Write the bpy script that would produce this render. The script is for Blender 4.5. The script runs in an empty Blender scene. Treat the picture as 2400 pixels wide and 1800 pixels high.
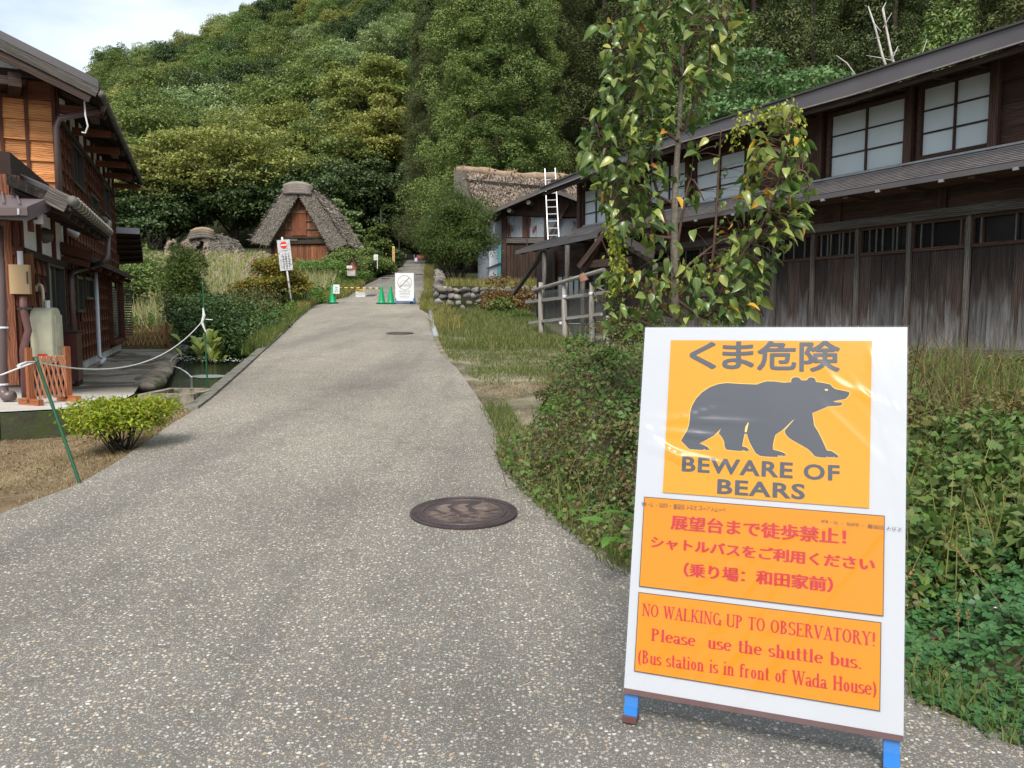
import bpy, math, random
import numpy as np
from mathutils import Vector, Matrix

# ---------------------------------------------------------------- camera, world, sun, exposure
C = bpy.context.scene.collection
SC = bpy.context.scene
R = math.radians
PITCH = math.atan(150 / 1800)
CAMZ = 1.35
cam_data = bpy.data.cameras.new('camera')
cam_data.lens = 27.0
cam_data.sensor_width = 36.0
cam_data.clip_start = 0.05
cam_data.clip_end = 3000
cam = bpy.data.objects.new('camera', cam_data)
cam.location = (0, 0, CAMZ)
cam.rotation_euler = (math.pi / 2 - PITCH, 0, 0)
C.objects.link(cam)
SC.camera = cam

SUN_EL, SUN_AZ = R(50), R(188)      # azimuth clockwise from +Y: behind the camera, to its left
world = bpy.data.worlds.new('World')
SC.world = world
world.use_nodes = True
wn = world.node_tree
wn.nodes.clear()
w_out = wn.nodes.new('ShaderNodeOutputWorld')
w_bg = wn.nodes.new('ShaderNodeBackground')
w_sky = wn.nodes.new('ShaderNodeTexSky')
w_sky.sky_type = 'NISHITA'
w_sky.sun_disc = False
w_sky.sun_elevation = SUN_EL
w_sky.sun_rotation = SUN_AZ
w_sky.air_density = 1.0
w_sky.dust_density = 1.5
w_bg.inputs['Strength'].default_value = 0.12
w_tc = wn.nodes.new('ShaderNodeTexCoord')
w_map = wn.nodes.new('ShaderNodeMapping')
w_map.inputs['Scale'].default_value = (1.0, 1.0, 2.6)
w_map.inputs['Location'].default_value = (3.1, 0.7, 0.35)
w_no = wn.nodes.new('ShaderNodeTexNoise')
w_no.inputs['Scale'].default_value = 2.4
w_no.inputs['Detail'].default_value = 6
w_no.inputs['Roughness'].default_value = 0.5
w_rp = wn.nodes.new('ShaderNodeValToRGB')
w_rp.color_ramp.elements[0].position = 0.38
w_rp.color_ramp.elements[0].color = (0.22, 0.22, 0.22, 1)
w_rp.color_ramp.elements[1].position = 0.56
w_rp.color_ramp.elements[1].color = (0.97, 0.97, 0.97, 1)
w_mix = wn.nodes.new('ShaderNodeMix')
w_mix.data_type = 'RGBA'
w_mix.inputs['B'].default_value = (5.3, 5.85, 6.2, 1)
wn.links.new(w_tc.outputs['Generated'], w_map.inputs['Vector'])
wn.links.new(w_map.outputs['Vector'], w_no.inputs['Vector'])
wn.links.new(w_no.outputs['Fac'], w_rp.inputs['Fac'])
wn.links.new(w_rp.outputs['Color'], w_mix.inputs['Factor'])
wn.links.new(w_sky.outputs['Color'], w_mix.inputs['A'])
wn.links.new(w_mix.outputs['Result'], w_bg.inputs['Color'])
wn.links.new(w_bg.outputs['Background'], w_out.inputs['Surface'])

sun_data = bpy.data.lights.new('sun', 'SUN')
sun_data.energy = 2.9
sun_data.angle = R(24)
sun_data.color = (1.0, 0.95, 0.87)
sun = bpy.data.objects.new('sun', sun_data)
sd = Vector((math.sin(SUN_AZ) * math.cos(SUN_EL), math.cos(SUN_AZ) * math.cos(SUN_EL), math.sin(SUN_EL)))
sun.rotation_euler = sd.to_track_quat('Z', 'Y').to_euler()
C.objects.link(sun)

SC.view_settings.view_transform = 'Standard'
SC.view_settings.look = 'None'
SC.view_settings.exposure = 0.66
SC.view_settings.gamma = 1.0
SC.view_settings.use_curve_mapping = False
SC.cycles.max_bounces = 8
SC.cycles.transparent_max_bounces = 12
SC.cycles.use_denoising = True

rnd = random.Random(7)
RG = np.random.default_rng(11)

# ---------------------------------------------------------------- survey: photo pixel (2400 wide) + distance -> place
def ray(px, py):
    x = (px - 1200) / 1800
    z = (900 - py) / 1800
    c, s = math.cos(PITCH), math.sin(PITCH)
    return Vector((x, c + z * s, -s + z * c))

def PX(px, py, Y):
    r = ray(px, py)
    return Vector((0, 0, CAMZ)) + r * (Y / r.y)

# long profile of the lane (rises away from the camera)
_py = np.array([-40, -10, 0, 4.75, 18.4, 31, 48, 75, 120, 200, 400.])
_pz = np.array([-1.0, -.22, 0, .16, 1.03, 2.02, 3.75, 7.25, 12.5, 14, 14.])
_yy = np.arange(-40, 400, .25)
_zz = np.interp(_yy, _py, _pz)
_k = np.exp(-np.linspace(-2, 2, 25) ** 2); _k /= _k.sum()
_zs = np.convolve(np.pad(_zz, 12, mode='edge'), _k, mode='valid')
def ZR(y):
    return np.interp(y, _yy, _zs)

def GP(px, py, dz=0.0):
    r = ray(px, py)
    lo, hi = 0.5, 140.0
    f = lambda Y: CAMZ + r.z / r.y * Y - float(ZR(Y)) - dz
    n = 0.5
    Yp = n
    while n < 140:
        if f(n) < 0:
            lo, hi = Yp, n
            break
        Yp = n
        n += 0.25 + n * .01
    for _ in range(40):
        m = (lo + hi) / 2
        if f(m) < 0: hi = m
        else: lo = m
    return PX(px, py, (lo + hi) / 2)

# ---------------------------------------------------------------- tags, parenting
ORI = {}
def tag(o, label=None, cat=None, group=None, kind=None):
    if label: o['label'] = label
    if cat: o['category'] = cat
    if group: o['group'] = group
    if kind: o['kind'] = kind
    return o

def thing(name, label, cat, loc=(0, 0, 0), group=None):
    o = bpy.data.objects.new(name, None)
    o.empty_display_size = 0.2
    C.objects.link(o)
    o.location = loc
    ORI[o.name] = Vector(loc)
    return tag(o, label, cat, group)

def attach(o, parent):
    """o carries world coordinates; make it a child that keeps its place."""
    if parent is not None:
        o.parent = parent
        L = ORI[parent.name]
        o.location = Vector(o.location) - L
        ORI[o.name] = L
    else:
        ORI[o.name] = Vector((0, 0, 0))
    return o

class MB:
    """collects polygons (with metre UVs) and links them as one mesh object"""
    def __init__(self):
        self.v, self.f, self.uv, self.sm = [], [], [], False
    def poly(self, pts, uv=None):
        n = len(self.v)
        self.v += [tuple(p) for p in pts]
        self.f.append(list(range(n, n + len(pts))))
        if uv is None:
            a = Vector(pts[0]); e = (Vector(pts[1]) - a)
            if e.length < 1e-9: e = Vector((1, 0, 0))
            e.normalize()
            nn = e.cross(Vector(pts[2]) - a)
            g = nn.cross(e); g = g.normalized() if g.length > 1e-12 else Vector((0, 0, 1))
            uv = [((Vector(p) - a).dot(e), (Vector(p) - a).dot(g)) for p in pts]
        self.uv += list(uv)
        return self
    def hexa(self, P, uo=0.0, vo=None):
        """P: 8 corners, first 4 at start end (a), last 4 at far end; U runs along a->b"""
        if vo is None: vo = rnd.random() * 20
        P = [Vector(p) for p in P]
        L = (P[4] - P[0]).length
        per = 0
        for i in range(4):
            j = (i + 1) % 4
            w = (P[j] - P[i]).length
            self.poly([P[i], P[j], P[j + 4], P[i + 4]], [(uo, vo + per), (uo, vo + per + w), (uo + L, vo + per + w), (uo + L, vo + per)])
            per += w
        w = (P[1] - P[0]).length; h = (P[2] - P[1]).length
        self.poly([P[3], P[2], P[1], P[0]], [(0, vo), (w * .2, vo), (w * .2, vo + h), (0, vo + h)])
        self.poly([P[4], P[5], P[6], P[7]], [(0, vo), (w * .2, vo), (w * .2, vo + h), (0, vo + h)])
        return self
    def beam(self, a, b, w, h, up=(0, 0, 1), uo=0.0, w2=None, h2=None):
        a, b = Vector(a), Vector(b)
        d = (b - a).normalized()
        up = Vector(up)
        s = d.cross(up)
        if s.length < 1e-5: s = d.cross(Vector((0, 1, 0)))
        s.normalize()
        u = s.cross(d).normalized()
        w2 = w if w2 is None else w2; h2 = h if h2 is None else h2
        P = [a + s * (x * w / 2) + u * (y * h / 2) for x, y in ((-1, -1), (1, -1), (1, 1), (-1, 1))]
        P += [b + s * (x * w2 / 2) + u * (y * h2 / 2) for x, y in ((-1, -1), (1, -1), (1, 1), (-1, 1))]
        return self.hexa(P, uo)
    def box(self, c, sx, sy, sz, ax=None):
        c = Vector(c)
        X, Y, Z = (Vector((1, 0, 0)), Vector((0, 1, 0)), Vector((0, 0, 1))) if ax is None else [Vector(a) for a in ax]
        dims = sorted([(sx, X), (sy, Y), (sz, Z)], key=lambda t: -t[0])
        L, A = dims[0]; w, B = dims[1]; h, D = dims[2]
        P = []
        if A.cross(B).dot(D) < 0: D = -D
        for e in (-1, 1):
            for x, y in ((-1, -1), (1, -1), (1, 1), (-1, 1)):
                P.append(c + A * (e * L / 2) + B * (x * w / 2) + D * (y * h / 2))
        return self.hexa(P)
    def tube(self, pts, r, n=8, cap=True):
        pts = [Vector(p) for p in pts]
        if not hasattr(r, '__len__'): r = [r] * len(pts)
        base = len(self.v)
        prev = None
        us = [0.0]
        for i in range(1, len(pts)): us.append(us[-1] + (pts[i] - pts[i - 1]).length)
        for i, p in enumerate(pts):
            d = (pts[min(i + 1, len(pts) - 1)] - pts[max(i - 1, 0)])
            d = d.normalized() if d.length > 1e-9 else Vector((0, 0, 1))
            if prev is None:
                prev = d.orthogonal().normalized()
            else:
                prev = (prev - d * prev.dot(d))
                prev = prev.normalized() if prev.length > 1e-6 else d.orthogonal().normalized()
            q = d.cross(prev)
            for k in range(n):
                a = 2 * math.pi * k / n
                self.v.append(tuple(p + (prev * math.cos(a) + q * math.sin(a)) * r[i]))
        for i in range(len(pts) - 1):
            for k in range(n):
                j = (k + 1) % n
                self.f.append([base + i * n + k, base + i * n + j, base + (i + 1) * n + j, base + (i + 1) * n + k])
                c = 2 * math.pi * r[i]
                self.uv += [(us[i], c * k / n), (us[i], c * (k + 1) / n), (us[i + 1], c * (k + 1) / n), (us[i + 1], c * k / n)]
        if cap:
            self.f.append([base + k for k in range(n)][::-1]); self.uv += [(0, 0)] * n
            e = base + (len(pts) - 1) * n
            self.f.append([e + k for k in range(n)]); self.uv += [(0, 0)] * n
        return self
    def lathe(self, c, prof, n=20, ax=None):
        """prof: list of (radius, height)"""
        c = Vector(c)
        X, Y, Z = (Vector((1, 0, 0)), Vector((0, 1, 0)), Vector((0, 0, 1))) if ax is None else [Vector(a) for a in ax]
        base = len(self.v)
        for r, h in prof:
            for k in range(n):
                a = 2 * math.pi * k / n
                self.v.append(tuple(c + X * (r * math.cos(a)) + Y * (r * math.sin(a)) + Z * h))
        for i in range(len(prof) - 1):
            for k in range(n):
                j = (k + 1) % n
                self.f.append([base + i * n + k, base + i * n + j, base + (i + 1) * n + j, base + (i + 1) * n + k])
                self.uv += [(i * .1, k / n), (i * .1, (k + 1) / n), (i * .1 + .1, (k + 1) / n), (i * .1 + .1, k / n)]
        return self
    def build(self, name, mat, parent=None, smooth=False, bevel=0.0):
        me = bpy.data.meshes.new(name)
        me.from_pydata(self.v, [], self.f)
        uvl = me.uv_layers.new(name='UVMap')
        uvl.data.foreach_set('uv', np.array(self.uv, dtype=np.float32).ravel())
        if mat is not None:
            me.materials.append(mat)
        if smooth:
            me.polygons.foreach_set('use_smooth', [True] * len(me.polygons))
        me.update()
        o = bpy.data.objects.new(name, me)
        C.objects.link(o)
        if parent is not None:
            L = ORI[parent.name]
            me.transform(Matrix.Translation(-L))
            o.parent = parent
            ORI[o.name] = L
        else:
            ORI[o.name] = Vector((0, 0, 0))
        if bevel > 0:
            m = o.modifiers.new('bevel', 'BEVEL'); m.width = bevel; m.segments = 2; m.limit_method = 'ANGLE'
        return o

_plank = {}
def piece(name, a, b, w, h, mat, parent, up=(0, 0, 1), uo=0.0):
    """a plank/batten object running a->b; alike pieces share one mesh"""
    a, b = Vector(a), Vector(b)
    L = (b - a).length
    key = (round(L, 2), round(w, 3), round(h, 3), mat.name, round(uo, 1))
    if key not in _plank:
        m = MB(); m.beam((0, 0, 0), (L, 0, 0), w, h, (0, 0, 1), uo)
        me = bpy.data.meshes.new(name)
        me.from_pydata(m.v, [], m.f)
        me.uv_layers.new(name='UVMap').data.foreach_set('uv', np.array(m.uv, dtype=np.float32).ravel())
        me.materials.append(mat)
        _plank[key] = me
    o = bpy.data.objects.new(name, _plank[key])
    C.objects.link(o)
    d = (b - a).normalized()
    s = d.cross(Vector(up))
    if s.length < 1e-5: s = d.cross(Vector((0, 1, 0)))
    s.normalize()
    u = s.cross(d).normalized()
    M = Matrix((( d.x, -s.x, u.x, a.x), (d.y, -s.y, u.y, a.y), (d.z, -s.z, u.z, a.z), (0, 0, 0, 1)))
    L0 = ORI[parent.name] if parent is not None else Vector((0, 0, 0))
    o.matrix_world = Matrix.Translation(-L0) @ M
    if parent is not None:
        o.parent = parent
        o.matrix_parent_inverse = Matrix.Identity(4)
        o.matrix_basis = Matrix.Translation(-L0) @ M
    ORI[o.name] = L0
    return o

def np_mesh(name, V, F, mat, parent=None, smooth=False, local=False):
    """fast mesh from arrays; F has 3 or 4 columns"""
    k = F.shape[1]
    me = bpy.data.meshes.new(name)
    V = np.asarray(V, dtype=np.float32)
    if parent is not None and not local:
        L = ORI[parent.name]; V = V - np.array(L, dtype=np.float32)
    me.vertices.add(len(V)); me.vertices.foreach_set('co', V.ravel())
    me.loops.add(F.size); me.loops.foreach_set('vertex_index', F.astype(np.int32).ravel())
    me.polygons.add(len(F)); me.polygons.foreach_set('loop_start', np.arange(0, F.size, k, dtype=np.int32))
    if smooth: me.polygons.foreach_set('use_smooth', np.ones(len(F), dtype=bool))
    me.update(calc_edges=True)
    if mat is not None: me.materials.append(mat)
    o = bpy.data.objects.new(name, me)
    C.objects.link(o)
    if parent is not None:
        o.parent = parent; ORI[o.name] = ORI[parent.name]
    else:
        ORI[o.name] = Vector((0, 0, 0))
    return o

# ---------------------------------------------------------------- materials
MATS = {}
def newmat(name):
    m = bpy.data.materials.new(name); m.use_nodes = True
    nt = m.node_tree; nt.nodes.clear()
    out = nt.nodes.new('ShaderNodeOutputMaterial')
    b = nt.nodes.new('ShaderNodeBsdfPrincipled')
    nt.links.new(b.outputs['BSDF'], out.inputs['Surface'])
    MATS[name] = m
    return m, nt, b, out
def N(nt, t, **kw):
    n = nt.nodes.new('ShaderNode' + t)
    for k, v in kw.items():
        if k in n.inputs.keys(): n.inputs[k].default_value = v
        else: setattr(n, k, v)
    return n
def L_(nt, a, b): nt.links.new(a, b)
def ramp(nt, fac, stops, interp='LINEAR'):
    r = nt.nodes.new('ShaderNodeValToRGB')
    r.color_ramp.interpolation = interp
    el = r.color_ramp.elements
    while len(el) < len(stops): el.new(0.5)
    for e, (p, c) in zip(el, stops):
        e.position = p
        e.color = (c[0], c[1], c[2], 1) if hasattr(c, '__len__') else (c, c, c, 1)
    L_(nt, fac, r.inputs['Fac'])
    return r.outputs['Color']
def mixc(nt, fac, a, b, mode='MIX'):
    m = nt.nodes.new('ShaderNodeMix'); m.data_type = 'RGBA'; m.blend_type = mode
    for s, v in (('Factor', fac), ('A', a), ('B', b)):
        if hasattr(v, 'node'): L_(nt, v, m.inputs[s])
        else:
            i = [x for x in m.inputs if x.name == s and x.enabled][0] if s != 'Factor' else m.inputs['Factor']
            i.default_value = v if s == 'Factor' else (v[0], v[1], v[2], 1)
    return m.outputs['Result']
def mathn(nt, op, a, b=None, clamp=False):
    m = nt.nodes.new('ShaderNodeMath'); m.operation = op; m.use_clamp = clamp
    for i, v in enumerate((a, b)):
        if v is None: continue
        if hasattr(v, 'node'): L_(nt, v, m.inputs[i])
        else: m.inputs[i].default_value = v
    return m.outputs[0]
def noise(nt, vec, scale, detail=3, rough=.55, dist=0.0):
    n = N(nt, 'TexNoise', Scale=scale, Detail=detail, Roughness=rough, Distortion=dist)
    if vec is not None: L_(nt, vec, n.inputs['Vector'])
    return n.outputs['Fac']
def bump(nt, h, strength, dist, b):
    bn = N(nt, 'Bump', Strength=strength, Distance=dist)
    L_(nt, h, bn.inputs['Height']); L_(nt, bn.outputs['Normal'], b.inputs['Normal'])
    return bn

def simple(name, col, rough=.6, metal=0.0, var=.15, scale=6.0, bmp=.0, spec=.5, bdist=.01):
    m, nt, b, out = newmat(name)
    geo = N(nt, 'NewGeometry')
    n = noise(nt, geo.outputs['Position'], scale, 5, .6)
    lo = [c * (1 - var) for c in col]; hi = [min(1, c * (1 + var)) for c in col]
    L_(nt, ramp(nt, n, [(.3, lo), (.7, hi)]), b.inputs['Base Color'])
    b.inputs['Roughness'].default_value = rough
    b.inputs['Metallic'].default_value = metal
    b.inputs['Specular IOR Level'].default_value = spec
    if bmp: bump(nt, noise(nt, geo.outputs['Position'], scale * 4, 4), bmp, bdist, b)
    return m

def wood(name, dark, mid, light, rough=.75, grain=60.0, along=1.6, objvar=.25, wear=None, wearcol=(.3, .29, .28), stretch=1.0):
    """grain runs along UV.x (metres). wear=(u0,u1): boards are weathered to wearcol below u0 fading until u1"""
    m, nt, b, out = newmat(name)
    uv = N(nt, 'UVMap')
    oi = N(nt, 'ObjectInfo')
    off = N(nt, 'Combine' + 'XYZ')
    L_(nt, mathn(nt, 'MULTIPLY', oi.outputs['Random'], 37.0), off.inputs['Z'])
    L_(nt, mathn(nt, 'MULTIPLY', oi.outputs['Random'], 11.0), off.inputs['Y'])
    add = N(nt, 'VectorMath', operation='ADD')
    L_(nt, uv.outputs['UV'], add.inputs[0]); L_(nt, off.outputs[0], add.inputs[1])
    mp = N(nt, 'Mapping'); mp.inputs['Scale'].default_value = (along, grain * .35, 1)
    L_(nt, add.outputs[0], mp.inputs['Vector'])
    n1 = noise(nt, mp.outputs[0], 1.0, 6, .65, .6)
    mp2 = N(nt, 'Mapping'); mp2.inputs['Scale'].default_value = (along * .6, 7.0, 1)
    L_(nt, add.outputs[0], mp2.inputs['Vector'])
    n2 = noise(nt, mp2.outputs[0], 1.0, 3, .5, 1.2)
    wv = N(nt, 'TexWave', wave_type='BANDS', bands_direction='Y'); wv.inputs['Scale'].default_value = 9.0
    wv.inputs['Distortion'].default_value = 9.0; wv.inputs['Detail'].default_value = 2.0; wv.inputs['Detail Scale'].default_value = .9
    mp3 = N(nt, 'Mapping'); mp3.inputs['Scale'].default_value = (along * .35, 1.2, 1)
    L_(nt, add.outputs[0], mp3.inputs['Vector']); L_(nt, mp3.outputs[0], wv.inputs['Vector'])
    f = mathn(nt, 'ADD', mathn(nt, 'MULTIPLY', n1, .62), mathn(nt, 'MULTIPLY', wv.outputs['Fac'], .2))
    f = mathn(nt, 'ADD', f, mathn(nt, 'MULTIPLY', n2, .3))
    col = ramp(nt, f, [(.34, dark), (.56, mid), (.8, light)])
    if wear:
        sx = N(nt, 'SeparateXYZ'); L_(nt, uv.outputs['UV'], sx.inputs[0])
        g = mathn(nt, 'ADD', sx.outputs['X'], mathn(nt, 'MULTIPLY', mathn(nt, 'SUBTRACT', n2, .5), 1.6))
        g = mathn(nt, 'ADD', g, mathn(nt, 'MULTIPLY', mathn(nt, 'SUBTRACT', oi.outputs['Random'], .5), .5))
        mr = N(nt, 'MapRange'); mr.inputs['From Min'].default_value = wear[0]; mr.inputs['From Max'].default_value = wear[1]
        mr.inputs['To Min'].default_value = 1; mr.inputs['To Max'].default_value = 0
        L_(nt, g, mr.inputs['Value'])
        wc = ramp(nt, n1, [(.33, [c * .28 for c in wearcol]), (.6, wearcol)])
        col = mixc(nt, mathn(nt, 'MULTIPLY', mr.outputs[0], .9), col, wc)
    hs = N(nt, 'HueSaturation')
    L_(nt, col, hs.inputs['Color'])
    L_(nt, mathn(nt, 'ADD', mathn(nt, 'MULTIPLY', oi.outputs['Random'], objvar * 2), 1 - objvar), hs.inputs['Value'])
    L_(nt, hs.outputs[0], b.inputs['Base Color'])
    b.inputs['Roughness'].default_value = rough
    b.inputs['Specular IOR Level'].default_value = .3
    bump(nt, f, .5, .006, b)
    return m

def leafmat(name, cols, trans=.3, rough=.5, objvar=.12, huevar=.015, spec=.3, patch=0.0):
    """colour differs leaf by leaf (random per island) and plant by plant (object random)"""
    m, nt, b, out = newmat(name)
    geo = N(nt, 'NewGeometry'); oi = N(nt, 'ObjectInfo')
    k = len(cols)
    col = ramp(nt, geo.outputs['Random Per Island'], [(i / (k - 1), c) for i, c in enumerate(cols)])
    if patch:
        tc = N(nt, 'TexCoord')
        pn = noise(nt, tc.outputs['Object'], patch, 2)
        col = mixc(nt, ramp(nt, pn, [(.35, 0), (.65, 1)]), col, mixc(nt, 1.0, col, (.72, .8, .62), 'MULTIPLY'))
    hs = N(nt, 'HueSaturation')
    L_(nt, col, hs.inputs['Color'])
    L_(nt, mathn(nt, 'ADD', mathn(nt, 'MULTIPLY', oi.outputs['Random'], objvar * 2), 1 - objvar), hs.inputs['Value'])
    r2 = mathn(nt, 'FRACT', mathn(nt, 'MULTIPLY', oi.outputs['Random'], 17.3))
    L_(nt, mathn(nt, 'ADD', mathn(nt, 'MULTIPLY', r2, huevar * 2), .5 - huevar), hs.inputs['Hue'])
    L_(nt, hs.outputs[0], b.inputs['Base Color'])
    b.inputs['Roughness'].default_value = rough
    b.inputs['Specular IOR Level'].default_value = spec
    if trans:
        t = N(nt, 'BsdfTranslucent'); L_(nt, hs.outputs[0], t.inputs['Color'])
        mx = N(nt, 'MixShader'); mx.inputs[0].default_value = trans
        L_(nt, b.outputs[0], mx.inputs[1]); L_(nt, t.outputs[0], mx.inputs[2]); L_(nt, mx.outputs[0], out.inputs['Surface'])
    return m

# asphalt with pale exposed chippings
def asphalt():
    m, nt, b, out = newmat('road_asphalt')
    geo = N(nt, 'NewGeometry'); P = geo.outputs['Position']
    warp = N(nt, 'TexNoise', Scale=40.0, Detail=2.0); L_(nt, P, warp.inputs['Vector'])
    wadd = N(nt, 'VectorMath', operation='MULTIPLY_ADD'); L_(nt, warp.outputs['Color'], wadd.inputs[0]); wadd.inputs[1].default_value = (.012, .012, .012); L_(nt, P, wadd.inputs[2])
    flat = N(nt, 'Mapping'); flat.inputs['Scale'].default_value = (1, 1, .15); L_(nt, wadd.outputs[0], flat.inputs['Vector'])
    def chips(scale, lo, hi, keep):
        v = N(nt, 'TexVoronoi', Scale=scale); L_(nt, flat.outputs[0], v.inputs['Vector'])
        s = N(nt, 'SeparateColor'); L_(nt, v.outputs['Color'], s.inputs[0])
        mask = mathn(nt, 'MULTIPLY', ramp(nt, v.outputs['Distance'], [(lo, 1), (hi, 0)]), ramp(nt, s.outputs[0], [(keep, 0), (keep + .02, 1)]))
        return mask, s
    big = noise(nt, P, .45, 4, .6); mid = noise(nt, P, 3.2, 4, .6); fine = noise(nt, P, 160, 2, .7)
    base = ramp(nt, fine, [(.3, (.105, .097, .087)), (.7, (.20, .186, .165))])
    c1, s1 = chips(58, .26, .42, .40)
    cc1 = ramp(nt, s1.outputs[1], [(0, (.13, .13, .13)), (.25, (.30, .285, .26)), (.5, (.52, .48, .40)), (.70, (.46, .31, .18)), (.8, (.68, .65, .58)), (1, (.36, .345, .32))])
    c2, s2 = chips(150, .32, .46, .42)
    cc2 = ramp(nt, s2.outputs[1], [(0, (.2, .19, .17)), (.4, (.34, .315, .275)), (.7, (.52, .48, .40)), (1, (.36, .34, .30))])
    col = mixc(nt, c2, base, cc2)
    col = mixc(nt, c1, col, cc1)
    tone = ramp(nt, mathn(nt, 'ADD', mathn(nt, 'MULTIPLY', big, .65), mathn(nt, 'MULTIPLY', mid, .35)), [(.32, .70), (.5, .95), (.68, 1.14)])
    col = mixc(nt, 1.0, col, tone, 'MULTIPLY')
    # tone by distance: paler and warmer midway up the lane, duller near and far
    sy = N(nt, 'SeparateXYZ'); L_(nt, P, sy.inputs[0])
    far = ramp(nt, mathn(nt, 'DIVIDE', sy.outputs['Y'], 60.0), [(.03, (.92, .92, .93)), (.14, (1.16, 1.13, 1.08)), (.5, (1.30, 1.26, 1.18)), (.72, (.95, .95, .97))])
    col = mixc(nt, 1.0, col, far, 'MULTIPLY')
    trk = N(nt, 'Mapping'); trk.inputs['Scale'].default_value = (1.1, .13, 1); L_(nt, P, trk.inputs['Vector'])
    col = mixc(nt, 1.0, col, ramp(nt, noise(nt, trk.outputs[0], 1.0, 4, .6, .5), [(.36, (.80, .80, .81)), (.62, (1.08, 1.07, 1.05))]), 'MULTIPLY')
    crk = N(nt, 'TexVoronoi', feature='DISTANCE_TO_EDGE', Scale=.55); wv2 = N(nt, 'VectorMath', operation='MULTIPLY_ADD'); wn3 = N(nt, 'TexNoise', Scale=2.2, Detail=5.0); L_(nt, P, wn3.inputs['Vector']); L_(nt, wn3.outputs['Color'], wv2.inputs[0]); wv2.inputs[1].default_value = (.7, .7, .7); L_(nt, P, wv2.inputs[2]); L_(nt, wv2.outputs[0], crk.inputs['Vector'])
    cm = mathn(nt, 'MULTIPLY', ramp(nt, crk.outputs['Distance'], [(0, 1), (.006, 0)]), ramp(nt, noise(nt, P, .9, 2), [(.55, 0), (.62, .55)]))
    col = mixc(nt, cm, col, (.05, .045, .04))
    st = noise(nt, P, 5.5, 3, .6)
    col = mixc(nt, ramp(nt, st, [(.66, 0), (.74, .55)]), col, (.09, .078, .065))
    L_(nt, col, b.inputs['Base Color'])
    b.inputs['Roughness'].default_value = .82
    b.inputs['Specular IOR Level'].default_value = .35
    h = mathn(nt, 'ADD', mathn(nt, 'MULTIPLY', c1, .8), mathn(nt, 'ADD', mathn(nt, 'MULTIPLY', c2, .4), mathn(nt, 'MULTIPLY', fine, .5)))
    bump(nt, h, .55, .004, b)
    return m

def soilmat(name, a, b_, c, scale=2.0, fine=60, bs=.6):
    m, nt, b, out = newmat(name)
    geo = N(nt, 'NewGeometry'); P = geo.outputs['Position']
    n = mathn(nt, 'ADD', mathn(nt, 'MULTIPLY', noise(nt, P, scale, 5, .6), .6), mathn(nt, 'MULTIPLY', noise(nt, P, fine, 3, .7), .4))
    L_(nt, ramp(nt, n, [(.35, a), (.5, b_), (.66, c)]), b.inputs['Base Color'])
    b.inputs['Roughness'].default_value = .95; b.inputs['Specular IOR Level'].default_value = .15
    bump(nt, n, bs, .02, b)
    return m

def stonemat(name, cols, moss=.0, scale=5):
    m, nt, b, out = newmat(name)
    tc = N(nt, 'TexCoord'); oi = N(nt, 'ObjectInfo')
    geo = N(nt, 'NewGeometry')
    P = geo.outputs['Position']
    n = noise(nt, P, scale, 6, .65); f = noise(nt, P, scale * 14, 4, .7)
    k = len(cols)
    base = ramp(nt, oi.outputs['Random'], [(i / (k - 1), c) for i, c in enumerate(cols)])
    col = mixc(nt, 1.0, base, ramp(nt, mathn(nt, 'ADD', mathn(nt, 'MULTIPLY', n, .6), mathn(nt, 'MULTIPLY', f, .4)), [(.32, .45), (.62, 1.35)]), 'MULTIPLY')
    if moss:
        mm = noise(nt, P, 3.1, 5, .7)
        col = mixc(nt, ramp(nt, mm, [(.56 - moss * .1, 0), (.66 - moss * .1, .85)]), col, (.05, .065, .018))
    L_(nt, col, b.inputs['Base Color'])
    b.inputs['Roughness'].default_value = .88; b.inputs['Specular IOR Level'].default_value = .25
    bump(nt, mathn(nt, 'ADD', n, mathn(nt, 'MULTIPLY', f, .4)), .6, .03, b)
    return m

def thatchmat(name, a, b_, c, scale=1.0):
    m, nt, b, out = newmat(name)
    geo = N(nt, 'NewGeometry'); uv = N(nt, 'UVMap')
    mp = N(nt, 'Mapping'); mp.inputs['Scale'].default_value = (5, 45, 1); L_(nt, uv.outputs[0], mp.inputs['Vector'])
    n = noise(nt, mp.outputs[0], 1.0, 5, .7, .8); g = noise(nt, geo.outputs['Position'], 1.1, 5, .6); f = noise(nt, geo.outputs['Position'], 16, 4, .7)
    q = mathn(nt, 'ADD', mathn(nt, 'MULTIPLY', n, .4), mathn(nt, 'ADD', mathn(nt, 'MULTIPLY', g, .3), mathn(nt, 'MULTIPLY', f, .3)))
    L_(nt, ramp(nt, q, [(.36, a), (.5, b_), (.64, c)]), b.inputs['Base Color'])
    b.inputs['Roughness'].default_value = .95; b.inputs['Specular IOR Level'].default_value = .1
    bump(nt, q, .9, .06, b)
    return m

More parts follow.
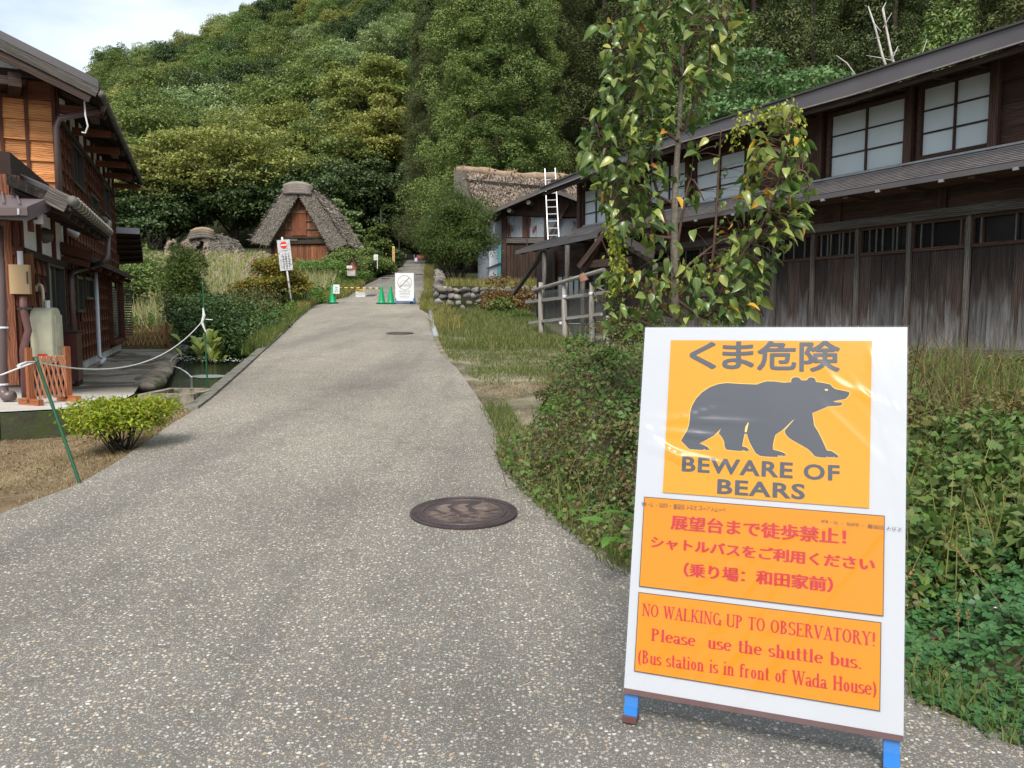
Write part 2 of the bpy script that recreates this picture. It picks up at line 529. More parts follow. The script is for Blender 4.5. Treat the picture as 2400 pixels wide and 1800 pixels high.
M_road = asphalt()
M_soil = soilmat('dry_soil', (.07, .045, .025), (.16, .11, .065), (.26, .20, .12), 1.7)
M_straw = leafmat('dry_grass_blades', [(.16, .10, .05), (.30, .21, .11), (.42, .33, .19), (.22, .14, .07)], .2, .8, 0, 0)
M_forest = soilmat('forest_floor', (.012, .016, .008), (.025, .032, .014), (.04, .05, .02), .3, 3)
M_path = soilmat('gravel_yard', (.09, .085, .06), (.17, .155, .115), (.26, .23, .17), .9)
M_conc = simple('concrete', (.33, .31, .28), .85, 0, .3, 3.0, .4)
M_concp = simple('pale_concrete', (.50, .48, .44), .85, 0, .2, 2.0, .3)
M_mossy = stonemat('mossy_concrete', [(.05, .05, .03), (.06, .06, .035)], .9, 4)
M_kerb = stonemat('kerb_concrete', [(.13, .12, .10), (.17, .16, .14)], .25, 6)
M_rock = stonemat('wall_rock', [(.13, .125, .12), (.20, .18, .15), (.27, .26, .25), (.15, .13, .125), (.24, .19, .15)], .25, 6)
M_pondrock = stonemat('pond_rock', [(.20, .17, .13), (.27, .23, .18), (.23, .19, .15)], .35, 5)
# ---------------------------------------------------------------- lane edges
_le = [(0, 1197), (60, 1172), (190, 1127), (240, 1095), (326, 1042), (400, 990), (477, 944), (564, 868), (640, 800), (694, 749), (735, 716), (765, 705), (814, 696), (830, 684), (863, 664), (892, 649), (907, 640), (928, 633), (944, 622), (952, 609)]
_re = [(2380, 1740), (2111, 1612), (1459, 1329), (1378, 1264), (1258, 1166), (1183, 1085), (1166, 1009), (1139, 955), (1069, 857), (1033, 830), (1017, 794), (1006, 736), (983, 722), (985, 706), (996, 684), (994, 661), (993, 638), (998, 611)]
PL = [GP(*p) for p in _le]; PR = [GP(*p) for p in _re]
PL.sort(key=lambda p: p.y); PR.sort(key=lambda p: p.y)
_ly = [-12, 3.6] + [p.y for p in PL] + [PL[-1].y + 12, PL[-1].y + 40]
_lx = [-16, -9] + [p.x for p in PL] + [PL[-1].x + 2, PL[-1].x + 30]
_ry = [-12, 1.6] + [p.y for p in PR] + [PR[-1].y + 12, PR[-1].y + 40]
_rx = [14, 2.9] + [p.x for p in PR] + [PR[-1].x + 3, PR[-1].x + 36]
def XL(y): return np.interp(y, _ly, _lx)
def XR(y): return np.interp(y, _ry, _rx)
def sst(x): x = np.clip(x, 0, 1); return x * x * (3 - 2 * x)
_vn = np.random.default_rng(5).random((64, 64))
def vnoise(x, y):
    x = np.asarray(x, float); y = np.asarray(y, float)
    xi = np.floor(x).astype(int); yi = np.floor(y).astype(int)
    fx = x - xi; fy = y - yi
    fx = fx * fx * (3 - 2 * fx); fy = fy * fy * (3 - 2 * fy)
    g = lambda a, b: _vn[a % 64, b % 64]
    return (g(xi, yi) * (1 - fx) + g(xi + 1, yi) * fx) * (1 - fy) + (g(xi, yi + 1) * (1 - fx) + g(xi + 1, yi + 1) * fx) * fy - .5

SHORE = [(8.8, -4.0), (9.6, -4.6), (10.8, -5.2), (22.0, -9.75)]
def XS(y): return np.interp(y, [s[0] for s in SHORE], [s[1] for s in SHORE])
def H(x, y):
    x = np.asarray(x, float); y = np.asarray(y, float)
    zr = ZR(y); xl = XL(y); xr = XR(y)
    dl = xl - x; dr = x - xr
    bumps = vnoise(x * 1.3, y * 1.3) * .05 + vnoise(x * .4 + 9, y * .4) * .12
    gl = np.interp(y, [0, 6, 9.5, 22.4, 23.2, 30, 40, 50, 60, 80, 400], [.02, .13, .18, .3, .75, 1.3, 3.0, 4.9, 6.5, 9, 9])
    left = zr - .05 + (gl + bumps - zr) * sst((dl - .15) / np.where(y < 9.5, 1.3, 2.2))
    inp = (y > 8.9) & (y < 22.4) & (dl > .10) & (x > XS(y) - .05)
    left = np.where(inp, -.35, left)
    left = np.where((y > 7.4) & (y < 22.4) & (x < XS(y)) & (y >= 10.4), .22, left)
    left = np.where((y > 8.1) & (y < 10.4) & (x < -4.7), .1, left)
    terr = np.maximum(2.48, zr + .75)
    right = zr - .03 + bumps * sst(dr / .6) + .06 * sst((dr - .4) / 2)
    right = np.where((y > 26.7) & (dr > .85), terr + bumps, right)
    h = np.where(dl > 0, left, np.where(dr > 0, right, zr - .05))
    q = x / np.maximum(y, 1)
    slope = np.interp(q, [-.62, -.54, -.4, -.27, 0], [.28, .36, .395, .49, .62])
    y0 = np.interp(x, [-60, -14, -6, 2], [74, 84, 80, 44])
    hill = slope * np.maximum(0, y - y0)
    hill = hill + bumps * 6 * sst((y - 90) / 20)
    h = h + hill * np.where((dl < 0) & (dr < 0) & (y < 80), 0, 1)
    return h

def grid_axis(*segs):
    out = []
    for a, b, st in segs: out += list(np.arange(a, b, st))
    out.append(segs[-1][1])
    return np.array(out)
gx = grid_axis((-400, -60, 17), (-60, -16, 2), (-16, 8, .25), (8, 20, 1), (20, 60, 5), (60, 400, 20))
gy = grid_axis((-40, -4, 3), (-4, 34, .25), (34, 60, .8), (60, 120, 2.5), (120, 420, 12))
GX, GY = np.meshgrid(gx, gy)
GZ = H(GX, GY)
V = np.stack([GX.ravel(), GY.ravel(), GZ.ravel()], 1)
nx, ny = len(gx), len(gy)
I, J = np.meshgrid(np.arange(nx - 1), np.arange(ny - 1))
a0 = (J * nx + I).ravel()
F = np.stack([a0, a0 + 1, a0 + nx + 1, a0 + nx], 1)
def terrain_mat():
    m, nt, b, out = newmat('ground_cover')
    geo = N(nt, 'NewGeometry'); P = geo.outputs['Position']
    s = N(nt, 'SeparateXYZ'); L_(nt, P, s.inputs[0])
    n = mathn(nt, 'ADD', mathn(nt, 'MULTIPLY', noise(nt, P, 1.6, 5, .6), .6), mathn(nt, 'MULTIPLY', noise(nt, P, 55, 3, .7), .4))
    dry = ramp(nt, n, [(.36, (.075, .05, .028)), (.5, (.17, .125, .075)), (.66, (.29, .23, .14))])
    yard = ramp(nt, n, [(.38, (.06, .06, .035)), (.5, (.16, .14, .095)), (.62, (.30, .26, .19))])
    wood_ = ramp(nt, n, [(.36, (.012, .015, .007)), (.5, (.03, .034, .014)), (.66, (.055, .055, .025))])
    side = ramp(nt, mathn(nt, 'ADD', s.outputs['X'], 2.5), [(0, 0), (1, 1)])
    c = mixc(nt, side, dry, yard)
    mr = N(nt, 'MapRange'); mr.inputs['From Min'].default_value = 22; mr.inputs['From Max'].default_value = 25
    L_(nt, s.outputs['Y'], mr.inputs['Value'])
    c = mixc(nt, mr.outputs[0], c, wood_)
    L_(nt, c, b.inputs['Base Color']); b.inputs['Roughness'].default_value = .95; b.inputs['Specular IOR Level'].default_value = .1
    bump(nt, n, .7, .02, b)
    return m
ter = np_mesh('ground', V, F, terrain_mat(), smooth=True)
tag(ter, kind='structure')

# the lane
ys = np.concatenate([np.arange(-12, 3.5, 1.5), np.arange(3.5, 34, .3), np.arange(34, 84, .8), [110.]])
cols = 14
rv = []
for y in ys:
    l, r = float(XL(y)), float(XR(y))
    for k in range(cols + 1):
        t = k / cols
        x = l + (r - l) * t
        e = .012 * (float(vnoise(x * 2 + 3, y * 2)))
        rv.append((x, y, float(ZR(y)) + e - .02 * (abs(t - .5) * 2) ** 4))
rv = np.array(rv)
I, J = np.meshgrid(np.arange(cols), np.arange(len(ys) - 1)); a0 = (J * (cols + 1) + I).ravel()
rf = np.stack([a0, a0 + 1, a0 + cols + 2, a0 + cols + 1], 1)
road = np_mesh('road', rv, rf, M_road, smooth=True); tag(road, kind='structure')

# raised concrete kerb of the lane above the pond, and the worn apron on the right edge
k = MB()
yy = np.arange(8.4, 33, .6)
for y0, y1 in zip(yy[:-1], yy[1:]):
    P = []
    for y in (y0, y1):
        x = float(XL(y)); z = float(ZR(y))
        P += [Vector((x - .16, y, z - .02 + .015 * rnd.random())), Vector((x + .02, y, z + .012)), Vector((x + .04, y, z - .3)), Vector((x - .24, y, max(-.4, z - 1.7)))]
    k.hexa([P[3], P[2], P[1], P[0], P[7], P[6], P[5], P[4]])
o = k.build('kerb_wall', M_kerb); tag(o, kind='structure')

# pond water
def watermat():
    m, nt, b, out = newmat('pond_water')
    geo = N(nt, 'NewGeometry')
    mp = N(nt, 'Mapping'); mp.inputs['Scale'].default_value = (1.0, 2.2, 1); L_(nt, geo.outputs['Position'], mp.inputs['Vector'])
    n = noise(nt, mp.outputs[0], 2.2, 4, .6, .6); f = noise(nt, mp.outputs[0], 9, 3, .6)
    b.inputs['Base Color'].default_value = (.030, .038, .018, 1); b.inputs['Roughness'].default_value = .04
    b.inputs['IOR'].default_value = 1.33; b.inputs['Specular IOR Level'].default_value = .6
    bump(nt, mathn(nt, 'ADD', n, mathn(nt, 'MULTIPLY', f, .35)), .28, .08, b)
    return m
w = MB()
w.poly([(-4.0, 8.7, .25), (float(XL(8.7)) - .1, 8.7, .25)] + [(float(XL(y)) - .1, y, .25) for y in (9.5, 10.3, 12, 14, 16, 18, 20, 22.6)] + [(-10.3, 22.6, .25), (-5.6, 10.8, .25), (-4.9, 9.6, .25)])
water = w.build('pond_water', watermat()); tag(water, kind='structure')

# concrete yard in front of the left house and its mossy front face
pad = MB()
padpts = [(-12, 6.2), (-5.2, 7.75), (-4.35, 8.25), (-4.75, 9.6), (-5.3, 10.9), (-9.75, 21.9), (-16, 21.9), (-16, 6.2)]
pad.poly([(x, y, .42 + max(0, (y - 9)) * .008) for x, y in padpts])
for (x0, y0), (x1, y1) in zip(padpts[:3], padpts[1:4]):
    pad.poly([(x0, y0, -.1), (x1, y1, -.1), (x1, y1, .34), (x0, y0, .34)])
def padmat():
    m, nt, b, out = newmat('yard_concrete')
    geo = N(nt, 'NewGeometry'); P = geo.outputs['Position']
    s = N(nt, 'SeparateXYZ'); L_(nt, P, s.inputs[0])
    n = noise(nt, P, 1.1, 6, .65); f = noise(nt, P, 40, 3, .6)
    pale = ramp(nt, mathn(nt, 'ADD', mathn(nt, 'MULTIPLY', n, .5), mathn(nt, 'MULTIPLY', f, .5)), [(.35, (.30, .27, .24)), (.6, (.50, .47, .43))])
    aggr = ramp(nt, mathn(nt, 'ADD', mathn(nt, 'MULTIPLY', n, .5), mathn(nt, 'MULTIPLY', f, .5)), [(.35, (.12, .10, .08)), (.62, (.33, .28, .22))])
    mr = N(nt, 'MapRange'); mr.inputs['From Min'].default_value = 9.3; mr.inputs['From Max'].default_value = 9.9; L_(nt, s.outputs['Y'], mr.inputs['Value'])
    c = mixc(nt, mr.outputs[0], pale, aggr)
    ws = noise(nt, P, .8, 4, .6, 1.0)
    c = mixc(nt, mathn(nt, 'MULTIPLY', ramp(nt, ws, [(.50, 0), (.56, .85)]), mr.outputs[0]), c, (.045, .035, .018))
    L_(nt, c, b.inputs['Base Color']); b.inputs['Roughness'].default_value = .8
    bump(nt, f, .4, .01, b)
    return m
o = pad.build('yard_pavement', padmat()); tag(o, kind='structure')
lip = MB()
for (x0, y0), (x1, y1) in zip(padpts[:3], padpts[1:4]):
    d = Vector((x1 - x0, y1 - y0, 0)).normalized(); nrm = Vector((d.y, -d.x, 0)) * .03
    lip.hexa([Vector((x0, y0, -.1)) + nrm, Vector((x0, y0, -.1)) - nrm * 4, Vector((x0, y0, .405)) - nrm * 4, Vector((x0, y0, .405)) + nrm,
              Vector((x1, y1, -.1)) + nrm, Vector((x1, y1, -.1)) - nrm * 4, Vector((x1, y1, .405)) - nrm * 4, Vector((x1, y1, .405)) + nrm])
o = lip.build('retaining_wall', M_mossy); tag(o, 'low mossy concrete wall at the edge of the pale yard', 'wall')

# ---------------------------------------------------------------- rocks
def rockmesh(name, seed, sx, sy, sz, mat, sub=2, rough=.16):
    import bmesh
    bm = bmesh.new(); bmesh.ops.create_icosphere(bm, subdivisions=sub, radius=1)
    r = random.Random(seed)
    offs = [(Vector((r.gauss(0, 1), r.gauss(0, 1), r.gauss(0, 1))).normalized(), r.uniform(.62, .9)) for _ in range(11)]
    for v in bm.verts:
        p = v.co.copy()
        for dn, lim in offs:
            t = p.dot(dn)
            if t > lim: p -= dn * (t - lim) * .95
        p *= 1 + r.uniform(-rough, rough) * .25
        v.co = Vector((p.x * sx, p.y * sy, p.z * sz))
    me = bpy.data.meshes.new(name); bm.to_mesh(me); bm.free()
    me.polygons.foreach_set('use_smooth', [True] * len(me.polygons))
    me.materials.append(mat)
    return me
ROCKS = [rockmesh('stone', 100 + i, 1, .8, rnd.uniform(.75, 1.05), M_rock, 2, .5) for i in range(10)]
def put_rock(name, me, loc, sc, rot, parent):
    o = bpy.data.objects.new(name, me); C.objects.link(o)
    o.scale = sc; o.rotation_euler = rot
    o.location = loc
    return attach(o, parent)
# stone wall below the barn, front face and the run along the lane
sw = thing('stone_wall', 'dry stone retaining wall of rounded boulders below the barn terrace', 'wall', (-1, 26.5, 1.7))
core = MB()
core.hexa([(-2.55, 26.9, 1.2), (4.2, 26.9, 1.2), (4.2, 27.3, 1.2), (-2.55, 27.3, 1.2), (-2.55, 26.9, 2.4), (4.2, 26.9, 2.4), (4.2, 27.3, 2.4), (-2.55, 27.3, 2.4)])
core.build('core', simple('wall_earth', (.03, .028, .02), .95), sw)
x = -2.75
row = 0
z = 1.38
while z < 2.42:
    x = -2.75 + rnd.uniform(0, .15)
    hgt = rnd.uniform(.18, .28)
    while x < 4.0:
        wd = rnd.uniform(.18, .44)
        put_rock('stone', ROCKS[rnd.randrange(10)], (x + wd / 2, 26.72 + rnd.uniform(-.04, .05), z + hgt / 2 + rnd.uniform(-.03, .03)),
                 (wd * .62, .28, hgt * .72), (rnd.uniform(-.5, .5), rnd.uniform(-.6, .6), rnd.uniform(-.5, .5)), sw)
        x += wd * .97
    z += hgt * .92
sw2 = thing('stone_wall', 'rough stone wall climbing beside the right edge of the lane', 'wall', (-2.7, 30, 2.2))
y = 27.2
while y < 46:
    zb = float(ZR(y))
    for kk in range(3):
        s = rnd.uniform(.16, .3)
        put_rock('stone', ROCKS[rnd.randrange(10)], (float(XR(y)) + .80 + rnd.uniform(-.05, .05), y + rnd.uniform(-.1, .1), zb + .12 + kk * .3),
                 (s, s * 1.3, s * .8), (rnd.uniform(-.4, .4), rnd.uniform(-.3, .3), rnd.uniform(0, 3)), sw2)
    y += .42
# stone edging of the pond
pe = thing('pond_edging', 'row of long worn stones edging the pond beside the yard', 'edging', (-7.3, 16, .4))
PR_ = [rockmesh('edging_stone', 200 + i, 1, .8, .8, M_pondrock, 2) for i in range(4)]
y = 10.9
while y < 21.6:
    l = rnd.uniform(.45, .8)
    x = float(XS(y + l / 2)) + .04
    put_rock('stone', PR_[rnd.randrange(4)], (x, y + l / 2, .40 + rnd.uniform(-.02, .02)), (l * .60, .34, .17), (0, rnd.uniform(-.06, .06), math.atan2(.926, -.378) + rnd.uniform(-.08, .08)), pe)
    y += l * .86
for i in range(9):
    x = -9.6 + i * .62
    put_rock('stone', ROCKS[i % 8], (x, 22.55 + rnd.uniform(-.1, .1), .42), (.36, .3, .26), (rnd.random(), rnd.random() * .4, rnd.random() * 3), pe)

# ---------------------------------------------------------------- materials for houses
M_brown = wood('brown_boards', (.055, .018, .010), (.15, .052, .026), (.26, .10, .055), grain=50, objvar=.18)
M_batten = wood('brown_battens', (.035, .011, .006), (.08, .026, .012), (.13, .045, .02), grain=50, objvar=.15)
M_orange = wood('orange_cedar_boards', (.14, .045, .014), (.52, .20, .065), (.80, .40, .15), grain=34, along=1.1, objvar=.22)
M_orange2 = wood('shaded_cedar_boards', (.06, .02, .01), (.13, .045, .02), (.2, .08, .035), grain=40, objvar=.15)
M_grey = wood('weathered_grey_wood', (.028, .024, .021), (.09, .078, .067), (.19, .17, .15), grain=60, objvar=.2)
M_dark = wood('dark_old_wood', (.012, .008, .006), (.04, .024, .017), (.085, .055, .04), grain=60, objvar=.25)
M_amado = wood('weathered_shutter_boards', (.010, .008, .007), (.030, .021, .018), (.080, .048, .038), grain=70, objvar=.45, wear=(-.5, .85), wearcol=(.36, .355, .35))
M_reddark = wood('red_brown_old_boards', (.018, .010, .008), (.052, .026, .018), (.11, .055, .036), grain=60, objvar=.3)
M_hut = wood('hut_cedar_boards', (.03, .010, .005), (.17, .06, .026), (.36, .15, .065), grain=26, along=.8, objvar=.38)
M_plaster = simple('white_plaster', (.86, .86, .85), .8, 0, .06, 2)
M_purple = simple('purple_brown_metal_roof', (.15, .118, .125), .38, .0, .12, 1.0, 0, .5)
M_fascia = simple('dark_metal_fascia', (.085, .075, .078), .4, .0, .15, 1.2, 0, .5)
M_ribroof = simple('dark_ribbed_metal', (.06, .052, .052), .45, .0, .2, 3)
M_bark = thatchmat('bark_shingle_edge', (.012, .010, .009), (.035, .03, .028), (.09, .08, .075))
M_gutter = simple('bark_covered_gutter', (.12, .11, .095), .8, 0, .35, 14, .5)
M_pipe = simple('brown_downpipe', (.115, .08, .075), .35, 0, .1, 2)
M_pipew = simple('white_pipe', (.62, .63, .66), .4, 0, .05, 2)
M_glass = simple('dark_window_glass', (.012, .014, .015), .06, 0, .1, 1, 0, .8)
M_green = simple('green_grey_curtain', (.20, .25, .21), .5, 0, .2, 3)
M_frame = simple('bronze_frame', (.04, .035, .03), .4)
M_paper = simple('shoji_paper', (.50, .56, .58), .6, 0, .09, .9)
M_white = simple('white_paint', (.64, .64, .62), .5, 0, .04, 2)
M_straw_l = simple('pale_tie', (.40, .37, .28), .7)

# ---------------------------------------------------------------- left house
LN = Vector((-5.83, 9.2, .42)); LD = Vector((-.378, .926, .013)); LV = Vector((.926, .378, 0))
def LH(s, v, z): return LN + LD * s + LV * v + Vector((0, 0, z))
def LHp(px, py, v=0.0):
    r = ray(px, py); r = r / r.y
    A = LN + LV * v
    # A + LD*s + z*k = (0,0,CAMZ) + r*t  (x,y)
    # x: A.x + LD.x s = r.x t ; y: A.y + LD.y s = t
    s = (r.x * A.y - A.x) / (LD.x - r.x * LD.y)
    t = A.y + LD.y * s
    return s, CAMZ + r.z * t - A.z - LD.z * s
def LFp(px, py, s=0.0):
    """on the front-facing plane at depth s: returns v,z"""
    r = ray(px, py); r = r / r.y
    A = LN + LD * s
    v = (r.x * A.y - A.x) / (LV.x - r.x * LV.y)
    t = A.y + LV.y * v
    return v, CAMZ + r.z * t - A.z
house = thing('wooden_house', 'two storey brown boarded house with orange gable beside the pond', 'house', LH(3, -3, 0))
su = LHp(139, 420)[0]; se = 12.4; sue = LHp(262, 450)[0] + .3
zup = 4.62      # top of upper wall
def sbox(m, s0, s1, v0, v1, z0, z1):
    m.hexa([LH(s0, v0, z0), LH(s0, v1, z0), LH(s0, v1, z1), LH(s0, v0, z1), LH(s1, v0, z0), LH(s1, v1, z0), LH(s1, v1, z1), LH(s1, v0, z1)])
    return m
body = MB(); sbox(body, .05, se - .05, -7, -.06, 0, 2.9); sbox(body, su + .05, sue - .05, -7, -.06, 2.7, zup)
body.build('wall_core', simple('house_core', (.03, .014, .009), .9), house)
fd = MB(); sbox(fd, 0, se, -7.0, 0.0, -.02, .13); fd.build('foundation', M_concp, house)
# side wall boards (each board an object) between z0,z1, with holes left for windows
zplate0 = LHp(110, 560)[1]
sband_n = LHp(139, 285)[1]; sband_f = LHp(259, 443)[1]
z_l0 = .15; z_l1 = 1.74
zb_u0, zb_u1 = 2.5, (sband_n + sband_f) / 2 - .04
wins = []   # s0,s1,z0,z1
def addwin(a, b, kind, v=0.0):
    s0, za = LHp(*a); s1, zb = LHp(*b)
    wins.append((s0, s1, min(za, zb), max(za, zb), kind))
sA, zA = LHp(103, 612); sB, _ = LHp(143, 640); wins.append((sA, sB, .22, zA, 'door'))
sA, zA = LHp(172, 640); sB, zB = LHp(191, 732); wins.append((sA, sB, zB, LHp(172, 645)[1], 'window'))
sA, zA = LHp(194, 648); sB, zB = LHp(215, 703); wins.append((sA, sB, zB, zA, 'window'))
sA, zA = LHp(249, 655); sB, zB = LHp(283, 812); wins.append((sA, min(sB, se - .2), .35, LHp(249, 662)[1], 'shutter'))
uw = []
for (a, b, zt, zl) in (((163, 329), (192, 452), None, None), ((207, 449), (227, 507), None, None), ((237, 424), (255, 514), None, None)):
    s0 = LHp(a[0], a[1])[0]; s1 = LHp(b[0], b[1])[0]
    z1 = LHp(a[0], a[1])[1]; z0 = LHp(b[0], b[1])[1]
    uw.append((s0, s1, z0, z1, 'window'))
def boards(s0, s1, z0, z1, holes, dz, mat, v=0.0, side=True, tilt=.012):
    n = max(1, round((z1 - z0) / dz)); dz = (z1 - z0) / n
    for i in range(n):
        za = z0 + i * dz; zb = za + dz
        cuts = [(h[0], h[1]) for h in holes if h[2] < zb - .03 and h[3] > za + .03]
        cur = s0
        for c0, c1 in sorted(cuts) + [(s1, s1)]:
            c0 = max(c0, s0); c1 = min(c1, s1)
            if c0 - cur > .08:
                zc = (za + zb) / 2
                piece('board', LH(cur, v - .005, zc), LH(c0, v - .005, zc), dz * 1.04, .022, mat, house, up=LV + Vector((0, 0, .17)))
            cur = max(cur, c1)
def battens(s0, s1, z0, z1, holes, ds, mat, v=0.02):
    n = round((s1 - s0) / ds)
    for i in range(n + 1):
        s = s0 + (s1 - s0) * i / n
        cur = z0
        for h in sorted([h for h in holes if h[0] < s < h[1]], key=lambda h: h[2]) + [(0, 0, z1, z1)]:
            if h[2] - cur > .1: piece('batten', LH(s, v, cur), LH(s, v, min(h[2], z1)), .035, .03, mat, house, up=LV)
            cur = max(cur, h[3])
boards(0, se, z_l0, z_l1, wins, .235, M_brown)
battens(0.02, se, z_l0, z_l1, wins, .40, M_batten, .022)
boards(su, sue, zb_u0, zb_u1, uw, .24, M_brown)
battens(su + .05, sue, zb_u0, zb_u1, uw, .40, M_batten, .022)
# strip between the storeys on the far half
s_mid = LHp(150, 520)[0]
boards(s_mid, se, z_l1, zb_u0, [], .23, M_brown); battens(s_mid, se, z_l1, zb_u0, [], .40, M_batten, .022)
# plaster strips with posts
pl = MB(); sbox(pl, 0.02, s_mid, -.05, -.012, z_l1, 2.62); pl.build('plaster', M_plaster, house)
pl = MB(); sbox(pl, su, sue, -.05, -.012, zb_u1, zup); pl.build('plaster', M_plaster, house)
for s in np.linspace(0.03, s_mid, 4): piece('post', LH(s, .01, z_l1), LH(s, .01, 2.62), .10, .05, M_batten, house, up=LV)
for i, s in enumerate(np.linspace(su + .05, sue, 9)): piece('post', LH(s, .01, zb_u1), LH(s, .01, zup), .11, .05, M_batten, house, up=LV)
for (a, b, z) in ((0, s_mid, z_l1), (su, sue, zb_u1)):
    piece('beam', LH(a, .03, z), LH(b, .03, z), .06, .09, M_dark, house)
# windows
def window(s0, s1, z0, z1, kind, v=0.0):
    f = MB()
    t = .05
    for (a, b, c, d) in ((s0, s1, z0, z0 + t), (s0, s1, z1 - t, z1), (s0, s0 + t, z0 + t, z1 - t), (s1 - t, s1, z0 + t, z1 - t)):
        sbox(f, a, b, v - .04, v + .05, c, d)
    w = f.build('window' if kind != 'door' else 'glass_door', M_frame, house)
    g = MB(); sbox(g, s0 + t, s1 - t, v - .05, v - .03, z0 + t, z1 - t); g.build('pane', M_glass, w)
    m = MB(); sm = (s0 + s1) / 2
    sbox(m, s0 + t + .02, s0 + (s1 - s0) * .42, v - .025, v - .015, z0 + t, z1 - t); m.build('curtain', M_green, w)
    m = MB(); sbox(m, sm - .02, sm + .03, v - .02, v + .02, z0 + t, z1 - t); m.build('mullion', M_frame, w)
    return w
for wdw in wins[:3] + uw: window(*wdw)
# shutter bay at the far end
s0, s1, z0, z1, _ = wins[3]
bay = MB(); sbox(bay, s0 - .1, s0, 0, .12, z0 - .05, z1 + .08); sbox(bay, s1, s1 + .08, 0, .12, z0 - .05, z1 + .08); sbox(bay, s0 - .1, s1 + .08, 0, .14, z1 + .08, z1 + .14); sbox(bay, s0 - .1, s1 + .08, 0, .16, z0 - .12, z0 - .05)
b1 = bay.build('shutter_bay', M_batten, house)
for k in range(3):
    a = s0 + (s1 - s0) * k / 3
    m = MB(); sbox(m, a + .01, a + (s1 - s0) / 3 - .01, -.02 + .02 * k, .0 + .02 * k, z0, z1 + .05); m.build('shutter', M_glass if k else M_frame, b1)
for k in range(20):
    z = z0 + (z1 - z0) * k / 20
    m = MB(); sbox(m, s1 + .10, s1 + .16, .0, .30, z, z + .045); m.build('slat', M_grey, b1)
# front walls ---------------------------------------------------
def fboards(s, v0, v1, z0, z1, dz, mat, top=None):
    n = max(1, round((z1 - z0) / dz)); dz = (z1 - z0) / n
    for i in range(n):
        zc = z0 + (i + .5) * dz
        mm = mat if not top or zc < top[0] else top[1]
        piece('board', LH(s - .005, v0, zc), LH(s - .005, v1, zc), dz * 1.02, .03, mm, house, up=-LD + Vector((0, 0, .12)))
def fbattens(s, vs, z0, z1, mat, w=.04):
    for v in vs: piece('batten', LH(s - .03, v, z0), LH(s - .03, v, z1), w, .03, mat, house, up=-LD)
zg0 = LFp(70, 425, su)[1] - .3; zg1 = LFp(70, 185, su)[1]
vb1 = LFp(64, 300, su)[0]; vb2 = LFp(4, 300, su)[0]
ztop = LFp(70, 245, su)[1]
dbv = vb1 - vb2
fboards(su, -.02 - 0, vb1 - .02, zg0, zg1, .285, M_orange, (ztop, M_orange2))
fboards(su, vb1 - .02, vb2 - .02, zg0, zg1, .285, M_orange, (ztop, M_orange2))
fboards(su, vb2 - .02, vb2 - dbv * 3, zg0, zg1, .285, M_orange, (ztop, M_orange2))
fbattens(su, [-.03, vb1, vb2, vb2 - dbv, vb2 - 2 * dbv], zg0, zg1, M_batten, .05)
piece('beam', LH(su - .05, .05, zg1 + .04), LH(su - .05, -6, zg1 + .04), .12, .12, M_dark, house)
gp = MB()
gp.poly([LH(su - .01, -.3, zg1 + .1), LH(su - .01, -6, zg1 + .1), LH(su - .01, -6, zg1 + 2.2), LH(su - .01, -3.4, zg1 + 1.3)]); gp.build('gable_plaster', M_plaster, house)
hood = MB(); v0, z0 = LFp(43, 190, su - .4); sbox(hood, su - .55, su, v0 - 2.5, v0, z0 - .10, z0 + .03); hood.build('window_hood', M_dark, house)
# lower front
fboards(0, -.05, -1.5, z_l0, z_l1, .27, M_brown)
fbattens(0, [-.03, -.35, -.7], z_l0, z_l1, M_batten)
gp = MB(); gp.poly([LH(-.012, 0, z_l1), LH(-.012, -4, z_l1), LH(-.012, -4, 2.62), LH(-.012, 0, 2.62)]); gp.build('plaster', M_plaster, house)
for v in (-.03, -.40, -.78, -1.2): piece('post', LH(-.03, v, z_l1), LH(-.03, v, 2.62), .08, .04, M_batten, house, up=-LD)
piece('beam', LH(-.04, .04, z_l1), LH(-.04, -4, z_l1), .07, .10, M_batten, house)
v0, _ = LFp(33, 800, -.05)
for k in range(6):
    piece('board', LH(-.05, v0 - .02 - .11 * k, .16), LH(-.05, v0 - .02 - .11 * k, 2.62), .105, .05, M_brown, house, up=-LD)
m = MB(); sbox(m, -.06, -.02, -4, -.0, .13, .27); m.build('sill_board', M_frame, house)
# roofs ---------------------------------------------------------
def eave_pt(px, py, v):
    s, z = LHp(px, py, v); return LH(s, v, z), s, z
vE = .67
En, sn, zn = eave_pt(232, 205, vE); Ef, sf, zf = eave_pt(330, 420, vE)
sl = math.tan(R(24))
up_roof = MB()
rise = 4.6
def rp(s, v, dz=0):
    t = (s - sn) / (sf - sn)
    return LH(s, v, zn + (zf - zn) * t + (vE - v) * sl + dz)
up_roof.hexa([rp(sn, vE, -.16), rp(sn, vE, 0), rp(sn, vE - rise, 0), rp(sn, vE - rise, -.16), rp(sf, vE, -.16), rp(sf, vE, 0), rp(sf, vE - rise, 0), rp(sf, vE - rise, -.16)])
up_roof.build('roof', M_bark, house)
rk = MB()   # rake boards and metal verge
rk.hexa([rp(sn - .06, vE, -.02), rp(sn - .06, vE, .10), rp(sn + .12, vE, .10), rp(sn + .12, vE, -.02), rp(sn - .06, vE - rise, -.02), rp(sn - .06, vE - rise, .10), rp(sn + .12, vE - rise, .10), rp(sn + .12, vE - rise, -.02)])
rk.build('verge_flashing', M_fascia, house)
for q in range(2):
    a = rp(sn - .045 + .03 * q, vE - .02 - .1 * q, -.10 - .13 * q); b = rp(sn - .045 + .03 * q, vE - rise, -.10 - .13 * q)
    piece('bargeboard', a, b, .04, .13, M_dark if q else M_grey, house)
m = MB()
pts = [rp(sn + (sf - sn) * t, vE + .03, -.09) for t in np.linspace(-.005, 1, 14)]
m.tube(pts, .052, 8); m.build('gutter', M_gutter, house, smooth=True)
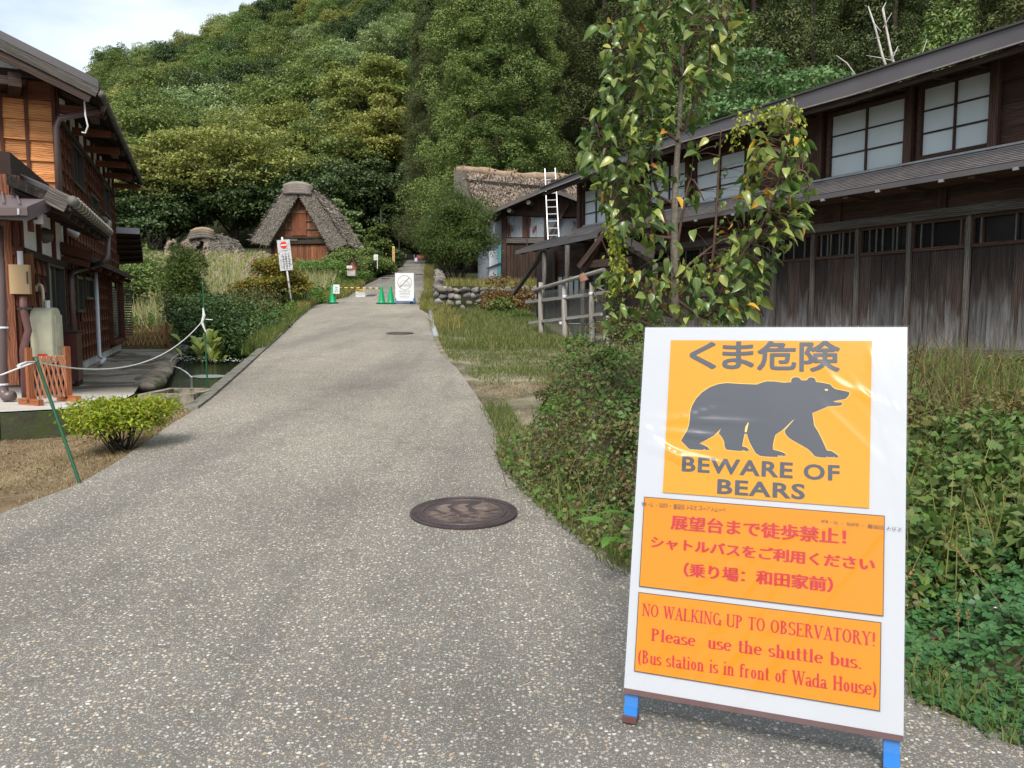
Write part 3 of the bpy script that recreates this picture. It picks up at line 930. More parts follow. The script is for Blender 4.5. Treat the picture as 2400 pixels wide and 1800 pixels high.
for t in np.linspace(.01, .99, 14):
    c = rp(sn + (sf - sn) * t, vE + .03, -.09)
    m = MB(); m.lathe(c, [(.056, -.012), (.062, 0), (.056, .012)], 8, (LV, Vector((0, 0, 1)), LD)); m.build('wire_band', M_grey, house)
# bracket beams and rafters under the eave
for i, s in enumerate(np.linspace(su + .1, sue - .1, 6)):
    t = (s - sn) / (sf - sn); ze = zn + (zf - zn) * t
    piece('bracket_beam', LH(s, -.1, ze - .20), LH(s, vE - .08, ze - .20), .11, .12, M_brown, house)
    if i % 2 == 0: piece('eave_purlin', LH(s + .1, vE - .24, ze - .12), LH(s + 1.0, vE - .24, ze - .12), .12, .11, M_grey, house)
    for q in range(2): piece('rafter', rp(s + .3 * q, -.1, -.22), rp(s + .3 * q, vE - .02, -.22), .05, .07, M_dark, house)
piece('corbel', LH(su - .05, -.55, zn - .02), LH(sn + .1, -.42, zn - .28 + .3), .16, .2, M_dark, house)
# downpipe off the upper gutter
def pipe(name, pts, r, mat, parent=None, n=10):
    m = MB(); m.tube(pts, r, n); return m.build(name, mat, parent if parent is not None else house, smooth=True)
c0, s_, z_ = eave_pt(246, 240, vE + .03)
a0, _, _ = eave_pt(238, 258, vE - .05)
v1, zc1 = LFp(131, 283, su - .1)
pk = LH(su - .1, v1, zc1)
v2, zc2 = LFp(131, 450, su - .1)
pipe('downpipe', [c0, a0, a0 + (pk - a0) * .05, pk + Vector((.05, 0, .03)), pk + Vector((0, 0, -.1)), LH(su - .1, v1, 2.55)], .045, M_pipe)
m = MB(); cc = [PX(197, 222, 11.9), PX(200, 270, 11.8), PX(206, 296, 11.8), PX(200, 312, 11.8), PX(192, 310, 11.8)]
m.tube(cc, .012, 6); m.build('dangling_wire', M_white, house)
# porch roof at the near corner (purple metal, standing seams)
PAs = -1.15
def Fp(px, py, s): v, z = LFp(px, py, s); return LH(s, v, z)
A1 = Fp(64, 484, -1.1); A2 = Fp(143, 452, -.0); A3 = Fp(-60, 476, -1.1); A4 = Fp(30, 445, .4); A5 = Fp(-60, 446, .4)
pr = MB()
dn = Vector((0, 0, -.05))
pr.poly([A3, A1, A2, A4, A5]); pr.poly([A3 + dn * 3, A1 + dn * 3, A1, A3]); pr.poly([A1 + dn * 3, A2 + dn * 3, A2, A1]); pr.poly([A5 + dn * 2, A4 + dn * 2, A2 + dn * 3, A1 + dn * 3, A3 + dn * 3])
pr.build('porch_roof', M_purple, house)
for k in range(3):
    a = A3.lerp(A1, .25 + .3 * k); b = A5.lerp(A4, .35 + .35 * k)
    piece('standing_seam', a + Vector((0, 0, .015)), b + Vector((0, 0, .015)), .02, .03, M_purple, house)
B1 = Fp(-60, 372, 1.2); B2 = Fp(125, 450, .35); B3 = Fp(-60, 446, .38)
pr = MB(); pr.poly([B3, B2, B1]); pr.build('upper_porch_roof', M_purple, house)
piece('ridge_flashing', Fp(-60, 366, 1.2), Fp(160, 463, .0), .07, .05, M_fascia, house)
piece('gutter', Fp(-60, 497, -1.15), Fp(66, 497, -1.15), .09, .08, M_pipe, house)
for k in range(2): piece('gutter_clip', Fp(43, 489 , -1.2), Fp(43, 503, -1.2), .015, .02, M_pipew, house)
piece('porch_beam', Fp(-60, 512, -.9), Fp(80, 508, -.5), .12, .07, M_batten, house)
m = MB(); m.box(Fp(72, 524, -.5), .05, .1, .18, (LV, LD, Vector((0, 0, 1)))); m.build('hanging_bracket', M_batten, house)
m = MB(); m.box(Fp(89, 511, -.45), .10, .06, .13, (LV, LD, Vector((0, 0, 1)))); m.build('outdoor_light', M_white, house)
# side pent roof with bark covered log gutter
vB = .62
Gn, gsn, gzn = eave_pt(166, 470, vB); Gf, gsf, gzf = eave_pt(252, 543, vB)
def pr2(s, v, dz=0): t = (s - gsn) / (gsf - gsn); return LH(s, v, gzn + (gzf - gzn) * t + (vB - v) * .42 + dz)
m = MB(); m.hexa([pr2(gsn, vB, -.12), pr2(gsn, vB, .0), pr2(gsn, 0, 0), pr2(gsn, 0, -.12), pr2(gsf, vB, -.12), pr2(gsf, vB, 0), pr2(gsf, 0, 0), pr2(gsf, 0, -.12)]); m.build('pent_roof', M_bark, house)
m = MB(); m.tube([pr2(gsn + (gsf - gsn) * t, vB + .02, .0) for t in np.linspace(-.01, 1, 10)], .062, 9); m.build('gutter', M_gutter, house, smooth=True)
for t in np.linspace(.03, .97, 15):
    c = pr2(gsn + (gsf - gsn) * t, vB + .02, 0); m = MB(); m.lathe(c, [(.066, -.008), (.072, 0), (.066, .008)], 8, (LV, Vector((0, 0, 1)), LD)); m.build('wire_band', M_straw_l, house)
piece('pent_end_board', pr2(gsn, vB - .03, -.06), pr2(gsn, vB - .24, -.04), .05, .2, M_grey, house)
for s in np.linspace(gsn + .2, gsf - .2, 7): piece('rafter', pr2(s, 0, -.17), pr2(s, vB - .04, -.17), .05, .07, M_dark, house)
# downpipes
q = [eave_pt(253, 546, vB)[0], eave_pt(252, 590, vB)[0], eave_pt(252, 602, vB)[0], eave_pt(243, 614, vB - .05)[0], eave_pt(215, 625, .3)[0], eave_pt(180, 634, .1)[0], eave_pt(167, 640, .08)[0], eave_pt(166, 655, .08)[0]]
sq = LHp(166, 655, .08)[0]
pipe('downpipe', q + [LH(sq, .08, .3)], .045, M_pipe)
sq = LHp(224, 640, .1)[0]
pipe('pipe', [LH(sq, .1, LHp(224, 632, .1)[1]), LH(sq, .1, .12), LH(sq - .1, .2, .08), LH(sq - .9, .22, .06)], .04, M_pipew)
q = [eave_pt(228, 510, .3)[0], eave_pt(248, 515, .45)[0], eave_pt(256, 522, .5)[0], eave_pt(254, 532, .6)[0]]
pipe('downpipe', q, .05, M_pipe)
# lower awning along the far half
vC = .42
Cn, csn, czn = eave_pt(216, 599, vC); Cf, csf, czf = eave_pt(310, 646, vC)
def pr3(s, v, dz=0): t = (s - csn) / (csf - csn); return LH(s, v, czn + (czf - czn) * t + (vC - v) * .25 + dz)
m = MB(); m.hexa([pr3(csn, vC, -.10), pr3(csn, vC, 0), pr3(csn, 0, 0), pr3(csn, 0, -.10), pr3(csf, vC, -.10), pr3(csf, vC, 0), pr3(csf, 0, 0), pr3(csf, 0, -.10)]); m.build('awning', M_dark, house)
piece('awning_end_board', pr3(csn - .02, vC, -.02), pr3(csn - .02, -.02, .02), .05, .15, M_batten, house)
for s in np.linspace(csn, csf, 6): piece('awning_rafter', pr3(s, 0, -.16), pr3(s, vC - .04, -.16), .06, .09, M_batten, house)
for (px, py) in ((167, 541), (174, 545)):
    c = eave_pt(px, py, .06)[0]
    m = MB(); m.lathe(c, [(0, -.09), (.07, -.08), (.085, 0), (.08, .06), (0, .09)], 10, (LD, Vector((0, 0, 1)), LV)); m.build('vent_cover', M_pipew, house, smooth=True)
c = eave_pt(108, 552, .05)[0]
m = MB(); m.lathe(c, [(.11, -.04), (.11, 0), (.075, .07), (.0, .09)], 10, (LD, Vector((0, 0, 1)), LV)); m.build('vent_hood', simple('dark_vent', (.10, .09, .08), .4), house, smooth=True)
# rear annex roof
D1 = Fp(263, 548, 12.9); D2 = Fp(329, 551, 12.9); D3 = Fp(336, 616, 15.6); D4 = Fp(272, 620, 15.6)
m = MB(); th = Vector((0, 0, .14))
m.hexa([D4, D3, D3 + th, D4 + th, D1, D2, D2 + th, D1 + th]); m.build('annex_roof', M_dark, house)
piece('annex_metal_edge', D1 + Vector((0, -.03, .1)), D2 + Vector((0, -.03, .1)), .05, .16, simple('shiny_metal_edge', (.35, .34, .38), .3, .6), house)
for k in range(5):
    t = .12 + k * .19; piece('annex_board', D4.lerp(D1, t) + Vector((0, 0, -.02)), D3.lerp(D2, t) + Vector((0, 0, -.02)), .16, .03, M_reddark, house, up=(0, -.4, 1))
m = MB(); sbox(m, 12.45, 15.5, -3, -.25, 0, 2.6); m.build('annex_wall', M_brown, house)
# ---- things standing by the house
c = Fp(48, 655, -.12)
mt = thing('electric_meter', 'beige electricity meter box on the house corner above pipe', 'meter', c)
mt_m = simple('beige_plastic', (.52, .36, .19), .45, 0, .05, 3)
m = MB(); m.box(c, .20, .15, .34, (LV, -LD, Vector((0, 0, 1)))); m.build('case', mt_m, mt, bevel=.025)
m = MB(); m.box(c + LV * .085 - LD * .08 + Vector((0, 0, .02)), .015, .02, .14, (LV, -LD, Vector((0, 0, 1)))); m.build('display', M_frame, mt)
m = MB(); m.box(c + LD * .075, .26, .02, .62, (LV, -LD, Vector((0, 0, 1)))); m.build('backboard', M_orange2, mt)
m = MB(); m.tube([c + Vector((.01, 0, .17)), c + Vector((.01, 0, .33))], .03, 10); m.build('cable_inlet', M_pipew, mt)
b0 = c + Vector((.02, 0, -.20)); g0 = Fp(60, 925, -.2); g0.z = .44
m = MB(); m.tube([b0, b0 + Vector((.0, 0, -.15)), b0 + Vector((.04, 0, -.4)), Vector((g0.x, g0.y, 1.0)), g0], .042, 10); m.build('conduit', simple('rusty_pink_pipe', (.20, .09, .08), .5), mt, smooth=True)
m = MB(); m.box(b0 + Vector((.02, -.02, -.14)), .15, .03, .03, (LV, -LD, Vector((0, 0, 1)))); m.build('clamp', M_frame, mt)
dp = thing('downpipe', 'brown downpipe with curved foot at the left picture edge', 'downpipe', Fp(8, 950, -.5))
p0 = Fp(2, 700, -.5); p1 = Fp(6, 930, -.5)
m = MB(); m.tube([Vector((p0.x, p0.y, 2.4)), p0, Vector((p1.x, p1.y, .62)), Vector((p1.x + .01, p1.y, .53)), Vector((p1.x + .06, p1.y - .03, .485)), Vector((p1.x + .15, p1.y - .05, .50))], .058, 12); m.build('pipe', M_pipe, dp, smooth=True)
for py in (768, 901): c2 = Fp(5, py, -.5); m = MB(); m.lathe(c2, [(.062, -.012), (.066, 0), (.062, .012)], 12); m.build('band', M_pipew, dp)
# kerosene tank
tc_ = Vector((-5.62, 9.45, 0)) ; ts = LHp(112, 850, .55)[0]
tb = PX(98, 800, 9.25) + LD * .33; tb.z = LH(0, 0, 0).z
tank = thing('oil_tank', 'cream metal heating oil tank behind the wooden lattice gate', 'oil tank', tb)
tm = simple('cream_tank_paint', (.56, .53, .38), .42, 0, .12, 5)
m = MB()
prof = []
for i in range(20):
    a = math.pi * 2 * (i + .5) / 20
    prof.append((.33 * (abs(math.cos(a)) ** .4) * (1 if math.cos(a) >= 0 else -1), .345 * (abs(math.sin(a)) ** .4) * (1 if math.sin(a) >= 0 else -1)))
rings = []
for t, k in ((-1, .88), (-.88, .98), (-.7, 1), (.7, 1), (.88, .98), (1, .88)):
    rings.append([tb + LD * (p[0] * k) + LV * (t * .125) + Vector((0, 0, .74 + p[1] * k)) for p in prof])
for a, b in zip(rings[:-1], rings[1:]):
    for i in range(20): m.poly([a[i], b[i], b[(i + 1) % 20], a[(i + 1) % 20]])
m.poly(rings[0]); m.poly(rings[-1][::-1]); o = m.build('body', tm, tank, smooth=True)
for (e_, hh_) in ((.0, .5), (.015, .28)):
    m = MB(); m.box(tb + LV * (.13 + e_) + Vector((0, 0, .74)), .03, .46 - e_ * 12, hh_, (LV, LD, Vector((0, 0, 1)))); m.build('pressed_panel', tm, tank, bevel=.012)
v = tb + LD * -.1 + Vector((0, 0, 1.08))
m = MB(); m.tube([v, v + Vector((0, 0, .22)), v + Vector((-.012, 0, .27)), v + Vector((-.045, 0, .29)), v + Vector((-.075, 0, .26)), v + Vector((-.078, 0, .20))], .018, 8); m.build('vent_pipe', tm, tank, smooth=True)
m = MB(); m.lathe(tb + LD * -.15 + LV * .05 + Vector((0, 0, 1.07)), [(.03, 0), (.03, .10), (.0, .10)], 10); m.build('filler_cap', M_pipew, tank)
m = MB(); m.box(tb - LD * .335 - LV * .0 + Vector((0, 0, .50)), .10, .01, .05, (LV, LD, Vector((0, 0, 1)))); m.build('sticker', simple('red_sticker', (.55, .04, .03), .5), tank)
for a in (-1, 1):
    for b in (-1, 1): piece('leg', tb + LV * (.09 * a) + LD * (.22 * b), tb + LV * (.09 * a) + LD * (.22 * b) + Vector((0, 0, .42)), .035, .035, M_dark, tank)
# outdoor boiler box, dark red
bb = PX(168, 900, 10.75); bb.z = LH(1.5, 0, 0).z
bx = thing('boiler_box', 'dark red cabinet behind the cream oil tank', 'cabinet', bb)
red = simple('dark_red_paint', (.085, .018, .016), .3, 0, .1, 4)
m = MB(); m.box(bb + Vector((0, 0, .40)), .24, .5, .66, (LV, LD, Vector((0, 0, 1)))); m.build('body', red, bx, bevel=.012)
m = MB(); m.box(bb + Vector((0, 0, .745)), .27, .54, .03, (LV, LD, Vector((0, 0, 1)))); m.build('top', M_dark, bx)
for a in (-1, 1): m = MB(); m.box(bb + LV * (.09 * a) + Vector((0, 0, .035)), .05, .45, .07, (LV, LD, Vector((0, 0, 1)))); m.build('foot', M_dark, bx)
# folding lattice gates
M_lat = wood('lattice_laths', (.30, .10, .05), (.52, .22, .12), (.66, .34, .20), grain=40, objvar=.12)
M_post = wood('lattice_posts', (.16, .05, .02), (.30, .10, .04), (.40, .15, .07), grain=40, objvar=.12)
def lattice(a, b, z0, h, n, label, posts=(True, True), slope=.11, w=.024):
    a = Vector((a[0], a[1], z0)); b = Vector((b[0], b[1], z0))
    t = thing('lattice_fence', label, 'lattice fence', (a + b) / 2)
    d = (b - a); L = d.length; d.normalize(); nn = Vector((-d.y, d.x, 0))
    step = L / n
    for k in range(n + 1):
        for sgn in (1, -1):
            x0 = step * k; x1 = x0 + sgn * slope * L
            za, zb = .06, h
            if x1 > L: f = (L - x0) / (x1 - x0); zb = za + (h - za) * f; x1 = L
            if x1 < 0: f = (0 - x0) / (x1 - x0); zb = za + (h - za) * f; x1 = 0
            if zb - za < .1: continue
            piece('lath', a + d * x0 + Vector((0, 0, za)) + nn * (.012 * sgn), a + d * x1 + Vector((0, 0, zb)) + nn * (.012 * sgn), w, .012, M_lat, t, up=nn)
        # laths that start on the side posts partway up
    for k in range(1, 4):
        f = k / 4
        for sgn, xs in ((1, 0), (-1, L)):
            za = h * f; x1 = xs + sgn * slope * L * (1 - f)
            piece('lath', a + d * xs + Vector((0, 0, za)) + nn * (.012 * sgn), a + d * x1 + Vector((0, 0, h)) + nn * (.012 * sgn), w, .012, M_lat, t, up=nn)
    for f, p in ((0, a), (1, b)):
        if posts[f]:
            piece('post', p + Vector((0, 0, .03)), p + Vector((0, 0, h + .10)), .06, .045, M_post, t, up=nn)
            m = MB(); m.box(p + Vector((0, 0, .035)), .06, .34, .07, (d, nn, Vector((0, 0, 1)))) ; m.build('foot', M_post, t, bevel=.015)
    return t
la = PX(72, 936, 8.35); lb = PX(161, 928, 8.75)
lattice((la.x, la.y), (lb.x, lb.y), .42, .53, 8, 'orange wooden lattice fence in front of the cream tank', slope=.24, w=.018)
lc = PX(290, 820, 21.8); le = PX(392, 828, 22.6)
lattice((lc.x, lc.y), (le.x, le.y), float(H(lc.x, 23)) , 0.62, 9, 'pink wooden lattice fence between the house and the pond', (False, True), slope=.17, w=.022)
m = MB()
# ---------------------------------------------------------------- right building (long weathered timber house)
RN = Vector((7.2, 10.8, 0)); RD = Vector((-.488, .873, 0)); RV = Vector((-.873, -.488, 0))
Zv = Vector((0, 0, 1))
def RB(s, v, z): return RN + RD * s + RV * v + Vector((0, 0, z))
def RBp(px, py, v=0.0):
    r = ray(px, py); r = r / r.y
    A = RN + RV * v
    s = (r.x * A.y - A.x) / (RD.x - r.x * RD.y)
    t = A.y + RD.y * s
    return s, CAMZ + r.z * t
def rbox(m, s0, s1, v0, v1, z0, z1):
    m.hexa([RB(s0, v0, z0), RB(s0, v1, z0), RB(s0, v1, z1), RB(s0, v0, z1), RB(s1, v0, z0), RB(s1, v1, z0), RB(s1, v1, z1), RB(s1, v0, z1)])
    return m
SEND = 10.85
tb_ = thing('timber_house', 'long dark weathered timber house with paper windows on the right', 'house', RB(4, 0, .9))
core = MB(); rbox(core, -4, SEND, -6, -.14, .95, 4.9); rbox(core, -4, SEND + 3.2, -6, -.45, .95, 3.5)
core.build('wall_core', simple('timber_core', (.012, .009, .007), .95), tb_)
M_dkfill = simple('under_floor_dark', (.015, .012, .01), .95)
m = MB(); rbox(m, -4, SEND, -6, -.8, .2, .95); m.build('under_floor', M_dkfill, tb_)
zsill = .93
piece('sill_beam', RB(-4, .02, zsill - .05), RB(SEND, .02, zsill - .05), .16, .10, M_grey, tb_)
piece('sill_beam', RB(-4, .05, zsill - .16), RB(SEND, .05, zsill - .16), .12, .13, M_grey, tb_)
for s in np.arange(-3, SEND, 1.86): piece('footing_post', RB(s, 0, .25), RB(s, 0, zsill - .2), .16, .14, M_grey, tb_, up=RV)
# logs lying along the foot
for q, (z, v, r) in enumerate(((.66, .30, .055), (.60, .46, .06), (.52, .62, .07), (.42, .60, .06))):
    m = MB(); m.tube([RB(s, v + .02 * math.sin(s * 2 + q), z) for s in np.linspace(-3, 4.4, 9)], r, 8); m.build('foot_log', M_grey, tb_)
# sliding panel bays, 0.93 m each
posts = [RBp(x, y)[0] for x, y in ((2276, 501), (2135, 560), (2012, 600), (1907, 640), (1817, 640))]
step = .93
ps = sorted(posts)
allp = [ps[0] - step * k for k in (4, 3, 2, 1)] + ps + [ps[-1] + step * k for k in (1, 2, 3, 4, 5, 6)]
allp = [p for p in allp if -3.9 < p < SEND]
zw0, zw1 = RBp(2400, 564.6)[1], RBp(2400, 494.8)[1]
for i, s in enumerate(allp):
    piece('post', RB(s, .03, zsill), RB(s, .03, zw1 + .04), .07, .05, M_grey, tb_, up=RV)
bars = {0: [.12, .3, .5, .62, .86], 1: [.1, .26, .42, .5, .8], 2: [.15, .68, .92], 3: [.1, .28, .85], 4: [.1, .62, .84], 5: [.22, .3, .52, .66, .8], 6: [.15, .32, .4, .62, .7, .86], 7: [.2, .5, .8]}
lat0, lat1 = RBp(1530, 700)[0], RBp(1396, 700)[0]
for i, (a, b) in enumerate(zip(allp[:-1], allp[1:])):
    a2, b2 = a + .045, b - .045
    if a > lat0 - .3: continue
    n = rnd.choice([3, 3, 4])
    xs = [a2] + sorted(a2 + (b2 - a2) * (k + rnd.uniform(-.12, .12)) / n for k in range(1, n)) + [b2]
    for x0, x1 in zip(xs[:-1], xs[1:]):
        v = rnd.uniform(-.012, .004)
        piece('board', RB((x0 + x1) / 2, v, zsill), RB((x0 + x1) / 2, v, zw0 - .02), x1 - x0 - .006, .025, M_amado, tb_, up=RV)
    m = MB()
    for (e_, f_, c, d) in ((a2, b2, zw0 - .03, zw0 + .02), (a2, b2, zw1 - .02, zw1 + .04), (a2, a2 + .02, zw0 + .0, zw1), (b2 - .02, b2, zw0, zw1)): rbox(m, e_, f_, -.03, .035, c, d)
    wn_ = m.build('transom_window', M_reddark, tb_)
    m = MB(); rbox(m, a2, b2, -.06, -.045, zw0, zw1); m.build('pane', M_glass, wn_)
    for f in bars[i % 8]:
        s = a2 + (b2 - a2) * f; piece('bar', RB(s, .01, zw0 + .02), RB(s + rnd.uniform(-.006, .006), .01, zw1 - .02), .020, .022, M_grey, wn_, up=RV)
# lintel, boards above, rafters, lower pent roof
zl = RBp(2400, 478)[1]
piece('lintel_beam', RB(-4, .07, zl), RB(SEND, .07, zl), .10, .14, M_grey, tb_)
zs0 = zl + .07
eA = RBp(2400, 384, .80); ze = eA[1]
zroofwall = RBp(2400, 342, .04)[1]
hb = ze + .02 - zs0
for k in range(2):
    z = zs0 + hb * (k + .5) / 2
    for a in np.arange(-4, SEND, 1.86): piece('board', RB(a, .0, z), RB(min(a + 1.86, SEND), .0, z), hb / 2 * .98, .03, M_dark if k else M_reddark, tb_, up=RV)
for x, y in ((2215, 440), (2019, 470)):
    s = RBp(x, y)[0]
    for kk in (-2, -1, 0, 1, 2, 3):
        pass
for s in [RBp(2215, 440)[0] + 1.86 * k for k in range(-2, 5)]:
    piece('post', RB(s, .04, zs0), RB(s, .04, ze + .1), .14, .07, M_reddark, tb_, up=RV)
def lower_roof(s0, s1, zo=0, v1=.80, zt=None, zb=None):
    zt = zt if zt else zroofwall; zb = zb if zb else ze + .03
    m = MB()
    # ribbed metal: ribs run across the slope's fall line, small steps
    n = 9
    P = []
    for k in range(n):
        f0, f1 = k / n, (k + 1) / n
        va, vb = .04 + (v1 - .04) * f0, .04 + (v1 - .04) * f1
        za, zb_ = zt + (zb - zt) * f0, zt + (zb - zt) * f1
        rbox_ = [RB(s0, va, za - .03), RB(s0, vb, zb_ - .03), RB(s0, vb, zb_ + .042), RB(s0, va, za + .004), RB(s1, va, za - .03), RB(s1, vb, zb_ - .03), RB(s1, vb, zb_ + .042), RB(s1, va, za + .004)]
        m.hexa(rbox_)
    return m
M_hook = simple('dull_zinc', (.22, .23, .24), .5, .2)
M_rib = simple('pale_edge_highlight', (.20, .175, .17), .4, .0, .3, 5)  # lighter metal: paints the highlight lines along the pent roof's ribs
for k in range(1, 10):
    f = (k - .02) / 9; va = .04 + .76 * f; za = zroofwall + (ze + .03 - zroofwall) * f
    piece('rib_highlight', RB(-4, va, za + .035), RB(SEND, va, za + .035), .018, .012, M_rib, tb_)
lr = lower_roof(-4, SEND).build('pent_roof', M_ribroof, tb_)
piece('eave_fascia', RB(-4, .82, ze + .0), RB(SEND, .82, ze + .0), .03, .075, M_fascia, tb_)
for k in range(15):
    s = -3.6 + k; piece('eave_bracket', RB(s, .3, ze - .055), RB(s, .79, ze - .055), .09, .05, M_reddark, tb_)
    piece('gutter_hook', RB(s + .4, .80, ze - .05), RB(s + .4, .84, ze - .05), .07, .04, M_hook, tb_)
piece('eave_board', RB(-4, .5, ze - .02), RB(SEND, .5, ze - .02), .6, .02, M_reddark, tb_)
m = MB(); m.tube([RB(s, .09, zroofwall + .045) for s in (-4, 0, 1.2, SEND - 4)], .02, 6); m.build('pipe', simple('galvanised', (.40, .43, .45), .4, .3), tb_)
piece('flashing', RB(-4, .05, zroofwall + .02), RB(SEND, .05, zroofwall + .02), .04, .05, simple('galvanised_flashing', (.30, .33, .35), .45, .3), tb_)
# upper storey
zu0 = RBp(2315, 345)[1]
eU = RBp(2400, 87, .9); zue = eU[1]
zu1 = zue + .03
def upw(xa, xb, px_ref, yb, yt, rows=3, cols=2, v=.02):
    s1 = RBp(xa, yb)[0]; s0 = RBp(xb, yb)[0]
    z0 = RBp(px_ref, yb)[1]; z1 = RBp(px_ref, yt)[1]
    f = MB(); t = .055
    for (a, b, c, d) in ((s0, s1, z0, z0 + t), (s0, s1, z1 - t, z1), (s0, s0 + t, z0 + t, z1 - t), (s1 - t, s1, z0 + t, z1 - t)): rbox(f, a, b, v - .05, v + .04, c, d)
    w = f.build('window', M_reddark, tb_)
    for i in range(cols):
        for j in range(rows):
            a = s0 + t + (s1 - s0 - 2 * t) * i / cols; b = s0 + t + (s1 - s0 - 2 * t) * (i + 1) / cols
            c = z0 + t + (z1 - z0 - 2 * t) * j / rows; d = z0 + t + (z1 - z0 - 2 * t) * (j + 1) / rows
            m = MB(); rbox(m, a + .011, b - .011, v - .04, v - .02 + rnd.uniform(-.004, .004), c + .009, d - .009); m.build('pane', M_paper, w)
    for i in range(1, cols):
        a = s0 + t + (s1 - s0 - 2 * t) * i / cols; piece('mullion', RB(a, v - .005, z0 + t), RB(a, v - .005, z1 - t), .03, .04, M_reddark, w, up=RV)
    for j in range(1, rows):
        c = z0 + t + (z1 - z0 - 2 * t) * j / rows; piece('glazing_bar', RB(s0 + t, v - .01, c), RB(s1 - t, v - .01, c), .02, .025, M_dark, w)
    return s0, s1, z0, z1
W = []
W.append(upw(2152, 2326, 2152, 377, 205))
W.append(upw(1941, 2125, 1941, 425, 270))
W.append(upw(1629, 1752, 1752, 465, 343, 3, 2))
W.append(upw(1521, 1622, 1521, 487, 395, 3, 2))
W.append(upw(1368, 1430, 1368, 535, 445, 3, 2))
for (x, y) in ((2334, 300), (2135, 320), (1926, 370), (1765, 390), (1618, 400), (1505, 420), (1362, 480)):
    s = RBp(x, y)[0]; piece('post', RB(s, .05, zroofwall), RB(s, .05, zue + .1), .13, .09, M_reddark, tb_, up=RV)
for a in np.arange(-4, SEND, 1.86):
    for j in range(4):
        z = zroofwall + (zue - zroofwall + .1) * (j + .5) / 4
        piece('board', RB(a, -.04, z), RB(min(a + 1.855, SEND), -.04, z), (zue - zroofwall + .1) / 4 * .985, .03, M_reddark, tb_, up=RV)
piece('wall_beam', RB(-4, .05, W[0][3] + .06), RB(SEND, .05, W[0][3] + .06), .08, .10, M_dark, tb_)
SR = RBp(1265, 447, .9)[0]
m = MB()
FS = []
for (px, yt, yb) in ((2400, 51, 97), (2000, 180, 222), (1600, 309, 333), (1423, 375, 392), (1267, 441, 451)):
    s_, zt_ = RBp(px, yt, .9); zb2 = RBp(px, yb, .9)[1]; FS.append((s_, zt_, zb2))
FS.insert(0, (-4, FS[0][1] + (FS[0][1] - FS[1][1]) / (FS[1][0] - FS[0][0]) * (FS[0][0] + 4) * .3, zue))
for (s0, a0_, b0_), (s1, a1_, b1_) in zip(FS[:-1], FS[1:]):
    m.hexa([RB(s0, .86, b0_), RB(s0, .9, b0_), RB(s0, .9, a0_), RB(s0, .86, a0_), RB(s1, .86, b1_), RB(s1, .9, b1_), RB(s1, .9, a1_), RB(s1, .86, a1_)])
m.build('roof_fascia', M_fascia, tb_)
for (s0, a0_, b0_), (s1, a1_, b1_) in zip(FS[:-1], FS[1:]):
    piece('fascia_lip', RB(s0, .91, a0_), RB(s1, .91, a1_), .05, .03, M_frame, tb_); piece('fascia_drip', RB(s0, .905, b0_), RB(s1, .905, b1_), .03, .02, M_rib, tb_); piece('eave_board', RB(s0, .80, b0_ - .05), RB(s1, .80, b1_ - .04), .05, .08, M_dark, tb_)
m = MB(); m.hexa([RB(-4, .86, zue + .0), RB(-4, .86, zue + .2), RB(-4, -3, zue + 1.6), RB(-4, -3, zue + 1.4), RB(SR, .86, FS[-1][2]), RB(SR, .86, FS[-1][1]), RB(SR, -3, zue + 1.2), RB(SR, -3, zue + 1.0)])
m.build('roof', M_dark, tb_)
for s in np.arange(-3.7, SR - .2, .62): piece('rafter', RB(s, -.2, zue + .05), RB(s, .84, zue - .03), .06, .08, M_dark, tb_)
# lattice doors and paper windows at the far end
z0 = RBp(1530, 775)[1]; z1 = RBp(1530, 600)[1]
frm = MB(); rbox(frm, lat0 - .05, lat1 + .05, -.04, .04, z1, z1 + .07); rbox(frm, lat0 - .05, lat1 + .05, -.04, .04, z0 - .07, z0)
ld = frm.build('lattice_door', M_dark, tb_)
n = 44
for k in range(n + 1):
    s = lat0 + (lat1 - lat0) * k / n
    piece('slat', RB(s, .0, z0), RB(s, .0, z1), .03, .03, M_grey, ld, up=RV)
for k in range(4): piece('slat_rail', RB(lat0, -.02, z0 + (z1 - z0) * k / 3), RB(lat1, -.02, z0 + (z1 - z0) * k / 3), .03, .05, M_dark, ld, up=RV)
# ---- lower wing beyond the main volume, its pent roof reaching left
E1 = PX(1209, 590, 21.4); E2 = PX(1400, 549, 17.8); T2 = PX(1430, 527, 18.7); T1 = PX(1278, 563, 22.4)
wing = thing('wing_roof', 'dark ribbed pent roof on round posts at the house end', 'roof', E1)
m = MB(); n = 7
for k in range(n):
    f0, f1 = k / n, (k + 1) / n
    a0, a1 = T1.lerp(E1, f0), T1.lerp(E1, f1); b0, b1 = T2.lerp(E2, f0), T2.lerp(E2, f1)
    u = Zv * .02; d = Zv * -.03
    m.hexa([a0 + d, a1 + d, a1 + u, a0 + u * .2, b0 + d, b1 + d, b1 + u, b0 + u * .2])
m.build('roof_sheet', M_ribroof, wing)
piece('eave_fascia', E1 + Vector((0, 0, -.03)), E2 + Vector((0, 0, -.03)), .03, .09, M_fascia, wing)
piece('end_fascia', E1 + Vector((0, 0, -.03)), T1 + Vector((0, 0, -.03)), .03, .09, M_fascia, wing)
for k in range(6):
    f = .08 + k * .17; piece('rafter', T1.lerp(T2, f) - Zv * .08, E1.lerp(E2, f) - Zv * .08, .05, .07, M_dark, wing)
def wp(px, py, dv=0): # on the wing wall line
    return RBp(px, py, dv)
a_, b_ = RBp(1395, 650, -.3)[0], RBp(1300, 650, -.3)[0]
gz = 1.2
s0, s1 = RBp(1425, 600, -.4)[0], RBp(1300, 600, -.4)[0]
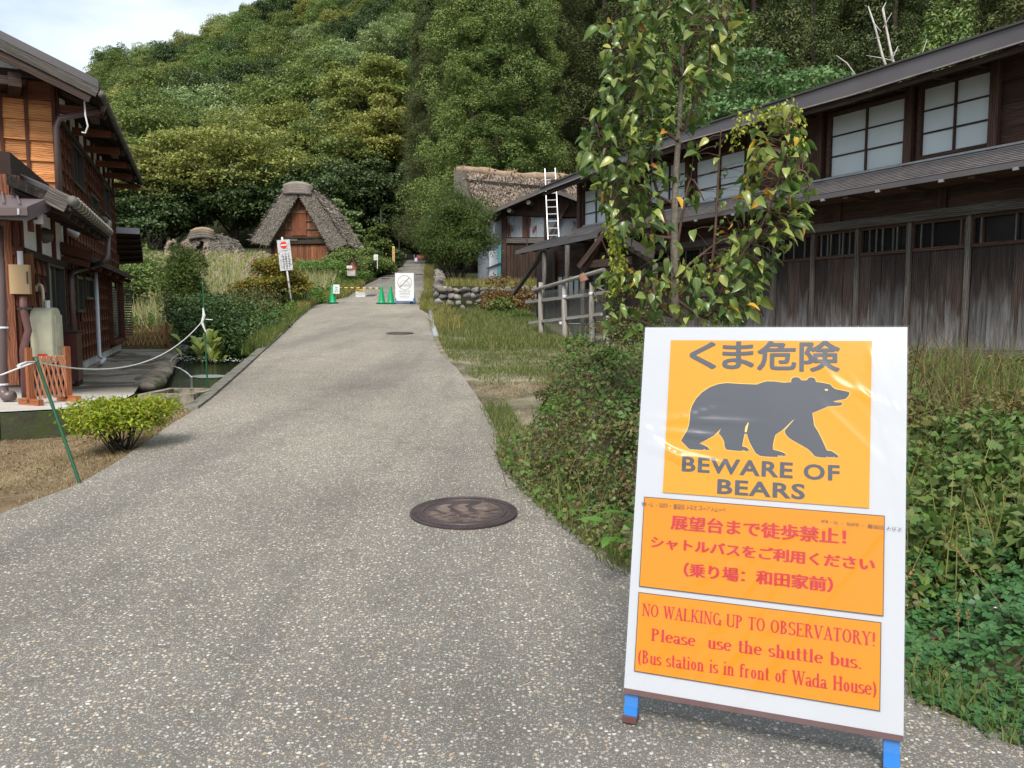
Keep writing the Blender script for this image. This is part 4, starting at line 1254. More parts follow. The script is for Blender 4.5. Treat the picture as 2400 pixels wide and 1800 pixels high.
for j in range(9):
    z = 1.25 + j * .24
    piece('board', RB(s0 - 1.8, -.4, z), RB(s1, -.4, z), .235, .03, M_reddark if j % 3 else M_dark, wing, up=RV)
for x in (1302, 1400):
    s = RBp(x, 600, -.37)[0]; piece('post', RB(s, -.36, 1.1), RB(s, -.36, 3.3), .12, .1, M_reddark, wing, up=RV)
sa, za = RBp(1372, 692, -.37); sb, zb = RBp(1308, 650, -.37)
f = MB(); rbox(f, sa, sb, -.40, -.36, za, zb); wv = f.build('paper_window', M_paper, wing)
for k in range(6): s = sa + (sb - sa) * k / 5; piece('bar', RB(s, -.35, za), RB(s, -.35, zb), .03, .03, M_dark, wing, up=RV)
def rpost(name, pa, pb, r, mat, parent, bend=0.0):
    m = MB(); pa, pb = Vector(pa), Vector(pb)
    m.tube([pa, pa.lerp(pb, .35) + Vector((bend, 0, 0)), pa.lerp(pb, .7) - Vector((bend, 0, 0)), pb], [r * 1.1, r, r, r * .92], 9)
    return m.build(name, mat, parent, smooth=True)
for (xa, ya, xb, yb, Y) in ((1276, 590, 1270, 760, 20.2), (1330, 575, 1322, 765, 18.6), (1400, 560, 1388, 770, 17.4)):
    rpost('round_post', PX(xa, ya, Y), PX(xb, yb, Y), .055, M_grey, wing, .02)
piece('brace', PX(1183 + 20, 690, 22.5) , PX(1275, 590, 20.8), .12, .08, M_grey, wing)
# porch gable
porch = thing('porch_roof', 'slanting plank gable roof over the lattice entrance', 'roof', PX(1430, 540, 17))
RG0 = PX(1428, 530, 18.2); RG1 = PX(1418, 540, 16.6)
LL0 = PX(1375, 604, 18.4); LL1 = PX(1356, 620, 17.0)
RR0 = PX(1530, 590, 16.6); RR1 = PX(1525, 604, 15.2)
for nm, (a, b, c, d) in (('left', (RG0, RG1, LL1, LL0)), ('right', (RG0, RG1, RR1, RR0))):
    for k in range(7):
        f0, f1 = k / 7, (k + 1) / 7
        p, q = a.lerp(d, (f0 + f1) / 2), b.lerp(c, (f0 + f1) / 2)
        piece('roof_plank', p, q, (a - d).length / 7 * .96, .03, M_ribroof if nm == 'right' else M_dark, porch, up=(a - b).cross(a - d) * (1 if nm == 'right' else -1))
piece('bargeboard', RG1 + Vector((0, -.03, -.05)), LL1 + Vector((0, -.03, -.06)), .04, .11, M_dark, porch)
piece('bargeboard', RG1 + Vector((-.1, .1, -.22)), LL1 + Vector((.1, .1, -.14)), .05, .12, M_dark, porch)
piece('bargeboard', RG1 + Vector((0, -.03, -.05)), RR1 + Vector((0, -.03, -.06)), .04, .10, M_dark, porch)
piece('tie_beam', LL1.lerp(RG1, .3) + Vector((0, .3, -.2)), RR1.lerp(RG1, .3) + Vector((0, .3, -.2)), .1, .16, M_dark, porch)
for P in (LL1, RR1): rpost('post', P + Vector((.12, .15, -.1)), Vector((P.x + .1, P.y + .15, float(ZR(P.y)) - .1)), .05, M_grey, porch)

# ---------------------------------------------------------------- snow fence frame with clear corrugated sheets
M_pole = wood('bleached_poles', (.10, .09, .08), (.24, .22, .195), (.40, .375, .345), grain=50, objvar=.15)
fence = thing('pole_fence', 'grey pole frame fence hung with clear corrugated plastic sheets', 'fence', PX(1330, 800, 17))
FA = PX(1236, 800, 18.6); FB = PX(1440, 812, 14.9)
def FP(f, py=None, z=None):
    p = FA.lerp(FB, f); return Vector((p.x, p.y, z))
def fz(px, py):
    r = ray(px, py); r /= r.y
    d = FB - FA; A = FA
    f = (r.x * A.y - A.x) / (d.x - r.x * d.y); Y = A.y + d.y * f
    return f, CAMZ + r.z * Y
for (xa, ya), (xb, yb), w in (((1233, 708), (1428, 685), .07), ((1240, 757), (1410, 736), .06), ((1233, 808), (1447, 816), .07)):
    fa, za = fz(xa, ya); fb, zb = fz(xb, yb)
    piece('rail', FP(fa, z=za), FP(fb, z=zb), .05, w, M_pole, fence)
fa, za = fz(1255, 681); fb, zb = fz(1421, 633)
m = MB(); m.tube([FP(fa, z=za) + Vector((-.05, -.05, 0)), FP(fb, z=zb) + Vector((-.05, -.05, 0))], .045, 8); m.build('top_pole', M_pole, fence)
for x, r in ((1268, .06), (1324, .065), (1388, .06), (1425, .045), (1440, .04)):
    f, zt = fz(x, 662 if x < 1400 else 740); _, zb = fz(x, 845)
    rpost('round_post', FP(f, z=zb), FP(f, z=zt), r, M_pole, fence, .01)
def clearmat():
    m, nt, b, out = newmat('clear_plastic_sheet')
    uv = N(nt, 'UVMap')
    t = N(nt, 'BsdfTransparent'); t.inputs[0].default_value = (.80, .84, .82, 1)
    g = N(nt, 'BsdfGlossy'); g.inputs['Roughness'].default_value = .22; g.inputs['Color'].default_value = (.8, .85, .85, 1)
    d = N(nt, 'BsdfDiffuse'); d.inputs[0].default_value = (.35, .38, .36, 1)
    fr = N(nt, 'Fresnel'); fr.inputs['IOR'].default_value = 1.45
    x1 = N(nt, 'MixShader'); L_(nt, mathn(nt, 'ADD', fr.outputs[0], .03), x1.inputs[0]); L_(nt, t.outputs[0], x1.inputs[1]); L_(nt, g.outputs[0], x1.inputs[2])
    x2 = N(nt, 'MixShader'); x2.inputs[0].default_value = .10; L_(nt, x1.outputs[0], x2.inputs[1]); L_(nt, d.outputs[0], x2.inputs[2])
    L_(nt, x2.outputs[0], out.inputs['Surface'])
    return m
M_clear = clearmat()
def corr(a, b, z0a, z1a, z0b, z1b, name, mat, parent, amp=.012, pitch=.075):
    a, b = Vector(a), Vector(b); L = (b - a).length; d = (b - a) / L; nn = Vector((-d.y, d.x, 0))
    n = int(L / pitch * 6); m = MB(); P = []
    for k in range(n + 1):
        x = L * k / n; o = nn * (amp * math.sin(2 * math.pi * x / pitch)); f = k / n
        P.append((a + d * x + o + Zv * (z0a + (z0b - z0a) * f), a + d * x + o + Zv * (z1a + (z1b - z1a) * f)))
    for k in range(n): m.poly([P[k][0], P[k + 1][0], P[k + 1][1], P[k][1]], [(L * k / n, 0), (L * (k + 1) / n, 0), (L * (k + 1) / n, 1), (L * k / n, 1)])
    return m.build(name, mat, parent, smooth=True)
off = Vector((.07, .05, 0))
zz = lambda px, py: fz(px, py)[1]
for (x0, x1) in ((1256, 1318), (1318, 1382), (1382, 1412)):
    f0, f1 = fz(x0, 750)[0], fz(x1, 750)[0]
    corr(FP(f0, z=0) + off, FP(f1, z=0) + off, zz(x0, 845), zz(x0, 683), zz(x1, 848), zz(x1, 676), 'plastic_sheet', M_clear, fence)
for (x, y) in ((1324, 695), (1386, 688), (1316, 757), (1253, 809), (1312, 812), (1366, 814), (1408, 815)):
    f, z = fz(x, y); m = MB(); m.lathe(FP(f, z=z) + Vector((-.0, -.04, 0)), [(.055, -.03), (.06, 0), (.055, .03)], 8); m.build('rope_tie', M_pipew, fence)
tubp = PX(1349, 770, 17.4)
tub = thing('plastic_tub', 'white plastic tub hanging behind the clear fence sheet', 'tub', tubp)
m = MB(); m.lathe(tubp + Vector((0, 0, -.2)), [(.0, 0), (.17, 0), (.21, .3), (.225, .31), (.215, .32), (.16, .04)], 20); m.build('body', M_white, tub, smooth=True)
pot = PX(1366, 650, 15.6)
pt = thing('flower_pot', 'small terracotta coloured pot tipped upside down on the fence pole', 'pot', pot)
m = MB(); m.lathe(pot, [(.0, .08), (.06, .08), (.085, -.06), (.095, -.06), (.095, -.09), (.08, -.09)], 14, (Vector((.9, 0, .4)), Vector((0, 1, 0)), Vector((-.4, 0, .9)))); m.build('body', simple('terracotta', (.20, .10, .06), .8), pt, smooth=True)

# ---------------------------------------------------------------- barn behind the stone wall
bt = 2.5
BC = PX(1182, 671, 31.5)
barn = thing('thatched_barn', 'old patchwork barn with thatched roof and rusty corrugated sheets', 'barn', (BC.x, BC.y, bt))
BD = Vector((.96, -.28, 0)).normalized()      # along the lean-to front, to the right
BV = Vector((-BD.y, BD.x, 0))                 # into the building
def BP(px, py, v=0.0):
    r = ray(px, py); r /= r.y; A = Vector((BC.x, BC.y, 0)) + BV * v
    s = (r.x * A.y - A.x) / (BD.x - r.x * BD.y); t = A.y + BD.y * s
    return Vector((A.x + BD.x * s, t, CAMZ + r.z * t))
def corrmat(name, c, rust=.5):
    m, nt, b, out = newmat(name)
    geo = N(nt, 'NewGeometry'); P = geo.outputs['Position']; oi = N(nt, 'ObjectInfo')
    add = N(nt, 'VectorMath', operation='ADD'); cx = N(nt, 'CombineXYZ'); L_(nt, mathn(nt, 'MULTIPLY', oi.outputs['Random'], 50), cx.inputs[0])
    L_(nt, P, add.inputs[0]); L_(nt, cx.outputs[0], add.inputs[1])
    mp = N(nt, 'Mapping'); mp.inputs['Scale'].default_value = (3.0, 3.0, .9); L_(nt, add.outputs[0], mp.inputs['Vector'])
    n = noise(nt, mp.outputs[0], 1.0, 5, .65)
    col = ramp(nt, noise(nt, add.outputs[0], 2, 3), [(.3, [x * .75 for x in c]), (.7, c)])
    col = mixc(nt, ramp(nt, n, [(.62 - rust * .2, 0), (.67 - rust * .2, 1)]), col, (.10, .032, .018))
    L_(nt, col, b.inputs['Base Color']); b.inputs['Roughness'].default_value = .55
    return m
M_corrg = corrmat('rusty_corrugated_iron', (.30, .33, .36), .45)
M_corrc = corrmat('grey_corrugated_iron', (.20, .22, .24), .0)
M_corrw = simple('white_corrugated', (.60, .63, .66), .5, 0, .08, 3)
M_corrb = simple('turquoise_corrugated', (.14, .40, .44), .5, 0, .1, 3)
M_rust = simple('rusted_sheet', (.11, .05, .04), .8, 0, .4, 3)
c = MB()
bl = BP(1125, 560); 
P0 = Vector((BC.x, BC.y, bt))
wallR = BP(1420, 560)
c.hexa([P0 + BV * .1, P0 + BV * 5, P0 + BV * 5 + Zv * 3.0, P0 + BV * .1 + Zv * 3.0, Vector((wallR.x, wallR.y, bt)) + BV * .1, Vector((wallR.x, wallR.y, bt)) + BV * 5, Vector((wallR.x, wallR.y, bt + 3.4)) + BV * 5, Vector((wallR.x, wallR.y, bt + 3.4)) + BV * .1])
c.build('wall_core', M_dkfill, barn)
def bquad(px0, py0, px1, py1, mat, name, v=-.02, kind='corr'):
    a = BP(px0, py1, v); b = BP(px1, py1, v); zt = BP(px0, py0, v).z; zt2 = BP(px1, py0, v).z
    if kind == 'corr': return corr((a.x, a.y, 0), (b.x, b.y, 0), a.z, zt, b.z, zt2, name, mat, barn, .012, .08)
    m = MB(); d = BV * .02
    m.hexa([a, a + d, Vector((a.x, a.y, zt)) + d, Vector((a.x, a.y, zt)), b, b + d, Vector((b.x, b.y, zt2)) + d, Vector((b.x, b.y, zt2))]); return m.build(name, mat, barn)
# upper row of sheets, beam, lower vertical boards
for (x0, y0, x1, y1, mt_) in ((1188, 505, 1224, 556, M_corrg), (1224, 505, 1242, 556, M_rust), (1242, 509, 1277, 556, M_corrg), (1281, 511, 1304, 560, M_corrc), (1304, 512, 1350, 562, M_corrc), (1350, 512, 1380, 562, M_corrc)):
    bquad(x0, y0, x1, y1, mt_, 'corrugated_sheet')
x = 1188
while x < 1290:
    w = rnd.uniform(5.5, 8.5)
    a = BP(x + w / 2, 668, -.02); zt = BP(x + w / 2, 571, -.02).z
    piece('board', a, Vector((a.x, a.y, zt)), w / 1800 * 31 * .95, .03, M_dark if rnd.random() < .6 else M_reddark, barn, up=BV); x += w
x = 1196
while x < 1420:
    w = rnd.uniform(6, 9)
    zt = BP(x, 504, -.02).z
    zr_ = BP(x, 452 + abs(x - 1283) * (.42 if x < 1283 else .33), -.02).z
    if zr_ - zt > .12:
        a = BP(x + w / 2, 504, -.02)
        piece('board', Vector((a.x, a.y, zt)), Vector((a.x, a.y, zr_)), w / 1800 * 31 * .95, .03, M_reddark, barn, up=BV)
    x += w
for (x0, y0, x1, y1, w, mt_) in ((1185, 564, 1281, 564, .20, M_grey), (1195, 497, 1415, 508, .14, M_reddark), (1188, 504, 1380, 508, .06, M_dark)):
    piece('beam', BP(x0, y0, -.06), BP(x1, y1, -.06), .10, w, mt_, barn)
for x, w in ((1182, .2), (1280, .14), (1236, .06)):
    a = BP(x, 671, -.05); piece('post', Vector((a.x, a.y, bt)), BP(x, 500, -.05), w, .12, M_dark, barn, up=BV)
piece('brace', BP(1222, 668, -.9), BP(1272, 590, -.12), .13, .1, M_grey, barn)
piece('brace', BP(1283, 560, -.3), BP(1333, 478, -.2), .14, .1, M_reddark, barn)
# left (lane side) wall, running away
LB = PX(1124, 655, 35.5)
def leftq(f0, f1, z0, z1, mat, off_=0.0, nm='corrugated_sheet'):
    a = P0.lerp(Vector((LB.x, LB.y, bt)), f0); b = P0.lerp(Vector((LB.x, LB.y, bt)), f1)
    o = Vector((-.05 - off_, -.05 - off_, 0))
    return corr((a.x + o.x, a.y + o.y, 0), (b.x + o.x, b.y + o.y, 0), bt + z0, bt + z1, bt + z0, bt + z1, nm, mat, barn, .012, .1)
leftq(.02, .48, 1.75, 2.95, M_corrc); leftq(.48, 1.0, 0, 2.9, M_corrc, .02)
leftq(.02, .16, 0, 1.9, M_corrb, .06, 'turquoise_sheet'); leftq(.16, .48, 0, 1.78, M_corrw, .04, 'white_sheet')
a = P0.lerp(Vector((LB.x, LB.y, bt)), .0); b = P0.lerp(Vector((LB.x, LB.y, bt)), .56)
piece('batten', a + Vector((-.12, -.12, 1.15)), b + Vector((-.12, -.12, 1.08)), .05, .05, M_grey, barn)
# lean-to metal roof edge
RA = BP(1128, 508, -.9); RT = BP(1283, 442, -.9); RR_ = BP(1420, 492, -.9)
for (a, b) in ((RA, RT), (RT, RR_)):
    m = MB(); bk = BV * 5.5; t = Zv * .10
    m.hexa([a, a + t, a + t + bk, a + bk, b, b + t, b + t + bk, b + bk]); m.build('metal_roof', M_ribroof, barn)
    piece('bargeboard', a + BV * -.03 + Zv * .0, b + BV * -.03 + Zv * .0, .05, .13, M_grey, barn)
for (x, y) in ((1193, 493), (1238, 474)):
    m = MB(); a = BP(x, y, -.85); m.lathe(a, [(0, 0), (.09, 0), (.09, .5), (0, .5)], 10, (BD, Zv, BV)); m.build('log_end', M_grey, barn)
# thatched roof: steep gable, ridge running right
M_thatch = thatchmat('thatch', (.075, .058, .045), (.20, .16, .13), (.34, .28, .235))
M_thatchd = thatchmat('old_thatch', (.06, .05, .042), (.15, .13, .11), (.28, .25, .215))
M_straw2 = simple('straw_bundle', (.30, .21, .14), .95, 0, .35, 8, .8, bdist=.05)
T0 = PX(1078, 402, 34.0); T1_ = PX(1334, 424, 31.5)
Tl = PX(1150, 512, 32.9); Tr = PX(1425, 512, 30.6)
dR = (T1_ - T0).normalized(); bk = Vector((-dR.y, dR.x, 0))
def slab(name, a, b, c, d, th, mat, parent, nu=28, nv=14, amp=.07, seed=0):
    """thick uneven thatch slab a-b ridge, d-c eave"""
    a, b, c, d = map(Vector, (a, b, c, d))
    nn = (b - a).cross(d - a).normalized()
    if nn.z < 0: nn = -nn
    m = MB(); G = []
    for i in range(nu + 1):
        row = []
        for j in range(nv + 1):
            u, v = i / nu, j / nv
            p = a.lerp(b, u).lerp(d.lerp(c, u), v)
            h = float(vnoise(u * 14 + seed, v * 9 + seed)) * amp * 1.6 + float(vnoise(u * 40 + seed, v * 25)) * amp
            row.append(p + nn * h)
        G.append(row)
    lu = (b - a).length; lv = (d - a).length
    for i in range(nu):
        for j in range(nv):
            m.poly([G[i][j], G[i][j + 1], G[i + 1][j + 1], G[i + 1][j]], [(lv * j / nv, lu * i / nu), (lv * (j + 1) / nv, lu * i / nu), (lv * (j + 1) / nv, lu * (i + 1) / nu), (lv * j / nv, lu * (i + 1) / nu)])
    t = nn * -th
    for i in range(nu): m.poly([G[i][nv], G[i][nv] + t, G[i + 1][nv] + t, G[i + 1][nv]], [(0, i * .1), (th, i * .1), (th, i * .1 + .1), (0, i * .1 + .1)])
    for j in range(nv):
        m.poly([G[0][j] + t, G[0][j + 1] + t, G[0][j + 1], G[0][j]], [(0, j * .1), (.0, j * .1 + .1), (th, j * .1 + .1), (th, j * .1)])
        m.poly([G[nu][j], G[nu][j + 1], G[nu][j + 1] + t, G[nu][j] + t], [(0, j * .1), (.0, j * .1 + .1), (th, j * .1 + .1), (th, j * .1)])
    m.poly([G[0][0] + t, G[nu][0] + t, G[nu][nv] + t, G[0][nv] + t])
    return m.build(name, mat, parent, smooth=True)
Tl0 = PX(1132, 512, 33.6)
slab('thatch_slope', T0, T1_, Tr, Tl, .45, M_thatch, barn, 40, 18, .09)
Bk0 = T0 + bk * 2.6 + Zv * -2.9; Bk1 = T1_ + bk * 2.6 + Zv * -2.9
slab('thatch_slope', T0, T1_, Bk1, Bk0, .45, M_thatchd, barn, 20, 8, .07, 5)
# gable end opening seen edge-on and rolled ridge
gm = MB(); ga = T0 + Vector((.35, .2, -.4)); gm.poly([ga, Tl + Vector((.1, .3, .2)), Bk0 + Vector((.3, 0, .1))]); gm.build('gable_wall', M_dkfill, barn)
slab('gable_thatch', T0 + Vector((-.05, 0, 0)), T0 + dR * .5, T0 + dR * 1.0 + Vector((.0, 0, -2.2)), T0 + Vector((-.05, .1, -2.2)), .4, M_thatchd, barn, 4, 10, .1, 9)
m = MB(); pts = [T0.lerp(T1_, t) + Zv * (.05 + .05 * math.sin(t * 9)) for t in np.linspace(-.02, 1, 18)]
m.tube(pts, [.17 + .03 * math.sin(i * 1.7) for i in range(18)], 9); m.build('ridge_roll', M_straw2, barn, smooth=True)
for t in (.02, .3, .5, .95):
    c0 = T0.lerp(T1_, t) + Zv * .06
    for k in range(26):
        d = Vector((rnd.gauss(0, .18), rnd.gauss(0, .22), rnd.uniform(-.25, .28)))
        if k == 0: m = MB()
        m.tube([c0 - d * .6, c0 + d], [.035, .015], 4)
    m.build('straw_tie', M_straw2, barn)

# ladder against the barn
lad = thing('ladder', 'tall silver aluminium ladder leaning against the old barn', 'ladder', PX(1292, 672, 28))
alu = simple('aluminium', (.48, .49, .50), .35, .25, .06, 3)
b0, b1 = PX(1287, 676, 27.6), PX(1299, 674, 27.6); t0, t1 = PX(1277, 396, 29.4), PX(1300, 396, 29.4)
b0 = PX(1289, 672, 27.4); b1 = b0 + Vector((.40, -.1, 0)); t1 = t0 + Vector((.38, -.1, 0))
piece('rail', b0, t0, .03, .07, alu, lad, up=(0, 1, 0)); piece('rail', b1, t1, .03, .07, alu, lad, up=(0, 1, 0))
for k in range(1, 17): f = k / 16.6; piece('rung', b0.lerp(t0, f), b1.lerp(t1, f), .03, .03, alu, lad)

# ---------------------------------------------------------------- thatched hut left of the lane
HY = 50.0
def HX(px, py, Y=HY): return PX(px, py, Y)
hb0 = HX(637, 640); hb1 = HX(772, 634)
hz = 4.75
hut = thing('thatched_hut', 'small steep thatched hut with red brown vertical boards', 'hut', (hb0.x / 2 + hb1.x / 2, HY, hz))
zb_, ze_ = HX(700, 572).z, HX(700, 560).z
depth = 4.5
m = MB(); m.hexa([(hb0.x, HY + .05, hz), (hb1.x, HY + .05, hz), (hb1.x, HY + depth, hz), (hb0.x, HY + depth, hz), (hb0.x, HY + .05, zb_), (hb1.x, HY + .05, zb_), (hb1.x, HY + depth, zb_), (hb0.x, HY + depth, zb_)]); m.build('wall_core', M_dkfill, hut)
x = hb0.x
while x < hb1.x - .1:
    w = rnd.uniform(.14, .22)
    piece('board', (x + w / 2, HY, hz), (x + w / 2, HY, zb_ - .05), w * .95, .04 + rnd.random() * .03, M_hut, hut, up=(0, -1, 0)); x += w
for px in (640, 771): p = HX(px, 600); piece('post', (p.x, HY - .03, hz), (p.x, HY - .03, zb_), .16, .14, M_dark, hut, up=(0, -1, 0))
for px in (642,): pass
piece('beam', HX(638, 568, HY - .1), HX(772, 566, HY - .1), .14, .26, M_dark, hut); piece('beam', HX(641, 562, HY - .18), HX(697, 563, HY - .18), .1, .14, M_grey, hut)
piece('beam', HX(640, 557, HY - .06), HX(768, 556, HY - .06), .1, .12, M_dark, hut)
# gable boards row by row
ap = HX(702, 452)
zrow = [HX(700, y).z for y in (553, 536, 517, 497, 492, 470)]
gl, gr = HX(645, 555), HX(760, 555)
def gx_(z, side):
    t = (z - gl.z) / (ap.z - gl.z)
    return gl.x + (ap.x - gl.x) * t if side < 0 else gr.x + (ap.x - gr.x) * t
x = gl.x
while x < gr.x:
    w = rnd.uniform(.13, .19); xc = x + w / 2
    if xc < ap.x: zt = gl.z + (ap.z - gl.z) * (xc - gl.x) / (ap.x - gl.x)
    else: zt = gr.z + (ap.z - gr.z) * (gr.x - xc) / (gr.x - ap.x)
    if zt - gl.z > .15 and not (HX(683, 520).x < xc < HX(716, 520).x and False):
        piece('board', (xc, HY, gl.z), (xc, HY, zt + .05), w * .94, .03 + rnd.random() * .03, M_hut, hut, up=(0, -1, 0))
    x += w
d0, d1 = HX(684, 552, HY - .1), HX(717, 498, HY - .1)
m = MB(); m.box(((d0.x + d1.x) / 2, HY - .09, (d0.z + d1.z) / 2), d1.x - d0.x, .05, d1.z - d0.z); dr_ = m.build('loft_door', wood('door_boards', (.06, .02, .01), (.17, .055, .025), (.26, .09, .04), grain=30), hut)
piece('door_rail', (d0.x, HY - .13, d1.z), (d1.x, HY - .13, d1.z), .05, .1, M_hut, dr_); 
for yy_ in (536, 517): 
    for (xa, xb) in ((655, 683), (718, 755)):
        if yy_ == 517: xa, xb = (xa + 8, xb) if xa < 700 else (xa, xb - 10)
        piece('rail', HX(xa, yy_, HY - .08), HX(xb, yy_, HY - .08), .05, .09, M_grey, hut)
piece('rail', HX(684, 495, HY - .08), HX(716, 495, HY - .08), .05, .1, M_grey, hut)
# rafters poles along the verge
for sx, (xa, ya) in ((-1, (640, 556)), (1, (764, 556))):
    piece('verge_pole', HX(xa, ya, HY - .35), HX(702, 458, HY - .35), .09, .09, M_grey, hut)
    for k in range(9):
        f = .05 + k * .1; a = HX(xa, ya, HY - .4).lerp(HX(702, 458, HY - .4), f)
        m = MB(); m.tube([a + Vector((0, -.05, 0)), a + Vector((-sx * .02, .3, .0))], .05, 6); m.build('pole_end', M_grey, hut)
# roof slabs with thickness (outer and inner edges traced as two lines in one plane)
O_l, O_r = HX(586, 560, HY - .7), HX(812, 584, HY - .7); O_t = HX(702, 432, HY - .7)
def thslope(side):
    top_o = HX(697 + side * 30, 441, HY - .7); bot_o = HX(586, 563, HY - .7) if side < 0 else HX(813, 572, HY - .7)
    top_i = HX(700 + side * 2, 455, HY - .7); bot_i = HX(626, 576, HY - .7) if side < 0 else HX(777, 586, HY - .7)
    nu, nv = 12, 24
    m = MB(); D = Vector((0, depth + 1.3, 0))
    outer, inner = [], []
    for j in range(nv + 1):
        f = j / nv
        o_ = top_o.lerp(bot_o, f); i_ = top_i.lerp(bot_i, f)
        bow = math.sin(f * math.pi) * -.12
        nrm = Vector((side * .8, 0, .6))
        o_ = o_ + nrm * bow + nrm * (float(vnoise(f * 12, side * 3 + 9)) * .12); i_ = i_ + nrm * bow * .5 + nrm * float(vnoise(f * 20, side + 2)) * .06
        outer.append(o_); inner.append(i_)
    L = (bot_o - top_o).length
    for j in range(nv):
        for i in range(nu):
            y0, y1 = D * (i / nu), D * ((i + 1) / nu)
            def q(jj, ii): 
                return outer[jj] + D * (ii / nu) + Vector((side * .8, 0, .6)) * float(vnoise(jj * .7, ii * 1.3 + side)) * .10
            m.poly([q(j, i), q(j + 1, i), q(j + 1, i + 1), q(j, i + 1)], [(L * j / nv, y0.y), (L * (j + 1) / nv, y0.y), (L * (j + 1) / nv, y1.y), (L * j / nv, y1.y)])
        q0 = outer[j] + Vector((side * .8, 0, .6)) * float(vnoise(j * .7, side)) * .10; q1 = outer[j + 1] + Vector((side * .8, 0, .6)) * float(vnoise((j + 1) * .7, side)) * .10
        m.poly([q0, q1, inner[j + 1], inner[j]], [(L * j / nv, 0), (L * (j + 1) / nv, 0), (L * (j + 1) / nv, .6), (L * j / nv, .6)])
        m.poly([inner[j], inner[j + 1], inner[j + 1] + D, inner[j] + D])
    m.poly([outer[-1], inner[-1], inner[-1] + D, outer[-1] + D])
    m.build('thatch_slope', M_thatchd, hut, smooth=False)
    SURF.append((side, outer, D, inner))
    m = MB(); e0 = outer[-1].lerp(inner[-1], .0); m.poly([outer[-1] + Vector((0, -.03, -.02)), inner[-1] + Vector((0, -.03, 0)), inner[-1] + Vector((0, .4, -.04)), outer[-1] + Vector((0, .4, -.04))]); m.build('eave_cut', M_straw2, hut)
SURF = []
thslope(-1); thslope(1)
m = MB()
for k in range(6):
    a = HX(664 + rnd.uniform(-2, 2), 436 + k * 3.2, HY - .75); b = HX(731 + rnd.uniform(-2, 2), 438 + k * 3.2, HY - .75)
    mid = a.lerp(b, .5) + Zv * (.17 - k * .02)
    m.tube([a, a.lerp(mid, .5) + Zv * .04, mid, b.lerp(mid, .5) + Zv * .04, b], [.12, .15, .16, .15, .12], 7)
m.build('ridge_roll', thatchmat('ridge_thatch', (.12, .10, .085), (.25, .215, .19), (.36, .32, .28)), hut, smooth=True)
for k in range(8):
    a = HX(664, 440, HY); 
m = MB(); m.hexa([HX(664, 452, HY - .75), HX(731, 452, HY - .75), HX(731, 436, HY - .75), HX(664, 436, HY - .75), HX(664, 452, HY - .75) + Vector((0, 6, 0)), HX(731, 452, HY - .75) + Vector((0, 6, 0)), HX(731, 436, HY - .75) + Vector((0, 6, 0)), HX(664, 436, HY - .75) + Vector((0, 6, 0))]); m.build('ridge_cap', M_thatchd, hut)

# second little hut behind the pampas grass
SY = 62.0
sh = thing('thatched_hut', 'low grey thatched hut roof rising behind pampas grass', 'hut', PX(470, 620, SY))
def smallslope(side):
    top_o = PX(474 + side * 24, 545, SY); bot_o = PX(474 + side * (72 if side > 0 else 84), 612, SY)
    top_i = PX(474 + side * 3, 560, SY); bot_i = PX(474 + side * 46, 618, SY)
    m = MB(); D = Vector((0, 5, 0)); O_, I_ = [], []
    for j in range(13):
        f = j / 12; nr = Vector((side * .75, 0, .65)); w_ = nr * (float(vnoise(f * 8, side * 2 + 4)) * .18 + math.sin(f * math.pi) * .10)
        O_.append(top_o.lerp(bot_o, f) + w_); I_.append(top_i.lerp(bot_i, f) + w_ * .6)
    for j in range(12):
        m.poly([O_[j], O_[j + 1], O_[j + 1] + D, O_[j] + D]); m.poly([O_[j], O_[j + 1], I_[j + 1], I_[j]]); m.poly([I_[j], I_[j + 1], I_[j + 1] + D, I_[j] + D])
    m.poly([O_[-1], I_[-1], I_[-1] + D, O_[-1] + D]); m.build('thatch_slope', M_thatchd, sh); SURF2.append((O_, D, I_))
SURF2 = []
smallslope(-1); smallslope(1)
for k in range(4):
    m = MB(); y_ = 538 + k * 5.5; hw = 27 + k * 2
    m.tube([PX(474 - hw, y_ + 5, SY - .1 - .05 * k), PX(474 - hw * .5, y_ + .5, SY - .1), PX(474, y_ - 1, SY - .1), PX(474 + hw * .5, y_ + .5, SY - .1), PX(474 + hw, y_ + 5, SY - .1)], [.13, .17, .18, .17, .13], 7); m.build('ridge_roll', M_straw2 if k == 0 else M_thatchd, sh, smooth=True)
m = MB(); m.hexa([PX(446, 565, SY), PX(502, 565, SY), PX(498, 544, SY), PX(450, 544, SY), PX(446, 565, SY) + Vector((0, 5, 0)), PX(502, 565, SY) + Vector((0, 5, 0)), PX(498, 544, SY) + Vector((0, 5, 0)), PX(450, 544, SY) + Vector((0, 5, 0))]); m.build('ridge_cap', M_thatchd, sh)
m = MB(); m.poly([PX(425, 640, SY + .5), PX(525, 640, SY + .5), PX(476, 556, SY + .5)]); m.build('gable_boards', M_dark, sh)
m = MB(); m.box(PX(494, 600, SY + .3), .8, .1, .6); m.build('plaster', M_white, sh)

